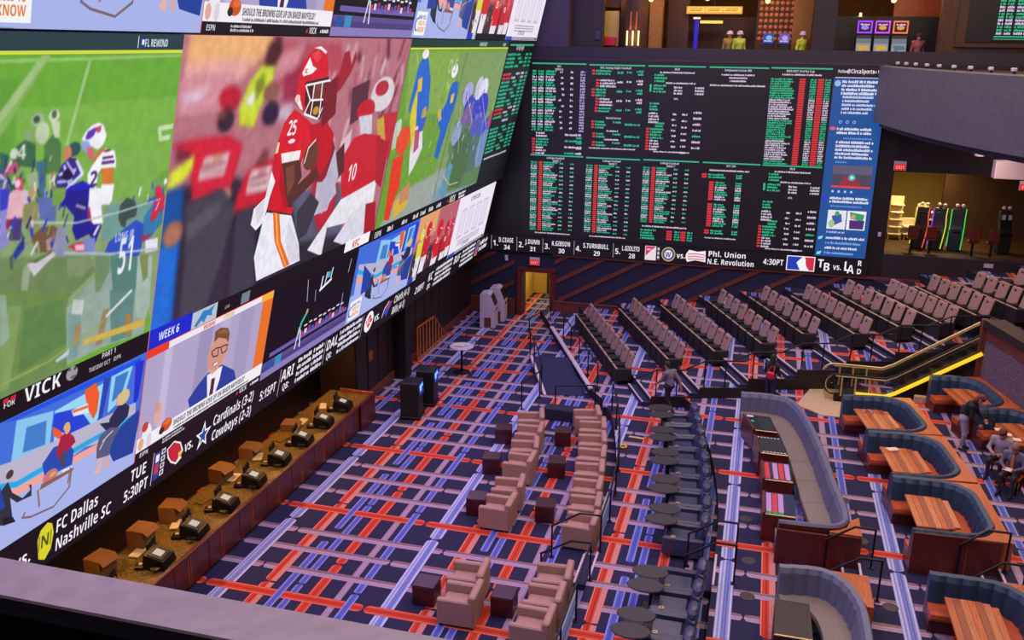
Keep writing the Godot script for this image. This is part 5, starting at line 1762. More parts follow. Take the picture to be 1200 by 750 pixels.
func build_upper_rooms() -> void:
	var fy := 10.8
	struct("floor", one_box(Vector3(-0.5, fy - 0.15, -43.6), Vector3(16, 0.3, 7.4)), M.umber_wall, "floor of the upper hall")
	struct("wall_upper_3", one_box(Vector3(-0.5, 11.2, -40.05), Vector3(16, 1.2, 0.1)), M.sill, "inner face of the parapet of the upper hall")
	struct("wall_upper", one_box(Vector3(-0.5, 13.2, -47.2), Vector3(16, 5.0, 0.3)), M.amber_wall, "amber wall at the end of the upper hall")
	struct("wall_upper_1", one_box(Vector3(-8.4, 13.2, -43.5), Vector3(0.3, 5.0, 7.4)), M.umber_wall, "brown side wall of the upper hall")
	struct("wall_upper_2", one_box(Vector3(7.4, 13.2, -43.5), Vector3(0.3, 5.0, 7.4)), M.umber_wall, "brown end wall of the upper hall")
	struct("ceiling_upper", one_box(Vector3(-0.5, 15.7, -43.6), Vector3(16, 0.2, 7.4)), M.ceiling_paint, "ceiling of the upper hall")
	tag(obj("wall_panel", one_box(Vector3(-7.6, 13.2, -40.3), Vector3(1.35, 4.8, 0.3), 0.02), M.cabinet), "dark cabinet wall beside the amber window", "panel")
	tag(obj("poster_frame", one_box(Vector3(-7.15, 12.35, -40.1), Vector3(0.24, 0.36, 0.04), 0.01), M.plum_wall), "small framed notice on the dark cabinet wall", "notice")
	var w := thing("amber_window", "lit amber window with a red sofa below it", "window", Vector3(-6.75, 11.85, -41.2))
	obj("frame", one_box(Vector3(-0.42, 1.2, 0), Vector3(0.08, 2.9, 0.1)), M.umber_wall, w)
	obj("pane", one_box(Vector3(0, 0.78, -0.05), Vector3(0.62, 1.45, 0.04)), M.cream_wall, w)
	obj("head_panel", one_box(Vector3(0, 1.9, -0.05), Vector3(0.7, 0.5, 0.06)), M.umber_wall, w)
	obj("sofa", one_box(Vector3(-0.05, 0.25, 0.1), Vector3(0.55, 0.4, 0.2), 0.05), M.bag_red, w)
	var col := thing("column", "wide round brown column with three white light tubes at its foot", "column", Vector3(-5.75, 11.8, -41.2))
	var b := MB.new()
	b.lathe(Vector3.ZERO, [Vector2(0.62, -1.0), Vector2(0.62, 3.8)], 24)
	obj("shaft", b, M.umber_wall, col)
	for i in 3:
		obj("light_tube", one_tube([Vector3(-0.22 + i * 0.24, 0.15, 0.68), Vector3(-0.22 + i * 0.24, 0.75, 0.68)], 0.035), M.warm_bulb, col)
	for i in 2:
		obj("copper_tube", one_tube([Vector3(-0.1 + i * 0.24, 0.8, 0.66), Vector3(-0.1 + i * 0.24, 1.5, 0.66)], 0.04), M.orange_wood, col)
	omni(col, Vector3(0.02, 0.5, 0.95), 0.5, Color.html("ffd8a0"), 0.1)
	tag(obj("wood_pier", one_box(Vector3(-4.85, 13.2, -41.2), Vector3(0.55, 4.8, 0.5), 0.02), M.amber_wall), "amber wooden pier with lit niche", "pier")
	tag(obj("wood_pier", one_box(Vector3(-4.0, 13.2, -42.0), Vector3(0.9, 4.8, 0.4), 0.02), M.umber_wall), "dark brown pier beside the blue lamp post", "pier")
	var bl := thing("lamp_post", "slim post glowing deep blue in the upper hall", "lamp", Vector3(-3.15, 10.8, -41.0))
	obj("glowing_tube", one_tube([Vector3(0, 0.0, 0), Vector3(0, 2.2, 0)], 0.09), glow("deep_blue", "2a12c8", 0.8), bl)
	obj("white_cap", one_box(Vector3(0, 2.28, 0), Vector3(0.3, 0.08, 0.1), 0.02), M.lamp_warm, bl)
	omni(bl, Vector3(0, 1.7, 0.25), 0.15, Color.html("3a20ff"), 0.1)
	var sg := thing("menu_sign", "long lit amber menu board hanging over the bar", "sign", Vector3(-2.5, 13.42, -41.6))
	var c := canvas(230, 30, 2.0)
	c.rect("e8a028", 0, 0, 230, 30); c.rect("f6c85a", 6, 4, 70, 20); c.rect("f6c85a", 80, 4, 70, 20); c.rect("f6c85a", 154, 4, 70, 20)
	for i in 3:
		c.word(14 + i * 74, 8, 52, 4, "a86818", i); c.word(14 + i * 74, 15, 46, 4, "a86818", i + 4)
	facing_panel("menu_display", -1.15, 1.15, 0.15, -0.15, 0.04, shown("menu_text", c, 1.1), sg, 0.08)
	obj("hanger", one_box(Vector3(0, 1.15, 0), Vector3(0.04, 2.0, 0.04)), M.black_metal, sg)
	var ls := thing("bar_light", "short yellow light bar below the menu board", "lamp", Vector3(-2.6, 12.95, -41.8))
	obj("light_bar", one_box(Vector3.ZERO, Vector3(0.95, 0.12, 0.06), 0.02), glow("bar_yellow", "ffe060", 1.0), ls)
	for s in [-1, 1]:
		obj("hanger", one_tube([Vector3(s * 0.4, 0.06, 0), Vector3(s * 0.4, 2.66, 0)], 0.01, 6), M.black_metal, ls)
	area_light(ls, Vector3(0, -0.1, 0.1), Vector2(0.9, 0.1), 0.6, Color.html("ffd060"), Vector3(0, -1, 0.3))
	var bar := thing("bar_counter", "dark bar counter with shelves of bottles", "counter", Vector3(-2.2, 10.8, -42.5))
	obj("front", one_box(Vector3(0, 0.5, 0), Vector3(3.6, 1.0, 0.5), 0.02), M.cabinet, bar)
	obj("shelf", one_box(Vector3(0, 1.2, -0.9), Vector3(3.4, 2.4, 0.3), 0.02), M.umber_wall, bar)
	var lt := thing("lattice_screen", "orange lattice screen of round bosses", "screen", Vector3(-0.15, 10.8, -42.2))
	obj("panel", one_box(Vector3(0.2, 2.2, -0.06), Vector3(1.6, 4.4, 0.08)), M.umber_wall, lt)
	var boss := MB.new()
	boss.lathe(Vector3.ZERO, [Vector2(0.085, -0.06), Vector2(0.085, 0.0), Vector2(0.05, 0.03), Vector2(0.0, 0.035)], 8)
	var bm := boss.mesh()
	for i in 7:
		for j in 10:
			var o := inst("boss", bm, M.orange_wood_pale, lt)
			o.position = Vector3(-0.44 + i * 0.21, 1.5 + j * 0.24, 0.0)
			o.rotation.x = PI / 2
	for i in 2:
		var t := thing("betting_kiosk", ["dark kiosk with pale blue screen by the lattice", "dark kiosk with violet screen by the brown pier"][i], "kiosk", Vector3(-0.2 + i * 0.62, 10.8, -40.7))
		obj("body", one_box(Vector3(0, 0.65, 0), Vector3(0.48, 1.3, 0.4), 0.03), M.black_panel, t)
		c = canvas(40, 40, 2.0)
		c.rect("2c4cc0" if i == 0 else "6a58c8", 0, 0, 40, 40); c.ell("8cc8f0" if i == 0 else "c8a8f0", 22, 18, 12, 10); c.word(4, 28, 30, 6, "e0e8ff", i)
		facing_panel("display", -0.2, 0.2, 1.7, 1.32, 0.2, shown("kiosk_%d" % i, c, 0.8), t, 0.2)
	tag(obj("wood_pier", one_box(Vector3(1.08, 13.2, -41.0), Vector3(0.75, 4.8, 0.3), 0.02), M.amber_wall), "tall amber wooden pier behind a worker in a vest", "pier")
	for q in [[-6.6, 13.95, -40.9], [-5.05, 13.8, -40.6], [-4.55, 13.95, -40.8], [-2.75, 13.85, -40.6], [-2.2, 14.0, -40.8], [-0.35, 13.75, -40.6], [0.15, 13.95, -40.9], [2.75, 13.95, -41.0], [4.45, 13.8, -41.0], [5.2, 13.95, -41.2]]:
		globe_lamp(Vector3(q[0], q[1], q[2]), "small warm globe lamp hanging in the upper hall", 0.7)
	# second opening: black gaming counter with three machines
	tag(obj("gaming_counter", one_box(Vector3(4.3, 12.0, -41.5), Vector3(4.2, 2.4, 0.4), 0.02), M.black_panel), "black counter wall behind the three lit slot machines", "counter")
	tag(obj("wood_screen", one_box(Vector3(5.6, 13.2, -43.0), Vector3(1.8, 4.8, 0.2), 0.02), M.orange_wood_deep), "brown screen wall above the black counter", "screen wall")
	for i in 3:
		slot_machine(Vector3(3.45 + i * 0.66, 11.0, -40.5), 0.0, ["slot machine with violet topper sign and golden reels", "slot machine with pink topper sign and golden reels", "slot machine with orange topper sign and blue display"][i], ["a03cff", "c848e8", "f07040"][i], i)
	var hl := thing("hanging_lamp", "small lit lamp with shade on the black counter", "lamp", Vector3(3.3, 13.27, -41.4))
	obj("shade", one_box(Vector3.ZERO, Vector3(0.1, 0.14, 0.1), 0.02), M.warm_bulb, hl)
	omni(hl, Vector3(0, 0.12, 0.1), 0.3, Color.html("ffd080"), 0.05)
	# odds screen at the right
	var tv := thing("wall_screen", "wall screen of green and white odds in a brown frame", "screen", Vector3(8.9, 13.2, -39.4))
	obj("frame", one_box(Vector3(-0.3, 0.3, -0.1), Vector3(4.0, 2.9, 0.14), 0.02), M.umber_wall, tv)
	obj("black_field", one_box(Vector3(-0.2, 0.3, -0.02), Vector3(3.5, 2.5, 0.04)), M.black_panel, tv)
	c = canvas(260, 200, 1.4)
	c.rect("0c0910", 0, 0, 260, 200)
	sheet(c, 10, 6, 15, 11.6, 233, 0, 4)
	c.rect("2fae86", 6, 182, 240, 5); c.rect("2fae86", 6, 192, 240, 3)
	facing_panel("display", -1.05, 1.55, 1.1, -0.9, 0.02, shown("wall_odds", c, 1.0), tv, 0.01)
	wall_rect("wall_back_12", 6.75, 14, 11.87, 15.6, M.cabinet, "dark wall around the upper odds screen")

# ---------------------------------------------------------------- right side: gallery front, slot hall, patterned wall
func build_right_side() -> void:
	var path := PackedVector2Array([Vector2(4.3, -39.4), Vector2(4.42, -37.6), Vector2(4.75, -35.4), Vector2(5.2, -33.0), Vector2(5.7, -31.0), Vector2(6.3, -29.2), Vector2(7.0, -27.5), Vector2(8.0, -25.6), Vector2(9.4, -23.6), Vector2(11.2, -21.8), Vector2(13.8, -20.0)])
	var b := MB.new()
	b.sweep(path, [Vector2(0.0, 9.25), Vector2(0.25, 9.25), Vector2(0.25, 11.32), Vector2(0.0, 11.36)])
	struct("wall_gallery", b, M.fascia, "curving grey front of the upper gallery")
	var p := PackedVector2Array(path)
	p.append(Vector2(13.8, -39.4))
	b = MB.new()
	b.prism(p, 9.05, 9.25)
	struct("ceiling_gallery", b, M.dark_wall, "dark underside of the upper gallery")
	b = MB.new()
	b.prism(p, 11.1, 11.25)
	struct("floor", b, M.umber_wall, "floor of the upper gallery")
	for i in 11:
		var t := 1.7 + i * 1.12
		var k := 1
		while k < path.size() - 1 and t > 0 and path[k].distance_to(path[k - 1]) < t:
			t -= path[k].distance_to(path[k - 1]); k += 1
		var q := path[k - 1].lerp(path[k], t / path[k].distance_to(path[k - 1]))
		var s := thing("track_spotlight", "small grey spotlight on the rim of the grey gallery front", "spotlight", Vector3(q.x + 0.1, 11.36, q.y), 0.0, "spotlights along the gallery rim")
		obj("bracket", one_box(Vector3(0, 0.03, 0), Vector3(0.06, 0.06, 0.06)), M.black_metal, s)
		obj("head", one_box(Vector3(-0.02, 0.11, 0.0), Vector3(0.1, 0.1, 0.34), 0.02), M.kiosk_white, s)
	# slot hall behind the lower opening
	struct("floor", one_box(Vector3(9.5, 3.8, -44.2), Vector3(9.0, 0.3, 9.0)), M.umber_wall, "floor of the slot hall")
	struct("wall_slot_hall", one_box(Vector3(9.5, 5.7, -48.4), Vector3(9.0, 3.6, 0.3)), M.cream_wall, "cream wall at the back of the slot hall")
	struct("wall_slot_hall_1", one_box(Vector3(5.0, 5.7, -44.1), Vector3(0.3, 3.6, 8.4)), M.cream_wall, "cream side wall of the slot hall")
	struct("wall_slot_hall_2", one_box(Vector3(10.6, 5.7, -44.6), Vector3(5.4, 3.6, 0.3)), M.umber_wall, "brown partition in the slot hall")
	struct("ceiling_slot_hall", one_box(Vector3(9.5, 7.5, -44.2), Vector3(9.0, 0.3, 9.0)), M.ceiling_paint, "ceiling of the slot hall")
	struct("wall_slot_hall_3", one_box(Vector3(13.9, 5.7, -44.1), Vector3(0.3, 3.6, 8.4)), M.dark_wall, "dark end wall of the slot hall")
	for i in 2:
		var l := thing("hall_lamp", ["row lamp over the carts in the slot hall", "row lamp over the brown partition"][i], "lamp", Vector3(6.6 + i * 0.9, 7.325, -42.0 - i * 1.5))
		obj("light_bar", one_box(Vector3.ZERO, Vector3(0.9, 0.05, 0.2), 0.01), M.warm_bulb, l)
		area_light(l, Vector3(0, -0.06, 0), Vector2(0.9, 0.2), [18.0, 6.0][i], Color.html("ffd890"), Vector3.DOWN)
	# stacked furniture lit from above
	for i in 3:
		var t := thing("stacked_chairs", ["tall pale stack of wrapped chairs by the cream wall", "low pale stack of wrapped chairs in the slot hall", "middle-high pale stack of wrapped chairs in the slot hall"][i], "furniture", Vector3(5.85 + i * 0.62, 3.95, -42.9 - i * 0.2), 0.2 * i)
		for k in [5, 2, 4][i]:
			obj("seat", one_box(Vector3(0, 0.25 + k * 0.32, 0), Vector3(0.55, 0.08, 0.5), 0.03), M.paper, t)
			obj("backrest", one_box(Vector3(0, 0.42 + k * 0.32, -0.24), Vector3(0.55, 0.34, 0.06), 0.03), M.paper, t)
		for s in [-1, 1]:
			obj("leg", one_box(Vector3(s * 0.24, 0.14, 0.2), Vector3(0.04, 0.28, 0.04)), M.brass, t)
			obj("leg", one_box(Vector3(s * 0.24, 0.14, -0.2), Vector3(0.04, 0.28, 0.04)), M.brass, t)
	for i in 4:
		var x: float = [6.55, 7.22, 7.92, 9.7][i]
		var t := thing("slot_machine", ["black slot machine with coral edge light in the slot hall", "black slot machine outlined in yellow and violet neon", "black slot machine outlined in green neon", "black slot machine with paper notices at the end of the hall"][i], "slot machine", Vector3(x * 1.012, 3.95, -41.2), [-0.5, -0.45, -0.3, 0.1][i])
		obj("base", one_box(Vector3(0, 0.4, 0), Vector3(0.5, 0.8, 0.5), 0.04), M.black_panel, t)
		obj("cabinet", one_box(Vector3(0, 1.25, -0.12), Vector3(0.5, 0.95, 0.25), 0.04, Basis(Vector3.RIGHT, -0.15)), M.black_panel, t)
		obj("display", one_box(Vector3(0, 1.3, 0.02), Vector3(0.4, 0.5, 0.02), 0.005, Basis(Vector3.RIGHT, -0.15)), M.black_metal, t)
		obj("button_deck", one_box(Vector3(0, 0.84, 0.18), Vector3(0.5, 0.08, 0.34), 0.02), M.black_metal, t)
		for s in 2:
			var g := MB.new()
			g.lathe(Vector3(-0.1 + s * 0.22, 1.86, -0.15), [Vector2(0.0, -0.08), Vector2(0.07, -0.05), Vector2(0.08, 0.02), Vector2(0.0, 0.08)], 8)
			obj("dome", g, M.kiosk_white, t)
		if i < 3:
			var edge := [Vector3(0.27, 1.75, -0.02), Vector3(0.27, 1.45, 0.06), Vector3(0.27, 1.0, -0.06), Vector3(0.27, 0.6, 0.06), Vector3(0.27, 0.1, 0.3)]
			obj("neon_tube", one_tube(edge, 0.022, 6), [glow("neon_coral", "ff5a48", 0.9), M.neon_yellow, M.neon_green][i], t)
			obj("neon_tube", one_tube([Vector3(-0.27, 1.7, 0.0), Vector3(-0.27, 1.0, -0.02), Vector3(-0.27, 0.2, 0.28)], 0.022, 6), [M.neon_yellow, M.neon_purple, M.neon_green][i], t)
			omni(t, Vector3(0.45, 0.9, 0.35), 0.12, [Color.html("ff8a70"), Color.html("d8c0ff"), Color.html("60ff90")][i], 0.1)
		else:
			for s in 2:
				obj("notice", one_box(Vector3(-0.12 + s * 0.24, 1.5, 0.07), Vector3(0.13, 0.2, 0.01)), M.paper, t)
	for i in 4:
		var t := thing("stool", ["dark red stool before the coral-lit machine", "dark red stool beside the yellow-lit machine", "dark red stool before the green-lit machine", "dark red stool at the end of the slot hall"][i], "stool", Vector3([6.2, 6.9, 8.5, 9.2][i], 3.95, -40.2))
		obj("seat", one_box(Vector3(0, 0.6, 0), Vector3(0.42, 0.1, 0.4), 0.04), M.red_wood, t)
		obj("backrest", one_box(Vector3(0, 0.9, 0.2), Vector3(0.42, 0.5, 0.08), 0.04), M.red_wood, t)
		obj("pedestal", one_tube([Vector3(0, 0.0, 0), Vector3(0, 0.55, 0)], 0.05), M.black_metal, t)
	sign_exit(Vector3(5.27, 7.54, -39.4), "red exit sign above the opening to the slot hall")
	sign_exit(Vector3(9.75, 7.05, -38.9), "red exit sign below the white box under the gallery")
	tag(obj("notice_plate", one_box(Vector3(9.05, 3.75, -39.48), Vector3(0.34, 0.16, 0.03)), M.kiosk_white), "small white notice plate under the slot hall opening", "notice")
	tag(obj("wall_plate", one_box(Vector3(4.85, 4.75, -39.48), Vector3(0.12, 0.18, 0.03)), M.kiosk_white), "small white wall plate beside the odds board", "plate")
	tag(obj("hanging_box", one_box(Vector3(8.9, 7.95, -36.0), Vector3(2.0, 0.62, 0.5), 0.02), M.kiosk_white), "white box hanging below the gallery", "fixture")
	var sp := thing("wall_spotlight", "round silver spotlight below the gallery edge", "spotlight", Vector3(7.35, 8.6, -35.9))
	b = MB.new()
	b.lathe(Vector3.ZERO, [Vector2(0, -0.22), Vector2(0.16, -0.2), Vector2(0.2, 0.05), Vector2(0.12, 0.2), Vector2(0, 0.22)], 14)
	obj("head", b, M.kiosk_white, sp)
	obj("yoke", one_box(Vector3(0.22, 0.2, 0), Vector3(0.2, 0.5, 0.2), 0.02), M.black_metal, sp)
	# lamps under the gallery, over the booths and the far chair rows
	var ul := [[6.4, -30.6], [7.4, -34.5], [9.4, -36.5], [8.2, -26.4], [10.6, -30.0], [10.4, -24.0]]
	for i in ul.size():
		var l := thing("gallery_lamp", "warm square lamp under the gallery, %s from the escalator" % ORD[i], "lamp", Vector3(ul[i][0], 9.03, ul[i][1]))
		obj("diffuser", one_box(Vector3(0, 0, 0), Vector3(0.6, 0.04, 0.6), 0.01), M.lamp_warm, l)
		area_light(l, Vector3(0, -0.05, 0), Vector2(0.6, 0.6), 9.0, Color.html("ffd2b4"), Vector3.DOWN)
	# patterned wall behind the booths
	var wp := PackedVector2Array([Vector2(7.05, -29.7), Vector2(7.33, -28.62), Vector2(7.6, -27.6), Vector2(8.2, -25.4), Vector2(9.0, -22.6), Vector2(9.6, -19.5), Vector2(9.8, -14.0)])
	b = MB.new()
	b.sweep(wp, [Vector2(-0.3, 1.3), Vector2(0.0, 1.3), Vector2(0.0, 4.0), Vector2(-0.3, 4.0)])
	var wl := struct("wall_right_1", b, M.patterned_wall, "leaf-patterned mauve wall with a brown frame behind the booths")
	b = MB.new()
	b.sweep(wp, [Vector2(0.0, 3.55), Vector2(0.04, 3.55), Vector2(0.04, 3.9), Vector2(0.0, 3.9)])
	obj("frame_rail", b, M.brown_strip, wl)
	b = MB.new()
	b.sweep(wp, [Vector2(-0.5, 3.9), Vector2(0.14, 3.9), Vector2(0.14, 4.14), Vector2(-0.5, 4.14)])
	obj("coping", b, M.skirting, wl)
	obj("end_post", one_box(Vector3(7.0, 2.7, -29.75), Vector3(0.2, 2.85, 0.22), 0.02), M.brown_strip, wl)
	b = MB.new()
	b.prism(PackedVector2Array([Vector2(7.4, -29.7), Vector2(7.9, -27.6), Vector2(8.5, -25.4), Vector2(9.3, -22.6), Vector2(9.9, -19.5), Vector2(10.1, -14.0), Vector2(14, -14.0), Vector2(14, -29.7)]), 3.5, 3.75)
	struct("floor", b, M.umber_wall, "floor of the level behind the patterned wall")
	var con := thing("lit_console", "gaming console glowing violet behind the patterned wall", "console", Vector3(8.75, 3.75, -28.6), -0.4)
	obj("body", one_box(Vector3(0, 0.4, 0), Vector3(0.8, 0.8, 0.5), 0.04), M.black_panel, con)
	obj("screen", one_box(Vector3(0, 0.84, 0.1), Vector3(0.7, 0.04, 0.36), 0.01, Basis(Vector3.RIGHT, 0.4)), glow("violet_screen", "a07cff", 1.0), con)
	omni(con, Vector3(0, 1.1, 0.3), 0.1, Color.html("a080ff"), 0.1)

# ---------------------------------------------------------------- betting counter under the screen
func build_counter() -> void:
	var t := thing("betting_counter", "long betting counter with granite top and dark red panelled front", "counter", Vector3(-11.65, 0, 0))
	obj("worktop", one_box(Vector3(-0.82, 0.82, -18.6), Vector3(1.5, 0.06, 15.2), 0.01), M.granite, t)
	obj("front_rail", one_box(Vector3(-0.04, 0.88, -18.6), Vector3(0.1, 0.08, 14.9), 0.015), M.red_wood, t)
	obj("plinth", one_box(Vector3(-0.14, 0.06, -18.6), Vector3(0.1, 0.12, 15.0)), M.black_panel, t)
	obj("carcass", one_box(Vector3(-0.5, 0.42, -18.6), Vector3(0.7, 0.76, 15.0)), M.cabinet, t)
	for i in 11:
		var z := -11.9 - i * 1.34
		var p := obj("front_panel", one_box(Vector3(-0.06, 0.46, z), Vector3(0.06, 0.76, 1.32), 0.012), M.red_wood, t)
		for s in 2:
			obj("inlay", one_box(Vector3(-0.026, 0.46, z + 0.06 + s * 0.09), Vector3(0.012, 0.74, 0.016)), M.orange_wood, p)
	obj("end_panel", one_box(Vector3(-0.6, 0.48, -26.15), Vector3(1.2, 0.96, 0.08), 0.01), M.orange_wood_deep, t)
	obj("end_panel", one_box(Vector3(0.02, 0.47, -25.6), Vector3(0.05, 0.94, 1.1), 0.01), M.red_wood, t)
	var base: Node3D = null
	for i in 9:
		var z := -14.0 - i * 1.344
		var label := "black betting terminal with a lit grey display, %s from the counter's orange end panel" % ORD[8 - i]
		if base == null:
			base = thing("betting_terminal", label, "terminal", Vector3(-12.05, 0.85, z), 0.12, "terminals along the betting counter")
			base.set_meta("base_name", "betting_terminal")
			var w := MB.new()
			var a := [Vector3(-0.3, 0, -0.28), Vector3(0.22, 0, -0.28), Vector3(0.22, 0, 0.28), Vector3(-0.3, 0, 0.28)]
			var h := [0.34, 0.2, 0.2, 0.34]
			var top := []
			for j in 4:
				top.append(a[j] * 0.86 + Vector3(0, h[j], 0))
			w.quad(top[0], top[1], top[2], top[3], Vector3.UP)
			for j in 4:
				w.quad(a[j], a[(j + 1) % 4], top[(j + 1) % 4], top[j], a[j] + a[(j + 1) % 4])
			obj("housing", w, M.black_metal, base)
			var nrm: Vector3 = (top[3] - top[0]).cross(top[1] - top[0]).normalized()
			nrm = nrm if nrm.y > 0 else -nrm
			var mid: Vector3 = (top[0] + top[1] + top[2] + top[3]) / 4.0
			var bx := Basis(top[1] - top[0], nrm, top[3] - top[0]).orthonormalized()
			obj("bezel", one_box(mid + nrm * 0.012, Vector3(0.36, 0.02, 0.4), 0.005, bx), M.black_panel, base)
			obj("display", one_box(mid + nrm * 0.026, Vector3(0.2, 0.008, 0.21), 0.0, bx), M.screen_grey, base)
			obj("keypad", one_box(Vector3(0.06, 0.1, 0.36), Vector3(0.2, 0.05, 0.12), 0.01), M.black_metal, base)
		else:
			copy(base, Vector3(-12.05, 0.85, z), 0.12, label)
		var pr := thing("ticket_printer", "small black ticket printer with a slip, at the %s terminal from the orange end panel" % ORD[8 - i], "printer", Vector3(-12.38, 0.85, z + 0.28), 0.3, "ticket printers along the counter")
		obj("body", one_box(Vector3(0, 0.05, 0), Vector3(0.22, 0.1, 0.2), 0.02), M.black_metal, pr)
		obj("slip", one_box(Vector3(0.02, 0.115, 0.0), Vector3(0.09, 0.02, 0.07), 0.0), M.paper, pr)
		var mo := thing("clerk_monitor", "thin black clerk monitor at the %s terminal from the orange end panel" % ORD[8 - i], "monitor", Vector3(-12.42, 0.85, z - 0.2), 0.25, "clerk monitors along the counter")
		obj("panel", one_box(Vector3(0, 0.28, 0), Vector3(0.05, 0.3, 0.42), 0.01, Basis(Vector3.BACK, 0.12)), M.black_panel, mo)
		obj("stand", one_box(Vector3(-0.02, 0.07, 0), Vector3(0.06, 0.14, 0.08)), M.black_metal, mo)
		obj("foot", one_box(Vector3(-0.02, 0.008, 0), Vector3(0.18, 0.016, 0.22)), M.black_metal, mo)
	# cartons, trays and papers behind
	var cart := [[-13.0, -14.6, 0.5], [-12.98, -15.95, 0.46], [-13.02, -17.15, 0.44], [-13.05, -19.35, 0.4], [-13.08, -20.85, 0.34], [-12.95, -22.9, 0.22]]
	for i in cart.size():
		var q: Array = cart[i]
		var b := thing("cardboard_box", ["open brown carton at the hidden end of the counter", "large brown carton with a pale flap on the counter", "brown carton with raised lid on the counter", "dark brown carton with an orange top on the counter", "small brown carton behind the fifth terminal", "low brown carton among loose papers"][i], "box", Vector3(q[0], 0.85, q[1]), 0.15 * (i % 3) - 0.1)
		obj("carton", one_box(Vector3(0, q[2] / 2.0, 0), Vector3(0.42, q[2], 0.5), 0.01), M.cardboard, b)
		obj("flap", one_box(Vector3(0.26, q[2] - 0.06, 0.0), Vector3(0.16, 0.015, 0.48), 0.0, Basis(Vector3.BACK, -0.7)), M.cardboard, b)
	for i in 9:
		var z := -14.3 - i * 1.3
		tag(obj("paper_tray", one_box(Vector3(-12.75 - 0.06 * (i % 2), 0.87 + 0.01 * (i % 3), z), Vector3(0.2 + 0.05 * (i % 2), 0.03, 0.45), 0.004, Basis(Vector3.UP, 0.3 * (i % 3) - 0.2)), M.paper if i % 3 else M.granite), "pale stack of slips behind the %s terminal from the orange end panel" % ORD[8 - i], "papers", "slips on the counter")
	for i in 5:
		var l := thing("soffit_lamp", "small warm downlight under the video wall, %s from the orange end panel" % ORD[4 - i], "lamp", Vector3(-12.85, 2.95, -13.6 - i * 2.9), 0.0, "downlights over the counter")
		obj("can", one_box(Vector3(0, 0.06, 0), Vector3(0.2, 0.12, 0.2), 0.02), M.black_metal, l)
		obj("lens", one_box(Vector3(0, -0.01, 0), Vector3(0.14, 0.02, 0.14)), M.warm_bulb, l)
		area_light(l, Vector3(0, -0.04, 0), Vector2(0.14, 0.14), 4.5, Color.html("ffb860"), Vector3(0.12, -1, 0))

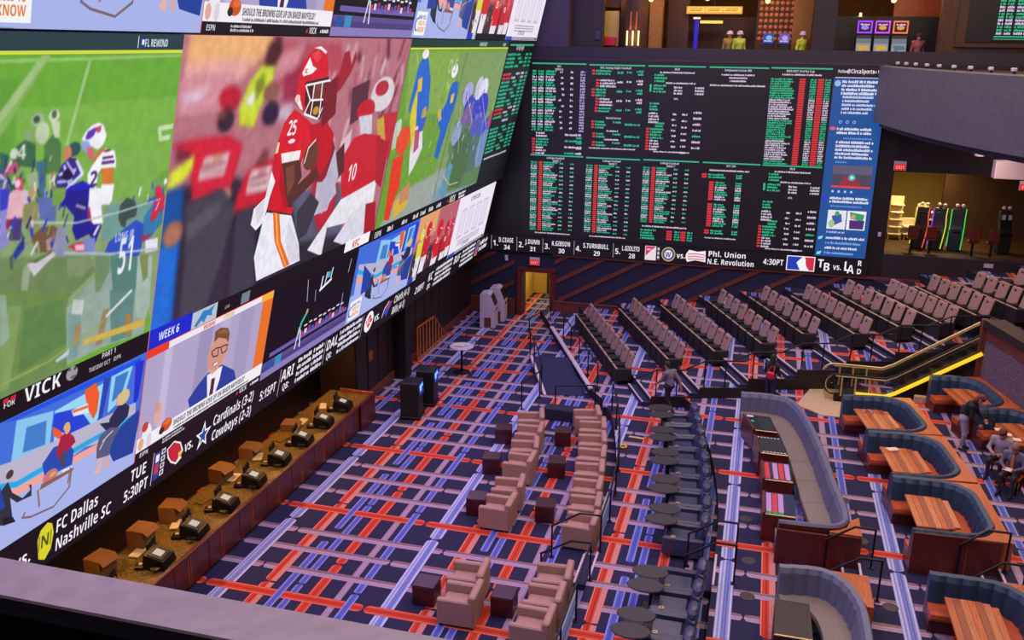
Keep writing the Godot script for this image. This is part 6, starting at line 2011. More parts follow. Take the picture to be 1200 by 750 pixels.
# ---------------------------------------------------------------- things standing on the open carpet
func build_front_props() -> void:
	for i in 2:
		var t := thing("betting_kiosk", ["black self-service kiosk with blue screen, next to the betting counter", "black self-service kiosk with blue screen, next to the round table"][i], "kiosk", Vector3(-10.55 + i * 0.08, 0, -26.75 - i * 1.25), 0.1)
		obj("body", one_box(Vector3(0, 0.64, 0), Vector3(0.62, 1.28, 0.66), 0.03), M.black_panel, t)
		obj("plinth", one_box(Vector3(0.0, 0.05, 0), Vector3(0.7, 0.1, 0.72), 0.02), M.black_metal, t)
		var c := canvas(44, 40, 2.0)
		c.rect("0a2a8c", 0, 0, 44, 40); c.poly("3c9cff", [2, 4, 40, 2, 42, 16, 20, 20, 4, 34]); c.rect("bfe0ff", 8, 8, 12, 18); c.rect("1c3c9c", 24, 20, 16, 12); c.word(22, 8, 18, 5, "e8f4ff", i)
		var q := MB.new()
		q.quad(Vector3(0.325, 1.22, 0.24), Vector3(0.325, 1.22, -0.24), Vector3(0.345, 0.82, -0.24), Vector3(0.345, 0.82, 0.24), Vector3.RIGHT, [Vector2(0, 0), Vector2(1, 0), Vector2(1, 1), Vector2(0, 1)])
		obj("display", q, shown("kiosk_blue_%d" % i, c, 1.0), t)
		area_light(t, Vector3(0.38, 1.02, 0), Vector2(0.44, 0.38), 0.05, Color.html("4a90ff"), Vector3.RIGHT)
	var rt := thing("round_table", "high round table with pamphlets on a thin black stem", "table", Vector3(-10.3, 0, -31.3))
	var b := MB.new()
	b.lathe(Vector3(0, 1.02, 0), [Vector2(0, 0), Vector2(0.44, 0), Vector2(0.46, 0.02), Vector2(0.44, 0.04), Vector2(0, 0.04)], 24)
	obj("tabletop", b, M.kiosk_white, rt)
	obj("stem", one_tube([Vector3(0, 0.03, 0), Vector3(0, 1.02, 0)], 0.045), M.black_metal, rt)
	b = MB.new()
	b.lathe(Vector3.ZERO, [Vector2(0.32, 0), Vector2(0.32, 0.02), Vector2(0.05, 0.05), Vector2(0, 0.05)], 20)
	obj("foot_plate", b, M.black_metal, rt)
	for i in 7:
		tag(obj("pamphlet", one_box(Vector3(-10.52 + (i % 4) * 0.14, 1.07 + 0.004 * i, -31.42 + (i / 4) * 0.2), Vector3(0.11, 0.012, 0.2), 0.0, Basis(Vector3.UP, 0.4 * sin(i * 2.1))), M.paper), "folded pamphlet on the high round table", "pamphlet", "pamphlets on the round table")
	# slatted orange panel on the wall below the screen
	var sl := thing("slatted_grille", "orange-framed slatted grille leaning on the dark panelled wall", "grille", Vector3(-12.38, 0.06, -32.0))
	var hgt := 1.3
	var tilt := 0.03
	for e in [[0.0, 0.0, 0.0, hgt], [0.0, hgt, -1.9, hgt - 0.08], [-1.9, hgt - 0.08, -3.35, 0.02], [-3.35, 0.02, 0.0, 0.0]]:
		obj("frame_bar", one_tube([Vector3(tilt, e[1], e[0]), Vector3(tilt, e[3], e[2])], 0.045, 6), M.orange_wood, sl)
	for i in 8:
		var z := -0.3 - i * 0.36
		obj("slat", one_tube([Vector3(tilt, 0.02, z), Vector3(tilt, minf(hgt - 0.05, hgt - 0.08 - maxf(0.0, -z - 1.9) * 0.86), z)], 0.03, 6), M.orange_wood_pale, sl)
	tag(obj("wall_plate", one_box(Vector3(-12.5, 1.55, -27.9), Vector3(0.04, 0.34, 0.34), 0.01), M.cardboard), "small brass-coloured plate on the dark panelled wall", "plate")
	tag(obj("service_column", one_box(Vector3(-12.25, 1.45, -30.2), Vector3(0.5, 2.9, 0.55), 0.02), M.black_panel), "narrow black column between the kiosks and the grille", "column")
	for i in 2:
		var t := thing("ticket_machine", ["pale ticket machine with a red-brown lower door, left of the lit doorway", "pale ticket machine against the back wall beside the wainscot"][i], "machine", Vector3(-11.05 + i * 0.12, 0, -37.4 - i * 1.1), 0.08)
		var p := [Vector2(-0.32, 0), Vector2(0.34, 0), Vector2(0.34, 0.95), Vector2(0.12, 1.5), Vector2(-0.02, 1.56), Vector2(-0.32, 1.5)]
		var m := MB.new()
		var idx := Geometry2D.triangulate_polygon(PackedVector2Array(p))
		for s in [-0.36, 0.36]:
			for j in range(0, idx.size(), 3):
				m.ftri(Vector3(p[idx[j]].x, p[idx[j]].y, s), Vector3(p[idx[j + 1]].x, p[idx[j + 1]].y, s), Vector3(p[idx[j + 2]].x, p[idx[j + 2]].y, s), Vector3(0, 0, s))
		for j in p.size():
			var u: Vector2 = p[j]; var v: Vector2 = p[(j + 1) % p.size()]
			m.quad(Vector3(u.x, u.y, -0.36), Vector3(v.x, v.y, -0.36), Vector3(v.x, v.y, 0.36), Vector3(u.x, u.y, 0.36), Vector3(v.y - u.y, u.x - v.x, 0))
		obj("body", m, M.kiosk_white, t)
		obj("dark_panel", one_box(Vector3(0.24, 1.22, 0), Vector3(0.03, 0.5, 0.6), 0.01, Basis(Vector3.BACK, 0.38)), M.black_panel, t)
		obj("lower_door", one_box(Vector3(0.02, 0.24, 0.365), Vector3(0.3, 0.46, 0.02), 0.01), M.brown_strip, t)
		obj("card_slot", one_box(Vector3(0.35, 0.8, 0.0), Vector3(0.03, 0.08, 0.3), 0.005), M.black_metal, t)

# ---------------------------------------------------------------- armchairs and cube tables
func make_armchair(label: String, group: String) -> Node3D:
	var t := thing("armchair", label, "armchair", Vector3.ZERO, 0.0, group)
	t.set_meta("base_name", "armchair")
	obj("base", one_box(Vector3(-0.03, 0.17, 0), Vector3(0.66, 0.22, 0.5), 0.02), M.clay_leather_dull, t)
	obj("seat_cushion", one_box(Vector3(-0.06, 0.36, 0), Vector3(0.62, 0.16, 0.49), 0.04), M.clay_leather, t)
	for s in [-1, 1]:
		obj("arm", one_box(Vector3(-0.02, 0.335, s * 0.315), Vector3(0.76, 0.57, 0.13), 0.025), M.clay_leather, t)
	var lean := Basis(Vector3.BACK, -0.07)
	obj("backrest", one_box(Vector3(0.31, 0.47, 0), Vector3(0.15, 0.58, 0.75), 0.03, lean), M.clay_leather, t)
	obj("back_panel", one_box(Vector3(0.345, 0.3, 0), Vector3(0.09, 0.5, 0.74), 0.02), M.clay_leather_dull, t)
	for sx in [-1, 1]:
		for sz in [-1, 1]:
			obj("leg", one_box(Vector3(-0.02 + sx * 0.32, 0.03, sz * 0.31), Vector3(0.05, 0.06, 0.05)), M.black_metal, t)
	for o in t.get_children():
		o.scale = Vector3.ONE * 1.06
	return t

func make_cube(label: String) -> Node3D:
	var t := thing("side_table", label, "table", Vector3.ZERO, 0.0, "cube tables between the armchairs")
	t.set_meta("base_name", "side_table")
	obj("top", one_box(Vector3(0, 0.48, 0), Vector3(0.5, 0.04, 0.5), 0.008), M.table_red, t)
	for s in [-1, 1]:
		obj("side", one_box(Vector3(s * 0.235, 0.235, 0), Vector3(0.03, 0.45, 0.5), 0.004), M.table_red, t)
		obj("side", one_box(Vector3(0, 0.235, s * 0.235), Vector3(0.44, 0.45, 0.03), 0.004), M.table_red, t)
	return t

func build_armchairs() -> void:
	var rows := [
		["row facing the open carpet", [[-5.46, -16.48, 0.02], [-5.56, -17.34, 0.05], [-5.8, -20.62, 0.0], [-5.82, -21.68, 0.12], [-5.92, -23.28, 0.02], [-6.02, -24.2, 0.2], [-6.16, -25.36, 0.1], [-6.38, -26.4, 0.24]]],
		["row against the black railing", [[-3.74, -16.04, 0.0], [-3.7, -16.9, 0.03], [-3.7, -17.78, 0.08], [-3.56, -20.3, -0.02], [-3.65, -21.25, 0.08], [-3.78, -22.2, 0.06], [-3.9, -23.22, 0.14], [-4.02, -24.2, 0.1], [-4.18, -25.2, 0.2], [-4.36, -26.22, 0.18], [-4.7, -27.15, 0.28]]]]
	var first: Node3D = null
	for r in rows:
		for i in r[1].size():
			var q: Array = r[1][i]
			var n := 0
			for o in r[1]:
				if (o[1] > -18.5) == (q[1] > -18.5) and absf(o[1] + 18.9) < absf(q[1] + 18.9):
					n += 1
			var label := "%s clay-pink armchair %s the steps in the %s" % [ORD[n], "before" if q[1] > -18.5 else "beyond", r[0]]
			var grp := "%s armchairs" % ("front row" if q[0] < -5.0 else "railing row")
			if first == null:
				first = make_armchair(label, grp)
				first.position = Vector3(q[0], 0, q[1]); first.rotation.y = q[2]
			else:
				copy(first, Vector3(q[0], 0, q[1]), q[2], label, grp)
	var cube: Node3D = null
	var spots := [[-6.4, -16.9, "dark red cube table left of the near pair of front armchairs"], [-4.62, -16.98, "dark red cube table between the near pairs of armchairs"], [-6.52, -21.1, "dark red cube table left of the first pair beyond the steps"], [-6.84, -23.58, "dark red cube table left of the second pair beyond the steps"], [-7.08, -25.7, "dark red cube table left of the third pair beyond the steps"], [-4.69, -21.25, "dark red cube table between the rows, first beyond the steps"], [-4.97, -23.87, "dark red cube table between the rows, second beyond the steps"], [-5.26, -26.05, "dark red cube table between the rows, third beyond the steps"]]
	for q in spots:
		if cube == null:
			cube = make_cube(q[2]); cube.position = Vector3(q[0], 0, q[1])
		else:
			copy(cube, Vector3(q[0], 0, q[1]), 0.02 * (-q[1] - 16.0), q[2])
	for q in [[0.5, -19.5, 2], [0.51, -18.02, 2], [0.39, -21.5, 2], [3.0, -20.6, 3], [3.35, -17.95, 3], [2.75, -22.6, 3]]:
		var fb := MB.new()
		fb.lathe(Vector3(q[0], TIER[q[2]] + 0.001, q[1]), [Vector2(0.16, 0), Vector2(0.16, 0.008), Vector2(0.12, 0.012), Vector2(0.0, 0.012)], 18)
		tag(obj("floor_outlet", fb, M.oval_top), "round dark floor outlet cover on the carpet of the %s tier" % ["", "", "couch", "booth"][q[2]], "outlet cover", "floor outlets of the %s tier" % ["", "", "couch", "booth"][q[2]])
	for q in [[-0.88, -26.35, 1, "behind the recliners"], [-3.3, -25.6, 1, "beside the railing"]]:
		var ring := []
		for k in 13:
			ring.append(Vector3(q[0] + 0.1 * cos(TAU * k / 12), TIER[q[2]] + 0.03, q[1] + 0.1 * sin(TAU * k / 12)))
		tag(obj("tape_ring", one_tube(ring, 0.03, 6), mat("tape_yellow", "d8b030", 0.5)), "small yellow ring lying on the carpet %s" % q[3], "ring")
	tag(obj("cable_cover", one_box(Vector3(-3.0, TIER[1] + 0.015, -26.4), Vector3(0.5, 0.03, 0.1), 0.01, Basis(Vector3.UP, -0.1)), mat("cover_pale", "c8a86a", 0.6)), "short pale yellow cable cover on the carpet beside the railing", "cover")
	tag(obj("stage_box", one_box(Vector3(-5.72, 0.2, -28.0), Vector3(1.15, 0.4, 0.5), 0.02), M.navy_panel), "low dark blue box behind the last armchairs", "box")

# ---------------------------------------------------------------- recliners and their oval tables
func make_recliner(label: String, group: String) -> Node3D:
	var t := thing("recliner", label, "recliner", Vector3.ZERO, 0.0, group)
	t.set_meta("base_name", "recliner")
	obj("base", one_box(Vector3(0, 0.16, 0), Vector3(0.84, 0.26, 0.6), 0.02), M.seat_dark, t)
	obj("seat_cushion", one_box(Vector3(-0.1, 0.38, 0), Vector3(0.68, 0.2, 0.58), 0.06), M.navy_leather, t)
	obj("footrest", one_box(Vector3(-0.47, 0.26, 0), Vector3(0.1, 0.38, 0.58), 0.04, Basis(Vector3.BACK, 0.12)), M.navy_leather, t)
	var lean := Basis(Vector3.BACK, -0.22)
	var back := obj("backrest", one_box(Vector3(0.36, 0.62, 0), Vector3(0.18, 0.62, 0.62), 0.06, lean), M.navy_leather, t)
	obj("lumbar_seam", one_box(Vector3(0.26, 0.56, 0), Vector3(0.02, 0.02, 0.56), 0.0, lean), M.seat_dark, back)
	var b := MB.new()
	b.lathe(Vector3(0.4, 0.94, 0), [Vector2(0, -0.14), Vector2(0.07, -0.125), Vector2(0.115, -0.07), Vector2(0.13, 0), Vector2(0.115, 0.07), Vector2(0.07, 0.125), Vector2(0, 0.14)], 18, 1.0, 2.3)
	obj("headrest", b, M.navy_leather, t)
	for s in [-1, 1]:
		var a := obj("arm", one_box(Vector3(-0.06, 0.33, s * 0.355), Vector3(0.98, 0.5, 0.13), 0.04), M.navy_leather, t)
		if s == 1:
			var c := MB.new()
			c.lathe(Vector3(-0.3, 0.575, 0.37), [Vector2(0.05, 0), Vector2(0.055, 0.012), Vector2(0.035, 0.012), Vector2(0.03, 0.002), Vector2(0, 0.002)], 12)
			obj("cup_ring", c, M.brass, a)
	return t

func build_recliners() -> void:
	var spots := [[-0.5, -14.52], [-0.52, -15.38], [-0.51, -16.24], [-0.48, -17.1], [-0.45, -17.96], [-0.53, -20.04], [-0.55, -20.91], [-0.61, -21.78], [-0.69, -22.66], [-0.78, -23.52], [-0.9, -24.4], [-1.02, -25.27], [-1.17, -26.14], [-1.34, -27.0]]
	var first: Node3D = null
	for i in spots.size():
		var q: Array = spots[i]
		var a := atan(0.033 * maxf(0.0, -q[1] - 20.0))
		var at := Vector3(q[0] - 0.42 * cos(a), TIER[1], q[1])
		var near := i < 5
		var label := "dark navy leather recliner, %s %s the steps" % [ORD[4 - i] if near else ORD[i - 5], "before" if near else "beyond"]
		var grp := "recliners on the %s of the steps" % ("near side" if near else "far side")
		if first == null:
			first = make_recliner(label, grp)
			first.position = at; first.rotation.y = a
		else:
			copy(first, at, a, label, grp)
	var tables := [[-1.66, -15.85], [-1.58, -17.5], [-1.58, -20.45], [-1.72, -22.08], [-1.9, -23.76], [-2.13, -25.32], [-2.37, -27.05]]
	var t0: Node3D = null
	for i in tables.size():
		var q: Array = tables[i]
		var a := atan(0.033 * maxf(0.0, -q[1] - 20.0))
		var label := "dark twin-oval drink table, %s %s the steps" % [ORD[1 - i] if i < 2 else ORD[i - 2], "before" if i < 2 else "beyond"]
		if t0 == null:
			t0 = thing("drink_table", label, "table", Vector3.ZERO, 0.0, "twin-oval drink tables")
			t0.set_meta("base_name", "drink_table")
			var b := MB.new()
			for s in [-1, 1]:
				b = MB.new()
				b.lathe(Vector3(-0.02 * s, 0.7, s * 0.28), [Vector2(0, 0), Vector2(0.38, 0), Vector2(0.4, 0.02), Vector2(0.38, 0.04), Vector2(0, 0.04)], 24, 1.0, 0.66)
				obj("oval_top", b, M.oval_top, t0)
			obj("bracket", one_box(Vector3(0, 0.72, 0), Vector3(0.4, 0.03, 0.1)), M.black_metal, t0)
			obj("stem", one_tube([Vector3(0.1, 0.0, 0), Vector3(0.1, 0.7, 0)], 0.06), M.black_metal, t0)
			obj("foot_plate", one_box(Vector3(0.1, 0.015, 0), Vector3(0.4, 0.03, 0.4), 0.01), M.black_metal, t0)
			t0.position = Vector3(q[0], TIER[1], q[1]); t0.rotation.y = a
		else:
			copy(t0, Vector3(q[0], TIER[1], q[1]), a, label, "twin-oval drink tables")

# ---------------------------------------------------------------- couches and booths
func smooth(p: Array, n: int) -> PackedVector2Array:
	var out := PackedVector2Array()
	for i in p.size() - 1:
		var a: Vector2 = p[maxi(i - 1, 0)]; var b: Vector2 = p[i]; var c: Vector2 = p[i + 1]; var d: Vector2 = p[mini(i + 2, p.size() - 1)]
		for k in n:
			out.append(b.cubic_interpolate(c, a, d, float(k) / n))
	out.append(p[p.size() - 1])
	return out

func path_piece(p: PackedVector2Array, s0: float, s1: float, n: int) -> PackedVector2Array:
	var out := PackedVector2Array()
	for k in n + 1:
		var s := lerpf(s0, s1, float(k) / n)
		var i := 0
		while i < p.size() - 2 and s > p[i].distance_to(p[i + 1]):
			s -= p[i].distance_to(p[i + 1]); i += 1
		out.append(p[i].lerp(p[i + 1], clampf(s / maxf(1e-6, p[i].distance_to(p[i + 1])), 0.0, 1.0)))
	return out

func path_length(p: PackedVector2Array) -> float:
	var s := 0.0
	for i in p.size() - 1:
		s += p[i].distance_to(p[i + 1])
	return s

# the upholstery of a U- or L-shaped seat along the outer line of its back
func upholster(t: Node3D, path: PackedVector2Array, back_m: Material, seat_m: Material, plinth_m: Material, shell_m: Material, channel: float, cushion: float, depth := 0.56, hgt := 1.02, narrow_until := 99.0) -> void:
	var L := path_length(path)
	var shell := MB.new()
	shell.sweep(path, [Vector2(-0.03, 0.0), Vector2(0.02, 0.0), Vector2(0.02, hgt - 0.03), Vector2(-0.03, hgt - 0.03)])
	obj("back_shell", shell, shell_m, t)
	var cuts := [0.0]
	while cuts[-1] < L - 0.01:
		var w: float = channel if cuts[-1] < narrow_until else 1.3
		cuts.append(L if cuts[-1] + w * 1.4 > L else cuts[-1] + w)
	for i in cuts.size() - 1:
		var long: bool = cuts[i + 1] - cuts[i] > 0.8
		var piece := path_piece(path, cuts[i], cuts[i + 1], 10 if long else 5)
		var b := MB.new()
		var sw := [0.0, 0.025, 0.03, 0.03, 0.03, 0.03, 0.03, 0.03, 0.03, 0.025, 0.0] if long else [0.0, 0.02, 0.03, 0.03, 0.02, 0.0]
		b.sweep(piece, [Vector2(0.02, 0.3), Vector2(0.22, 0.3), Vector2(0.2, 0.55), Vector2(0.15, hgt - 0.1), Vector2(0.1, hgt), Vector2(0.0, hgt + 0.02), Vector2(-0.03, hgt - 0.03), Vector2(0.02, hgt - 0.05)], sw, [0, 1, 1, 1, 0.6, 0.3, 0, 0])
		obj("back_cushion", b, back_m, t)
	var m := maxi(1, int(round(L / cushion)))
	for i in m:
		var g := 0.006
		var piece := path_piece(path, L * i / m + g, L * (i + 1) / m - g, 12)
		var b := MB.new()
		b.sweep(piece, [Vector2(0.2, 0.3), Vector2(0.22 + depth, 0.3), Vector2(0.24 + depth, 0.36), Vector2(0.22 + depth, 0.44), Vector2(0.2, 0.46)])
		obj("seat_cushion", b, seat_m, t)
	var pl := MB.new()
	pl.sweep(path, [Vector2(0.02, 0.0), Vector2(0.14 + depth, 0.0), Vector2(0.18 + depth, 0.3), Vector2(0.02, 0.3)])
	obj("plinth", pl, plinth_m, t)

func u_path(w: float, d: float, r: float) -> PackedVector2Array:
	var p := PackedVector2Array([Vector2(0, 0), Vector2((d - r) * 0.5, 0)])
	for i in 9:
		var a := PI / 2 * i / 8.0
		p.append(Vector2(d - r + r * sin(a), r - r * cos(a)))
	p.append(Vector2(d, w / 2.0))
	for i in 9:
		var a := PI / 2 * i / 8.0
		p.append(Vector2(d - r + r * cos(a), w - r + r * sin(a)))
	p.append(Vector2((d - r) * 0.5, w))
	p.append(Vector2(0, w))
	return p

func booth(label: String, at: Vector3, turn: float, w: float, d: float, near_end: bool, pale: bool) -> void:
	var t := thing("booth", label, "booth", at, turn, "blue booths")
	var p := u_path(w - 0.06, d, 0.78)
	upholster(t, p, M.blue_leather, M.orange_leather, M.red_wood, M.red_wood, 0.3, 0.95, 0.42)
	# the wooden ledge that fills the corners behind the rounded back
	var foot := PackedVector2Array()
	for i in range(1, p.size() - 1):
		foot.append(p[i] + (p[i] - Vector2(d * 0.4, w / 2.0)).normalized() * 0.035)
	foot[0] = Vector2(d * 0.5, -0.04); foot[foot.size() - 1] = Vector2(d * 0.5, w - 0.02)
	foot.append(Vector2(d + 0.22, w - 0.012)); foot.append(Vector2(d + 0.22, -0.048))
	var b := MB.new()
	b.prism(foot, 0.0, 0.985)
	obj("ledge", b, M.orange_wood, t)
	if near_end:
		obj("end_panel", one_box(Vector3(d * 0.31, 0.5, w - 0.01), Vector3(d * 0.62, 1.0, 0.05), 0.01), M.red_wood, t)
		obj("end_panel", one_box(Vector3(d * 0.82, 0.49, w - 0.01), Vector3(d * 0.38 - 0.02, 0.97, 0.05), 0.01), M.red_wood, t)
	var tb := thing("booth_table", "plank table in the %s" % label, "table", at + Vector3(0.24, 0, 0.45).rotated(Vector3.UP, turn), turn, "plank tables in the booths")
	var tl := w - 1.22
	var tones := [M.orange_wood, M.orange_wood_pale, M.orange_wood_deep]
	for i in 7:
		var x0 := i * 0.135
		var cut := 0.0 if i < 5 else (0.03 if i == 5 else 0.12)
		obj("plank", one_box(Vector3(x0 + 0.067, 0.74, tl / 2.0), Vector3(0.133, 0.05, tl - cut * 2.0), 0.006), tones[(i * 5 + (1 if pale else 0)) % 3], tb)
	obj("pedestal", one_box(Vector3(0.48, 0.36, tl / 2.0), Vector3(0.12, 0.72, 0.12), 0.01), M.black_metal, tb)
	obj("foot_plate", one_box(Vector3(0.48, 0.015, tl / 2.0), Vector3(0.5, 0.03, 0.6), 0.01), M.black_metal, tb)

func build_booths() -> void:
	var q := [["blue booth next to the escalator foot", 2.94, -27.62, 0.179, 2.69], ["blue booth second from the escalator foot", 3.42, -24.97, 0.117, 2.74], ["blue booth beside the steps, with a dark red end panel", 3.74, -22.24, 0.046, 2.78], ["blue booth on the near side of the steps", 3.94, -17.84, 0.0, 2.8]]
	for i in 4:
		booth(q[i][0], Vector3(q[i][1], TIER[3], q[i][2]), q[i][3], q[i][4], 1.78, i >= 2, i != 3)
	var r := [["blue booth against the patterned wall beside the escalator", 5.58, -29.25, 0.22, 2.55], ["blue booth with people, against the patterned wall", 6.42, -26.7, 0.26, 2.7], ["blue booth behind the seated man in a suit", 7.15, -24.0, 0.24, 2.7]]
	for i in 3:
		booth(r[i][0], Vector3(r[i][1], TIER[4], r[i][2]), r[i][3], r[i][4], 1.36, false, false)
	# small things on the tables
	for i in 2:
		var s := thing("shaker", "small white shaker on the booth table next to the escalator foot", "shaker", Vector3(3.52 + i * 0.22, TIER[3] + 0.765, -26.98), 0.0, "pair of shakers")
		var b := MB.new()
		b.lathe(Vector3.ZERO, [Vector2(0.04, 0), Vector2(0.045, 0.02), Vector2(0.035, 0.12), Vector2(0.0, 0.12)], 10)
		obj("jar", b, M.kiosk_white, s)
		b = MB.new()
		b.lathe(Vector3(0, 0.12, 0), [Vector2(0.036, 0), Vector2(0.03, 0.03), Vector2(0, 0.035)], 10)
		obj("lid", b, M.black_metal, s)
	tag(obj("napkin_pile", one_box(Vector3(4.02, TIER[3] + 0.785, -24.42), Vector3(0.3, 0.03, 0.2), 0.01, Basis(Vector3.UP, 0.4)), M.paper), "crumpled white napkins on the second booth table", "napkins")
	var bag := MB.new()
	bag.lathe(Vector3(4.35, TIER[3] + 0.46, -25.75), [Vector2(0.0, 0), Vector2(0.2, 0.02), Vector2(0.22, 0.1), Vector2(0.1, 0.2), Vector2(0, 0.21)], 14, 1.0, 0.8)
	tag(obj("soft_bag", bag, M.oval_top), "grey bag left on the seat of the booth next to the escalator foot", "bag")
	var bt := thing("bottle", "dark bottle on the table with people", "bottle", Vector3(6.78, TIER[4] + 0.765, -26.15))
	var bb := MB.new()
	bb.lathe(Vector3.ZERO, [Vector2(0.04, 0), Vector2(0.04, 0.16), Vector2(0.015, 0.22), Vector2(0.015, 0.28), Vector2(0, 0.28)], 10)
	obj("glass_body", bb, M.black_panel, bt)
	for i in 3:
		tag(obj("plate", one_box(Vector3(6.85 + 0.16 * i, TIER[4] + 0.775, -25.85 + 0.3 * i), Vector3(0.2, 0.015, 0.2), 0.005), M.paper), "white plate on the table with people", "plate", "plates on the table with people")

func build_couches() -> void:
	var y: float = TIER[2]
	var t := thing("long_couch", "long curved grey channel-tufted couch with taupe seat cushions", "couch", Vector3(0, y, 0))
	var p := smooth([Vector2(0.0, -27.78), Vector2(0.86, -27.84), Vector2(1.5, -27.55), Vector2(1.88, -26.5), Vector2(2.2, -24.55), Vector2(2.46, -22.1), Vector2(2.62, -20.6), Vector2(2.52, -19.98), Vector2(2.15, -19.74), Vector2(1.08, -19.66)], 6)
	upholster(t, p, M.grey_leather, M.taupe_leather, M.navy_leather, M.red_wood, 0.3, 1.15, 0.54, 1.02, 3.6)
	obj("end_panel", one_box(Vector3(1.6, 0.44, -19.6), Vector3(1.1, 0.88, 0.05), 0.01), M.red_wood, t)
	obj("end_panel", one_box(Vector3(2.52, 0.46, -19.6), Vector3(0.7, 0.92, 0.05), 0.01), M.red_wood, t)
	var b := MB.new()
	b.prism(PackedVector2Array([Vector2(2.18, -19.66), Vector2(2.56, -19.92), Vector2(2.68, -20.3), Vector2(2.87, -20.5), Vector2(2.87, -19.62), Vector2(2.18, -19.62)]), 0.0, 0.95)
	obj("ledge", b, M.orange_wood, t)
	var t2 := thing("short_couch", "curved grey channel-tufted couch on the near side of the steps", "couch", Vector3(0, y, 0))
	p = smooth([Vector2(1.07, -17.78), Vector2(1.9, -17.88), Vector2(2.4, -17.5), Vector2(2.66, -16.7), Vector2(2.7, -15.6), Vector2(2.68, -13.5)], 6)
	upholster(t2, p, M.grey_leather, M.taupe_leather, M.navy_leather, M.red_wood, 0.3, 1.1, 0.54, 1.02, 2.4)
	b = MB.new()
	b.prism(PackedVector2Array([Vector2(1.95, -17.96), Vector2(2.45, -17.6), Vector2(2.72, -16.8), Vector2(2.85, -16.8), Vector2(2.85, -17.96)]), 0.0, 0.95)
	obj("ledge", b, M.orange_wood, t2)
	# electronic gaming tables before the couch
	var g := [[0.16, 0.9, 1.1, 0.49, -26.72, -25.6], [0.5, 1.2, 1.38, 0.66, -25.2, -24.05], [0.72, 1.42, 1.47, 0.78, -23.52, -22.42], [0.78, 1.48, 1.5, 0.8, -21.7, -20.55]]
	var names := ["gaming table with a black top and a small green light", "gaming table with a dark top and rows of white marks", "gaming table with red and lilac sheets and a brass front edge", "gaming table with lilac, red and green sheets on navy, next to the couch end"]
	for i in 4:
		var q: Array = g[i]
		var gt := thing("gaming_table", names[i], "table", Vector3(0, y, 0))
		var poly := PackedVector2Array([Vector2(q[0], q[4]), Vector2(q[1], q[4]), Vector2(q[2], q[5]), Vector2(q[3], q[5])])
		b = MB.new()
		b.prism(poly, 0.0, 0.7)
		obj("body", b, M.red_wood, gt)
		var c := canvas(70, 110, 2.0)
		c.rect(["0c0a10", "14141c", "1c1c30", "16204a"][i], 0, 0, 70, 110)
		if i == 0:
			c.ell("1ec070", 12, 44, 6, 6); c.rect("e8e4f0", 4, 4, 18, 10); c.rect("20242c", 30, 10, 34, 90)
		elif i == 1:
			for k in 7:
				c.rect("d8d4e0", 4 + k * 9, 6, 5, 5); c.rect("d8d4e0", 6 + k * 9, 98, 6, 5)
			for k in 9:
				c.rect("2c3038", 4, 20 + k * 8, 62, 4)
		elif i == 2:
			for k in 4:
				c.rect(["c82c3c", "b490c8", "c82c3c", "b490c8"][k], 2 + k * 15 + (6 if k > 0 else 0), 6, 12, 96)
		else:
			for k in 3:
				c.rect(["b490c8", "c82c3c", "b490c8"][k], 3 + k * 14, 4, 12, 98); c.rect("1e9a5a", 3 + k * 14, 96, 12, 10)
		for k in 8:
			if i > 1:
				c.rect("8c78a0", 2, 12 + k * 11, 46, 0.8)
		b = MB.new()
		var tp := []
		for v in poly:
			tp.append(Vector3(v.x, 0.715, v.y))
		b.quad(tp[0], tp[1], tp[2], tp[3], Vector3.UP, [Vector2(0, 0), Vector2(1, 0), Vector2(1, 1), Vector2(0, 1)])
		for k in 4:
			b.quad(tp[k], tp[(k + 1) % 4], tp[(k + 1) % 4] - Vector3(0, 0.015, 0), tp[k] - Vector3(0, 0.015, 0), tp[k] + tp[(k + 1) % 4] - tp[0] - tp[2], [Vector2.ZERO, Vector2.ZERO, Vector2.ZERO, Vector2.ZERO])
		obj("printed_top", b, printed("gaming_top_%d" % i, c, 0.3), gt)
		obj("front_edge", one_tube([Vector3(q[3], 0.71, q[5] + 0.02), Vector3(q[2], 0.71, q[5] + 0.02)], 0.02, 6), M.brass, gt)
		b = MB.new()
		b.prism(PackedVector2Array([Vector2(q[0] - 0.06, q[4]), Vector2(q[0], q[4]), Vector2(q[3], q[5]), Vector2(q[3] - 0.06, q[5])]), 0.0, 0.74)
		obj("side_panel", b, M.red_wood, gt)
	var bt := thing("gaming_table", "black gaming table with a brass front edge before the short couch", "table", Vector3(0, y, 0))
	b = MB.new()
	b.prism(PackedVector2Array([Vector2(1.02, -16.95), Vector2(1.68, -16.95), Vector2(1.7, -15.75), Vector2(1.0, -15.75)]), 0.0, 0.72)
	obj("body", b, M.cabinet, bt)
	obj("front_edge", one_tube([Vector3(1.0, 0.72, -15.73), Vector3(1.7, 0.72, -15.73)], 0.02, 6), M.brass, bt)

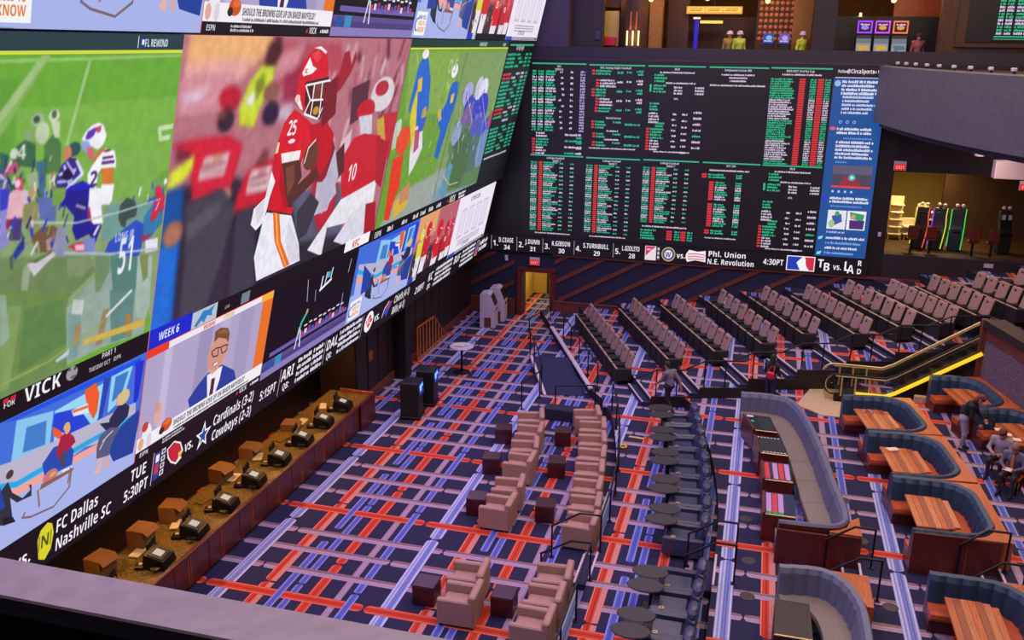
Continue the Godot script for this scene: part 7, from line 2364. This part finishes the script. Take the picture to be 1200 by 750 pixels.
# ---------------------------------------------------------------- desk rows below the odds board
func build_desk_rows() -> void:
	var rows := [[-6.51, -37.27, -3.96, -31.38, 10], [-4.71, -37.56, -2.25, -32.07, 10], [-2.94, -37.51, -0.67, -32.51, 9], [-1.1, -37.7, 0.93, -32.9, 8], [0.6, -37.52, 2.33, -33.5, 7], [2.21, -37.01, 4.0, -32.92, 8], [3.7, -36.98, 5.4, -33.18, 7], [5.16, -36.23, 6.66, -32.94, 7], [6.55, -36.1, 7.75, -33.1, 6], [7.95, -35.6, 8.95, -33.1, 5], [9.2, -35.2, 9.9, -33.6, 3]]
	var ord := ["first", "second", "third", "fourth", "fifth", "sixth", "seventh", "eighth", "ninth", "tenth", "eleventh"]
	var first: Node3D = null
	for k in rows.size():
		var q: Array = rows[k]
		var y := STEP * (k + 1)
		var a := Vector2(q[0], q[1]); var e := Vector2(q[2], q[3])
		var d := (e - a).normalized()
		var f := Vector2(-d.y, d.x)
		var turn := atan2(d.x, d.y)
		for i in q[4]:
			var p: Vector2 = a.lerp(e, float(i) / (q[4] - 1)) + f * 0.06
			var at := Vector3(p.x, y, p.y)
			var label := "%s tan-backed theatre chair from the cross aisle, %s row from the blue ramp" % [ORD[q[4] - 1 - i], ord[k]]
			var grp := "chairs of the %s row" % ord[k]
			if first == null:
				first = thing("theatre_chair", label, "chair", at, turn, grp)
				first.set_meta("base_name", "theatre_chair")
				var lean := Basis(Vector3.BACK, -0.28)
				obj("base", one_box(Vector3(-0.24, 0.2, 0), Vector3(0.5, 0.36, 0.46), 0.03), M.seat_dark, first)
				obj("seat", one_box(Vector3(-0.22, 0.42, 0), Vector3(0.46, 0.12, 0.44), 0.05), M.seat_dark, first)
				obj("backrest", one_box(Vector3(0.05, 0.78, 0), Vector3(0.11, 0.64, 0.5), 0.045, lean), M.seat_tan, first)
				obj("badge", one_box(Vector3(0.055, 0.97, 0), Vector3(0.02, 0.07, 0.1), 0.0, lean), M.seat_dark, first)
				for s in [-1, 1]:
					var ar := obj("arm_rest", one_box(Vector3(-0.22, 0.34, s * 0.26), Vector3(0.56, 0.5, 0.08), 0.03), M.seat_dark, first)
					obj("foot", one_box(Vector3(-0.22, 0.03, s * 0.26), Vector3(0.5, 0.06, 0.06)), M.black_metal, ar)
				obj("tray_edge", one_box(Vector3(-0.5, 0.6, 0), Vector3(0.07, 0.03, 0.6), 0.008), M.desk_top, first)
				obj("front_panel", one_box(Vector3(-0.5, 0.3, 0), Vector3(0.04, 0.58, 0.6), 0.01), M.seat_dark, first)
			else:
				copy(first, at, turn, label, grp)

# ---------------------------------------------------------------- railings
func railing(label: String, top: Array, base: Array) -> void:
	var t := thing("railing", label, "railing", top[0] if base.is_empty() else base[0])
	var o: Vector3 = t.position
	var pts := []
	for p in top:
		pts.append(p - o)
	obj("top_rail", one_tube(pts, 0.026, 6), M.black_metal, t)
	var low := []
	for i in base.size():
		var b: Vector3 = base[i] - o
		var best: Vector3 = pts[0]
		var bd := 1e9
		for j in pts.size() - 1:
			var s := Vector2(pts[j + 1].x - pts[j].x, pts[j + 1].z - pts[j].z)
			var u := clampf(Vector2(b.x - pts[j].x, b.z - pts[j].z).dot(s) / maxf(1e-6, s.length_squared()), 0.0, 1.0)
			var c: Vector3 = pts[j].lerp(pts[j + 1], u)
			var dd := Vector2(b.x - c.x, b.z - c.z).length()
			if dd < bd:
				bd = dd; best = c
		obj("post", one_tube([b, Vector3(b.x, best.y, b.z)], 0.024, 6), M.black_metal, t)
		obj("foot_plate", one_box(b + Vector3(0, 0.01, 0), Vector3(0.12, 0.02, 0.12), 0.004), M.black_metal, t)

func build_railings() -> void:
	var h := 0.95
	var y1: float = TIER[1]
	var top := [Vector3(-4.14, 0.85, -19.45), Vector3(-3.46, y1 + h, -19.47)]
	var base := [Vector3(-4.12, 0, -19.46)]
	var z := -19.5
	while z > -28.4:
		var p := Vector3(tier_edge(1, z) + 0.06, y1, z)
		top.append(p + Vector3(0, h, 0)); base.append(p)
		z -= 1.48
	railing("black railing along the back armchair row, far side of the steps", top, base)
	top = [Vector3(-4.1, 0.85, -18.15), Vector3(-3.4, y1 + h, -18.17)]
	base = [Vector3(-4.08, 0, -18.16)]
	for i in 4:
		var p := Vector3(-2.95, y1, -18.2 - i * -1.6)
		top.append(p + Vector3(0, h, 0)); base.append(p)
	railing("black railing along the back armchair row, near side of the steps", top, base)
	railing("short black railing between the armchairs and the chair rows", [Vector3(-6.05, h, -28.5), Vector3(-4.77, h, -28.95)], [Vector3(-6.05, 0, -28.5), Vector3(-4.77, 0, -28.95)])
	railing("black railing at the low end of the blue ramp", [Vector3(-7.2, h, -28.4), Vector3(-6.86, h + 0.05, -29.6)], [Vector3(-7.2, 0, -28.4), Vector3(-6.86, 0, -29.6)])
	railing("black railing on the left kerb of the blue ramp", [Vector3(-8.12, 1.25, -33.2), Vector3(-7.5, 1.2, -31.7), Vector3(-6.86, 1.05, -29.95)], [Vector3(-8.1, 0.0, -33.15), Vector3(-7.58, 0.0, -31.7), Vector3(-6.9, 0.0, -30.0)])
	top = []
	base = []
	for i in 5:
		var zz := -35.6 + i * 1.38
		var p := Vector3(far_edge(1, zz) + 0.2, STEP, zz)
		top.append(p + Vector3(0, h, 0)); base.append(p)
	railing("black railing on the right kerb of the blue ramp", top, base)
	railing("black railing before the lit doorway", [Vector3(-8.9, 0.9, -36.0), Vector3(-8.6, 0.95, -36.9), Vector3(-8.35, 0.95, -37.9)], [Vector3(-8.88, 0, -36.1), Vector3(-8.36, 0, -37.85)])
	var yy := [0.0, 0.33, 0.67, 0.98, 1.32]
	for q in [[2, -0.9, 0.22], [3, 2.1, 3.12], [4, 4.8, 5.75]]:
		for zz in [-19.42, -18.42 if q[0] == 2 else -18.1]:
			var lo: float = TIER[q[0] - 1]; var hi: float = TIER[q[0]]
			railing("black stair rail up to the %s tier, on the %s side" % [["", "", "couch", "booth", "escalator"][q[0]], "far" if zz < -19.0 else "near"], [Vector3(q[1], lo + 0.85, zz), Vector3(q[2] - 0.45, hi + 0.95, zz), Vector3(q[2], hi + 0.95, zz)], [Vector3(q[1] + 0.02, lo, zz), Vector3(q[2] - 0.02, hi, zz)])
	# along the terrace ends
	for k in range(2, 9):
		var a := far_start(k); var e := far_start(k + 1)
		var n2 := Vector2(-0.05, -0.16)
		var pts := []
		var bs := []
		var y := STEP * k
		for u in [0.12, 0.55, 0.96]:
			var p: Vector2 = a.lerp(e, u) + n2
			pts.append(Vector3(p.x, y + h, p.y)); bs.append(Vector3(p.x, y, p.y))
		var p0: Vector2 = a + n2 + Vector2(-0.45, 0.12)
		pts.push_front(Vector3(p0.x, y + h - 0.3, p0.y))
		bs.remove_at(2)
		railing("black railing at the end of the %s terrace beside the cross aisle" % ORD[k - 1], pts, bs)

# ---------------------------------------------------------------- escalator
func build_escalator() -> void:
	var y: float = TIER[3]
	var t := thing("escalator", "escalator with brass trim and a glowing yellow side strip", "escalator", Vector3(3.0, y + 0.03, -29.75))
	var slope := func(x: float) -> float:
		return 0.0 if x < 1.5 else (x - 1.5) * 0.7 - 0.0
	for side in 2:
		var z := 0.0 if side == 0 else -1.05 - 0.0
		# balustrade: skirting, glass, handrail with its round newel end
		var sk := []
		var hr := []
		for i in 15:
			var x := -0.1 + i * 0.3
			sk.append(Vector3(x, 0.22 + slope.call(x), z))
			hr.append(Vector3(x, 0.9 + slope.call(x), z))
		var nose := []
		for i in 9:
			var a := -PI / 2 + PI * i / 8.0
			nose.append(Vector3(-0.1 - 0.34 * cos(a), 0.56 + 0.34 * sin(a), z))
		obj("handrail", one_tube(nose + hr, 0.034, 8), M.black_metal if side == 0 else M.brass, t)
		obj("handrail_trim", one_tube(hr.map(func(v): return v - Vector3(0, 0.06, 0)), 0.025, 6), M.brass, t)
		obj("newel_trim", one_tube(nose.map(func(v): return Vector3(v.x * 0.9 + 0.0, v.y, v.z)), 0.03, 6), M.brass, t)
		var g := MB.new()
		for i in 14:
			g.quad(sk[i], sk[i + 1], hr[i + 1], hr[i], Vector3(0, 0, 1))
		obj("glass_panel", g, M.glass_dark, t)
		var s := MB.new()
		for i in 14:
			for w in [-0.09, 0.09]:
				s.quad(sk[i] + Vector3(0, 0.02, w), sk[i + 1] + Vector3(0, 0.02, w), sk[i + 1] + Vector3(0, -0.3, w), sk[i] + Vector3(0, -0.3, w), Vector3(0, 0, w))
			s.quad(sk[i] + Vector3(0, 0.02, -0.09), sk[i + 1] + Vector3(0, 0.02, -0.09), sk[i + 1] + Vector3(0, 0.02, 0.09), sk[i] + Vector3(0, 0.02, 0.09), Vector3.UP)
		obj("skirting", s, M.black_metal, t)
		if side == 0:
			var ylw := []
			for i in 13:
				var x := 0.55 + i * 0.29
				ylw.append(Vector3(x, 0.34 + slope.call(x) * 0.97, 0.13))
			obj("light_strip", one_tube(ylw, 0.065, 8), M.yellow_light, t)
			area_light(t, Vector3(2.6, 1.2, 0.3), Vector2(3.2, 0.15), 0.5, Color.html("ffd030"), Vector3(0, -0.3, 1))
		for i in 3:
			obj("baluster", one_tube([Vector3(0.1 + i * 0.42, 0.2, z + 0.1), Vector3(0.1 + i * 0.42, 0.86, z + 0.02)], 0.03, 6), M.brass, t)
	for i in 13:
		var x := 0.3 + i * 0.33
		var b := MB.new()
		b.box(Vector3(x, 0.02 + slope.call(x), -0.52), Vector3(0.34, 0.22, 0.84), 0.01)
		obj("step", b, M.black_metal, t)
	obj("comb_plate", one_box(Vector3(-0.1, 0.02, -0.52), Vector3(0.5, 0.03, 0.86), 0.005), M.brass, t)
	# the sloping underside, so that the escalator stands on the floor
	var u := MB.new()
	for z in [0.05, -1.1]:
		u.quad(Vector3(1.5, -0.02, z), Vector3(4.1, -0.02, z), Vector3(4.1, 1.95, z), Vector3(1.5, 0.1, z), Vector3(0, 0, z + 0.5))
	obj("truss_panel", u, M.skirting, t)
	# pale stair blocks under the light strip
	for i in 2:
		tag(obj("stone_block", one_box(Vector3(5.0 + i * 0.5, y + 0.1 + i * 0.18, -29.52), Vector3(0.46, 0.2 + i * 0.36, 0.16), 0.02), M.beige_stone), "pale stone block beside the escalator, %s from its foot" % ORD[i], "planter", "stone planter blocks")

# ---------------------------------------------------------------- people: one skin over tapered bones
class Figure:
	var bones := []   # [a, b, ra, rb, colour]
	func bone(a: Vector3, b: Vector3, ra: float, rb: float, c: String) -> void:
		bones.append([a, b, ra, rb, Color.html(c).srgb_to_linear()])

	func mesh_into(m: MB, cell: float, blend: float) -> void:
		var lo := Vector3.ONE * 1e9; var hi := -lo
		for q in bones:
			var r: float = maxf(q[2], q[3]) + blend
			for p in [q[0], q[1]]:
				lo = lo.min(p - Vector3.ONE * r); hi = hi.max(p + Vector3.ONE * r)
		lo -= Vector3.ONE * cell * 2.0
		var nx := int((hi.x - lo.x) / cell) + 4; var ny := int((hi.y - lo.y) / cell) + 4; var nz := int((hi.z - lo.z) / cell) + 4
		var f := PackedFloat32Array()
		f.resize(nx * ny * nz)
		f.fill(1.0)
		var near := PackedFloat32Array()
		near.resize(f.size())
		near.fill(1.0)
		var who := PackedInt32Array()
		who.resize(f.size())
		for bi in bones.size():
			var q: Array = bones[bi]
			var a: Vector3 = q[0]; var ab: Vector3 = q[1] - a
			var ll := maxf(ab.length_squared(), 1e-9)
			var r := maxf(q[2], q[3]) + blend * 1.5 + cell
			var l: Vector3 = (q[0].min(q[1]) - Vector3.ONE * r - lo) / cell
			var h: Vector3 = (q[0].max(q[1]) + Vector3.ONE * r - lo) / cell
			for z in range(maxi(0, int(l.z)), mini(nz, int(h.z) + 2)):
				for y in range(maxi(0, int(l.y)), mini(ny, int(h.y) + 2)):
					for x in range(maxi(0, int(l.x)), mini(nx, int(h.x) + 2)):
						var p := lo + Vector3(x, y, z) * cell - a
						var t := clampf(p.dot(ab) / ll, 0.0, 1.0)
						var d: float = (p - ab * t).length() - lerpf(q[2], q[3], t)
						var i := (z * ny + y) * nx + x
						if d < near[i]:
							near[i] = d; who[i] = bi
						var g := f[i]
						var k := maxf(blend - absf(d - g), 0.0) / blend
						f[i] = minf(d, g) - k * k * blend * 0.25
		var at := {}
		var pos := PackedVector3Array()
		var nor := PackedVector3Array()
		var col := PackedColorArray()
		var step := [1, nx, nx * ny]
		for z in nz - 1:
			for y in ny - 1:
				for x in nx - 1:
					var i := (z * ny + y) * nx + x
					var s := f[i] < 0.0
					var c7 := f[i + 1 + nx + nx * ny] < 0.0
					if s == c7 and (f[i + 1] < 0.0) == s and (f[i + nx] < 0.0) == s and (f[i + nx * ny] < 0.0) == s and (f[i + 1 + nx] < 0.0) == s and (f[i + 1 + nx * ny] < 0.0) == s and (f[i + nx + nx * ny] < 0.0) == s:
						continue
					var sum := Vector3.ZERO
					var n := 0
					for e in 12:
						var ax := e / 4
						var u := (ax + 1) % 3; var w := (ax + 2) % 3
						var o := Vector3i.ZERO
						o[u] = e & 1; o[w] = (e >> 1) & 1
						var i0: int = i + o.x * step[0] + o.y * step[1] + o.z * step[2]
						var i1: int = i0 + step[ax]
						if (f[i0] < 0.0) != (f[i1] < 0.0):
							var v := Vector3(o)
							v[ax] = f[i0] / (f[i0] - f[i1])
							sum += v; n += 1
					at[i] = pos.size()
					pos.append(lo + (Vector3(x, y, z) + sum / n) * cell)
					var gx := f[i + 1] - f[i] + f[i + 1 + nx] - f[i + nx] + f[i + 1 + nx * ny] - f[i + nx * ny]
					var gy := f[i + nx] - f[i] + f[i + 1 + nx] - f[i + 1] + f[i + nx + nx * ny] - f[i + nx * ny]
					var gz := f[i + nx * ny] - f[i] + f[i + 1 + nx * ny] - f[i + 1] + f[i + nx + nx * ny] - f[i + nx]
					nor.append(Vector3(gx, gy, gz).normalized())
					col.append(bones[who[i]][4])
		for z in range(1, nz - 1):
			for y in range(1, ny - 1):
				for x in range(1, nx - 1):
					var i := (z * ny + y) * nx + x
					for ax in 3:
						var s := f[i] < 0.0
						if s == (f[i + step[ax]] < 0.0):
							continue
						var u: int = step[(ax + 1) % 3]; var w: int = step[(ax + 2) % 3]
						if not (at.has(i) and at.has(i - u) and at.has(i - w) and at.has(i - u - w)):
							continue
						var q := [at[i], at[i - u], at[i - u - w], at[i - w]]
						for tr in [[0, 1, 2], [0, 2, 3]]:
							var a: int = q[tr[0]]; var b: int = q[tr[1]]; var c: int = q[tr[2]]
							if (pos[b] - pos[a]).cross(pos[c] - pos[a]).dot(nor[a] + nor[b] + nor[c]) > 0.0:
								var sw := b
								b = c; c = sw
							m.v.append_array([pos[a], pos[b], pos[c]]); m.n.append_array([nor[a], nor[b], nor[c]]); m.col.append_array([col[a], col[b], col[c]])

# a hand at the wrist w, pointing along d, palm facing n, fingers bent by curl
func hand_into(m: MB, w: Vector3, d: Vector3, n: Vector3, side: float, curl: float, skin: String, cell: float) -> void:
	d = d.normalized()
	n = (n - d * n.dot(d)).normalized()
	var s := d.cross(n) * side
	var k := Figure.new()
	k.bone(w - d * 0.03, w + d * 0.03, 0.026, 0.03, skin)
	for i in 4:
		var o := (i - 1.5) * 0.02
		var root := w + d * 0.085 + s * o
		k.bone(w + d * 0.02 + s * o * 0.7, root, 0.016, 0.014, skin)
		var l: float = [0.062, 0.075, 0.07, 0.054][i]
		var d1 := (d * cos(curl) + n * sin(curl)).normalized()
		var d2 := (d * cos(curl * 2.2) + n * sin(curl * 2.2)).normalized()
		k.bone(root, root + d1 * l * 0.55, 0.0105, 0.0095, skin)
		k.bone(root + d1 * l * 0.55, root + d1 * l * 0.55 + d2 * l * 0.5, 0.0095, 0.008, skin)
	var tb := w + d * 0.03 - s * 0.03
	k.bone(tb, tb + (d * 0.6 - s * 0.7 + n * 0.3).normalized() * 0.042, 0.013, 0.011, skin)
	k.bone(tb + (d * 0.6 - s * 0.7 + n * 0.3).normalized() * 0.042, tb + (d * 0.6 - s * 0.7 + n * 0.3).normalized() * 0.042 + (d + n * 0.4).normalized() * 0.034, 0.011, 0.009, skin)
	k.mesh_into(m, cell, 0.006)

# j: joints in the figure's own axes (it faces +z): pelvis, chest, neck, head and for l and r shoulder, elbow, wrist, hip, knee, ankle, toe
func person(label: String, at: Vector3, turn: float, j: Dictionary, c: Dictionary, cell := 0.02, fine := true) -> Node3D:
	var t := thing("person", label, "person", at, turn)
	var k := Figure.new()
	var top: String = c.top; var leg: String = c.leg; var skin: String = c.skin
	var fwd: Vector3 = j.get("look", Vector3(0, 0, 1)).normalized()
	var up: Vector3 = (j.head - j.neck).normalized()
	k.bone(j.pelvis + Vector3(-0.07, 0, 0), j.pelvis + Vector3(0.07, 0, 0), 0.125, 0.125, leg)
	k.bone(j.pelvis + Vector3(0, 0.08, 0), j.chest, 0.14, 0.15, top)
	k.bone(j.chest + Vector3(-0.07, 0.04, 0), j.chest + Vector3(0.07, 0.04, 0), 0.135, 0.135, top)
	k.bone(j.chest + Vector3(0, 0.1, 0), j.neck, 0.11, 0.055, top)
	k.bone(j.neck, j.head - up * 0.03, 0.052, 0.055, skin)
	k.bone(j.head - up * 0.035 + fwd * 0.02, j.head + up * 0.05, 0.072, 0.088, skin)
	k.bone(j.head - up * 0.075 + fwd * 0.045, j.head - up * 0.03 + fwd * 0.04, 0.045, 0.06, skin)
	for s in ["l", "r"]:
		var sg := 1.0 if s == "l" else -1.0
		k.bone(j.chest + Vector3(sg * 0.08, 0.12, 0), j[s + "_shoulder"], 0.085, 0.075, top)
		k.bone(j[s + "_shoulder"], j[s + "_elbow"], 0.066, 0.05, top)
		k.bone(j[s + "_elbow"], j[s + "_wrist"], 0.047, 0.034, c.get("sleeve", top))
		k.bone(j.pelvis + Vector3(sg * 0.09, -0.02, 0), j[s + "_knee"], 0.098, 0.066, leg)
		k.bone(j[s + "_knee"], j[s + "_ankle"], 0.062, 0.044, leg)
		k.bone(j[s + "_ankle"] + Vector3(0, -0.01, 0), j[s + "_toe"], 0.048, 0.036, c.shoe)
	var m := MB.new()
	k.mesh_into(m, cell, 0.05)
	# the face and hands on finer grids
	if fine:
		var h := Figure.new()
		var sd := up.cross(fwd).normalized()
		h.bone(j.head + fwd * 0.092 + up * 0.01, j.head + fwd * 0.112 - up * 0.022, 0.01, 0.016, skin)
		for s in [-1.0, 1.0]:
			h.bone(j.head + sd * s * 0.09 + up * 0.015, j.head + sd * s * 0.09 - up * 0.025, 0.02, 0.014, skin)
			h.bone(j.head + fwd * 0.09 + sd * s * 0.032 + up * 0.018, j.head + fwd * 0.094 + sd * s * 0.03 + up * 0.018, 0.011, 0.01, "201814")
			h.bone(j.head + fwd * 0.092 + sd * s * 0.02 + up * 0.036, j.head + fwd * 0.088 + sd * s * 0.045 + up * 0.034, 0.007, 0.006, c.hair)
		h.bone(j.head + fwd * 0.098 - up * 0.058 - sd * 0.02, j.head + fwd * 0.098 - up * 0.058 + sd * 0.02, 0.009, 0.009, "8a4438")
		h.mesh_into(m, 0.006, 0.004)
		for s in ["l", "r"]:
			var d: Vector3 = j.get(s + "_hand", j[s + "_wrist"] - j[s + "_elbow"])
			hand_into(m, j[s + "_wrist"], d, j.get(s + "_palm", Vector3(-1.0 if s == "l" else 1.0, 0, 0.2)), 1.0 if s == "l" else -1.0, j.get(s + "_curl", 0.35), skin, 0.006)
	m.uv.clear()
	obj("body", m, M.figure, t)
	# hair
	var hm := Figure.new()
	var back: Vector3 = -fwd
	hm.bone(j.head + up * 0.055 + back * 0.012, j.head + up * 0.05 + fwd * 0.03, 0.096, 0.085, c.hair)
	hm.bone(j.head + up * 0.05 + back * 0.02, j.head - up * float(c.get("hair_down", 0.02)) + back * 0.05, 0.094, float(c.get("hair_thick", 0.07)), c.hair)
	var hb := MB.new()
	hm.mesh_into(hb, 0.02 if cell > 0.03 else 0.014, 0.03)
	hb.uv.clear()
	if not c.has("helmet"):
		obj("hair", hb, M.figure, t)
	else:
		var he := MB.new()
		he.lathe(j.head + Vector3(0, 0.02, 0), [Vector2(0.16, 0), Vector2(0.13, 0.01), Vector2(0.12, 0.08), Vector2(0.07, 0.14), Vector2(0, 0.15)], 14)
		obj("helmet", he, M.kiosk_white, t)
	return t

func pose(dict: Dictionary) -> Dictionary:
	var j := {
		"pelvis": Vector3(0, 0.95, 0), "chest": Vector3(0, 1.28, 0.01), "neck": Vector3(0, 1.5, 0.0), "head": Vector3(0, 1.63, 0.03),
		"l_shoulder": Vector3(0.19, 1.42, 0), "l_elbow": Vector3(0.24, 1.13, -0.03), "l_wrist": Vector3(0.25, 0.88, 0.06),
		"r_shoulder": Vector3(-0.19, 1.42, 0), "r_elbow": Vector3(-0.24, 1.13, -0.03), "r_wrist": Vector3(-0.25, 0.88, 0.06),
		"l_knee": Vector3(0.11, 0.5, 0.02), "l_ankle": Vector3(0.12, 0.09, -0.02), "l_toe": Vector3(0.14, 0.045, 0.14),
		"r_knee": Vector3(-0.11, 0.5, 0.02), "r_ankle": Vector3(-0.12, 0.09, -0.02), "r_toe": Vector3(-0.14, 0.045, 0.14)}
	j.merge(dict, true)
	return j

func build_people() -> void:
	# a man in a grey shirt striding along the cross aisle
	person("person in a grey shirt and dark trousers walking along the cross aisle", Vector3(-2.3, TIER[1], -28.75), -2.2, pose({
		"chest": Vector3(0, 1.28, 0.05), "neck": Vector3(0, 1.5, 0.09), "head": Vector3(0, 1.63, 0.13),
		"l_elbow": Vector3(0.26, 1.15, 0.14), "l_wrist": Vector3(0.24, 0.98, 0.34), "r_elbow": Vector3(-0.25, 1.16, -0.2), "r_wrist": Vector3(-0.27, 0.93, -0.26),
		"l_knee": Vector3(0.1, 0.5, -0.06), "l_ankle": Vector3(0.1, 0.14, -0.32), "l_toe": Vector3(0.1, 0.045, -0.2), "r_knee": Vector3(-0.1, 0.52, 0.16), "r_ankle": Vector3(-0.1, 0.1, 0.3), "r_toe": Vector3(-0.11, 0.06, 0.46)}),
		{"top": "6f6878", "sleeve": "a06a58", "leg": "17141c", "skin": "a86e5a", "shoe": "0e0c10", "hair": "241812"})
	# a woman with long hair and a red bag
	var w := person("person with long dark hair and jeans standing by the end of the couch", Vector3(0.9, TIER[2], -29.5), 2.6, pose({
		"r_elbow": Vector3(-0.24, 1.14, 0.04), "r_wrist": Vector3(-0.2, 1.02, 0.24), "l_elbow": Vector3(0.24, 1.14, 0.02), "l_wrist": Vector3(0.16, 1.08, 0.26)}),
		{"top": "1a161c", "leg": "1c2440", "skin": "c89a84", "shoe": "0e0c10", "hair": "140e0e", "hair_down": 0.42, "hair_thick": 0.09})
	w.scale = Vector3.ONE
	var bag := thing("shoulder_bag", "small red bag on the back of the person by the couch end", "bag", Vector3(0.86, TIER[2] + 1.05, -29.22), 2.6)
	obj("pouch", one_box(Vector3(0, 0.1, 0), Vector3(0.28, 0.26, 0.12), 0.05), M.bag_red, bag)
	obj("strap", one_tube([Vector3(-0.1, 0.22, 0), Vector3(-0.08, 0.38, 0.1), Vector3(0.06, 0.38, 0.12), Vector3(0.1, 0.22, 0)], 0.012, 6), M.bag_red, bag)
	# a person leaning over the table beside the upper booths
	person("person in a black hooded top leaning over a booth table", Vector3(6.05, TIER[4], -26.0), 1.2, pose({
		"pelvis": Vector3(0, 0.96, -0.06), "chest": Vector3(0, 1.27, 0.06), "neck": Vector3(0, 1.46, 0.18), "head": Vector3(0, 1.57, 0.26), "look": Vector3(0, -0.4, 1),
		"l_shoulder": Vector3(0.2, 1.38, 0.12), "r_shoulder": Vector3(-0.2, 1.38, 0.12), "l_elbow": Vector3(0.27, 1.12, 0.2), "l_wrist": Vector3(0.2, 0.95, 0.4), "r_elbow": Vector3(-0.27, 1.1, 0.14), "r_wrist": Vector3(-0.24, 0.92, 0.34)}),
		{"top": "0c0a0e", "leg": "8c86a0", "skin": "b07a68", "shoe": "1a1618", "hair": "6a2c1c", "hair_down": 0.08, "hair_thick": 0.085})
	# a man in a suit sitting, papers in hand
	var sit := {
		"pelvis": Vector3(0, 0.55, -0.1), "chest": Vector3(0, 0.88, -0.06), "neck": Vector3(0, 1.09, 0.0), "head": Vector3(0, 1.21, 0.06), "look": Vector3(0, -0.5, 1),
		"l_shoulder": Vector3(0.2, 1.01, -0.02), "l_elbow": Vector3(0.27, 0.75, 0.06), "l_wrist": Vector3(0.12, 0.72, 0.28), "r_shoulder": Vector3(-0.2, 1.01, -0.02), "r_elbow": Vector3(-0.27, 0.75, 0.06), "r_wrist": Vector3(-0.12, 0.72, 0.28),
		"l_knee": Vector3(0.14, 0.53, 0.36), "l_ankle": Vector3(0.14, 0.09, 0.34), "l_toe": Vector3(0.15, 0.045, 0.5), "r_knee": Vector3(-0.14, 0.53, 0.36), "r_ankle": Vector3(-0.14, 0.09, 0.34), "r_toe": Vector3(-0.15, 0.045, 0.5),
		"l_curl": 0.8, "r_curl": 0.8}
	person("person in a blue-grey suit with an orange tie, seated and reading a slip", Vector3(6.72, TIER[4], -23.6), -0.5, pose(sit), {"top": "5a5870", "leg": "2a2834", "skin": "b07464", "shoe": "0e0c10", "hair": "7a5a50", "hair_down": 0.0, "hair_thick": 0.05})
	var tie := thing("neck_tie", "orange tie of the seated person in a suit", "tie", Vector3(6.72, TIER[4], -23.6), -0.5)
	obj("blade", one_box(Vector3(0, 0.86, 0.125), Vector3(0.07, 0.32, 0.02), 0.008), M.orange_wood_pale, tie)
	obj("knot", one_box(Vector3(0, 1.03, 0.1), Vector3(0.05, 0.05, 0.03), 0.01), M.orange_wood_pale, tie)
	tag(obj("betting_slip", one_box(Vector3(6.72, TIER[4] + 0.74, -23.6) + Vector3(0, 0, 0.36).rotated(Vector3.UP, -0.5), Vector3(0.16, 0.004, 0.22), 0.0, Basis(Vector3.UP, -0.5)), M.paper), "white slip held by the seated person in a suit", "slip")
	person("person with brown hair sitting behind the person in a suit", Vector3(6.62, TIER[4], -24.5), -0.5, pose(sit), {"top": "8a8494", "leg": "24222c", "skin": "c08a78", "shoe": "0e0c10", "hair": "5a3020", "hair_down": 0.2, "hair_thick": 0.08}, 0.022)
	for i in 2:
		var ch := thing("dining_chair", ["dark leather chair under the seated person in a suit", "dark leather chair under the person with brown hair"][i], "chair", Vector3(6.72 - i * 0.1, TIER[4], -23.6 - i * 0.9), -0.5)
		obj("seat", one_box(Vector3(0, 0.4, -0.08), Vector3(0.46, 0.08, 0.42), 0.03), M.orange_leather, ch)
		obj("backrest", one_box(Vector3(0, 0.72, -0.32), Vector3(0.46, 0.5, 0.07), 0.03), M.orange_leather, ch)
		for sx in [-1, 1]:
			for sz in [-1, 1]:
				obj("leg", one_box(Vector3(sx * 0.19, 0.18, -0.08 + sz * 0.17), Vector3(0.04, 0.36, 0.04)), M.black_metal, ch)
	# figures in the upper hall
	var up := [["person in a yellow vest and white helmet, behind the bar sill", -1.75, -40.9, "8c7a30"], ["person in a yellow vest and white helmet, turned to the bar", -1.35, -40.7, "a8b83c"], ["person in a yellow vest and white helmet before the amber pier", 1.12, -40.5, "b4c43a"]]
	for i in 3:
		person(up[i][0], Vector3(up[i][1], 10.8, up[i][2]), 0.4 * i, pose({}), {"top": up[i][3], "leg": "22202a", "skin": "a07058", "shoe": "0e0c10", "hair": "241812", "helmet": true}, 0.04, false)
	person("person in a pink top standing at the black counter", Vector3(5.5, 10.8, -40.7), 0.3, pose({}), {"top": "8a4a58", "leg": "22202a", "skin": "a06a58", "shoe": "0e0c10", "hair": "3a1c18", "hair_down": 0.05}, 0.035, false)
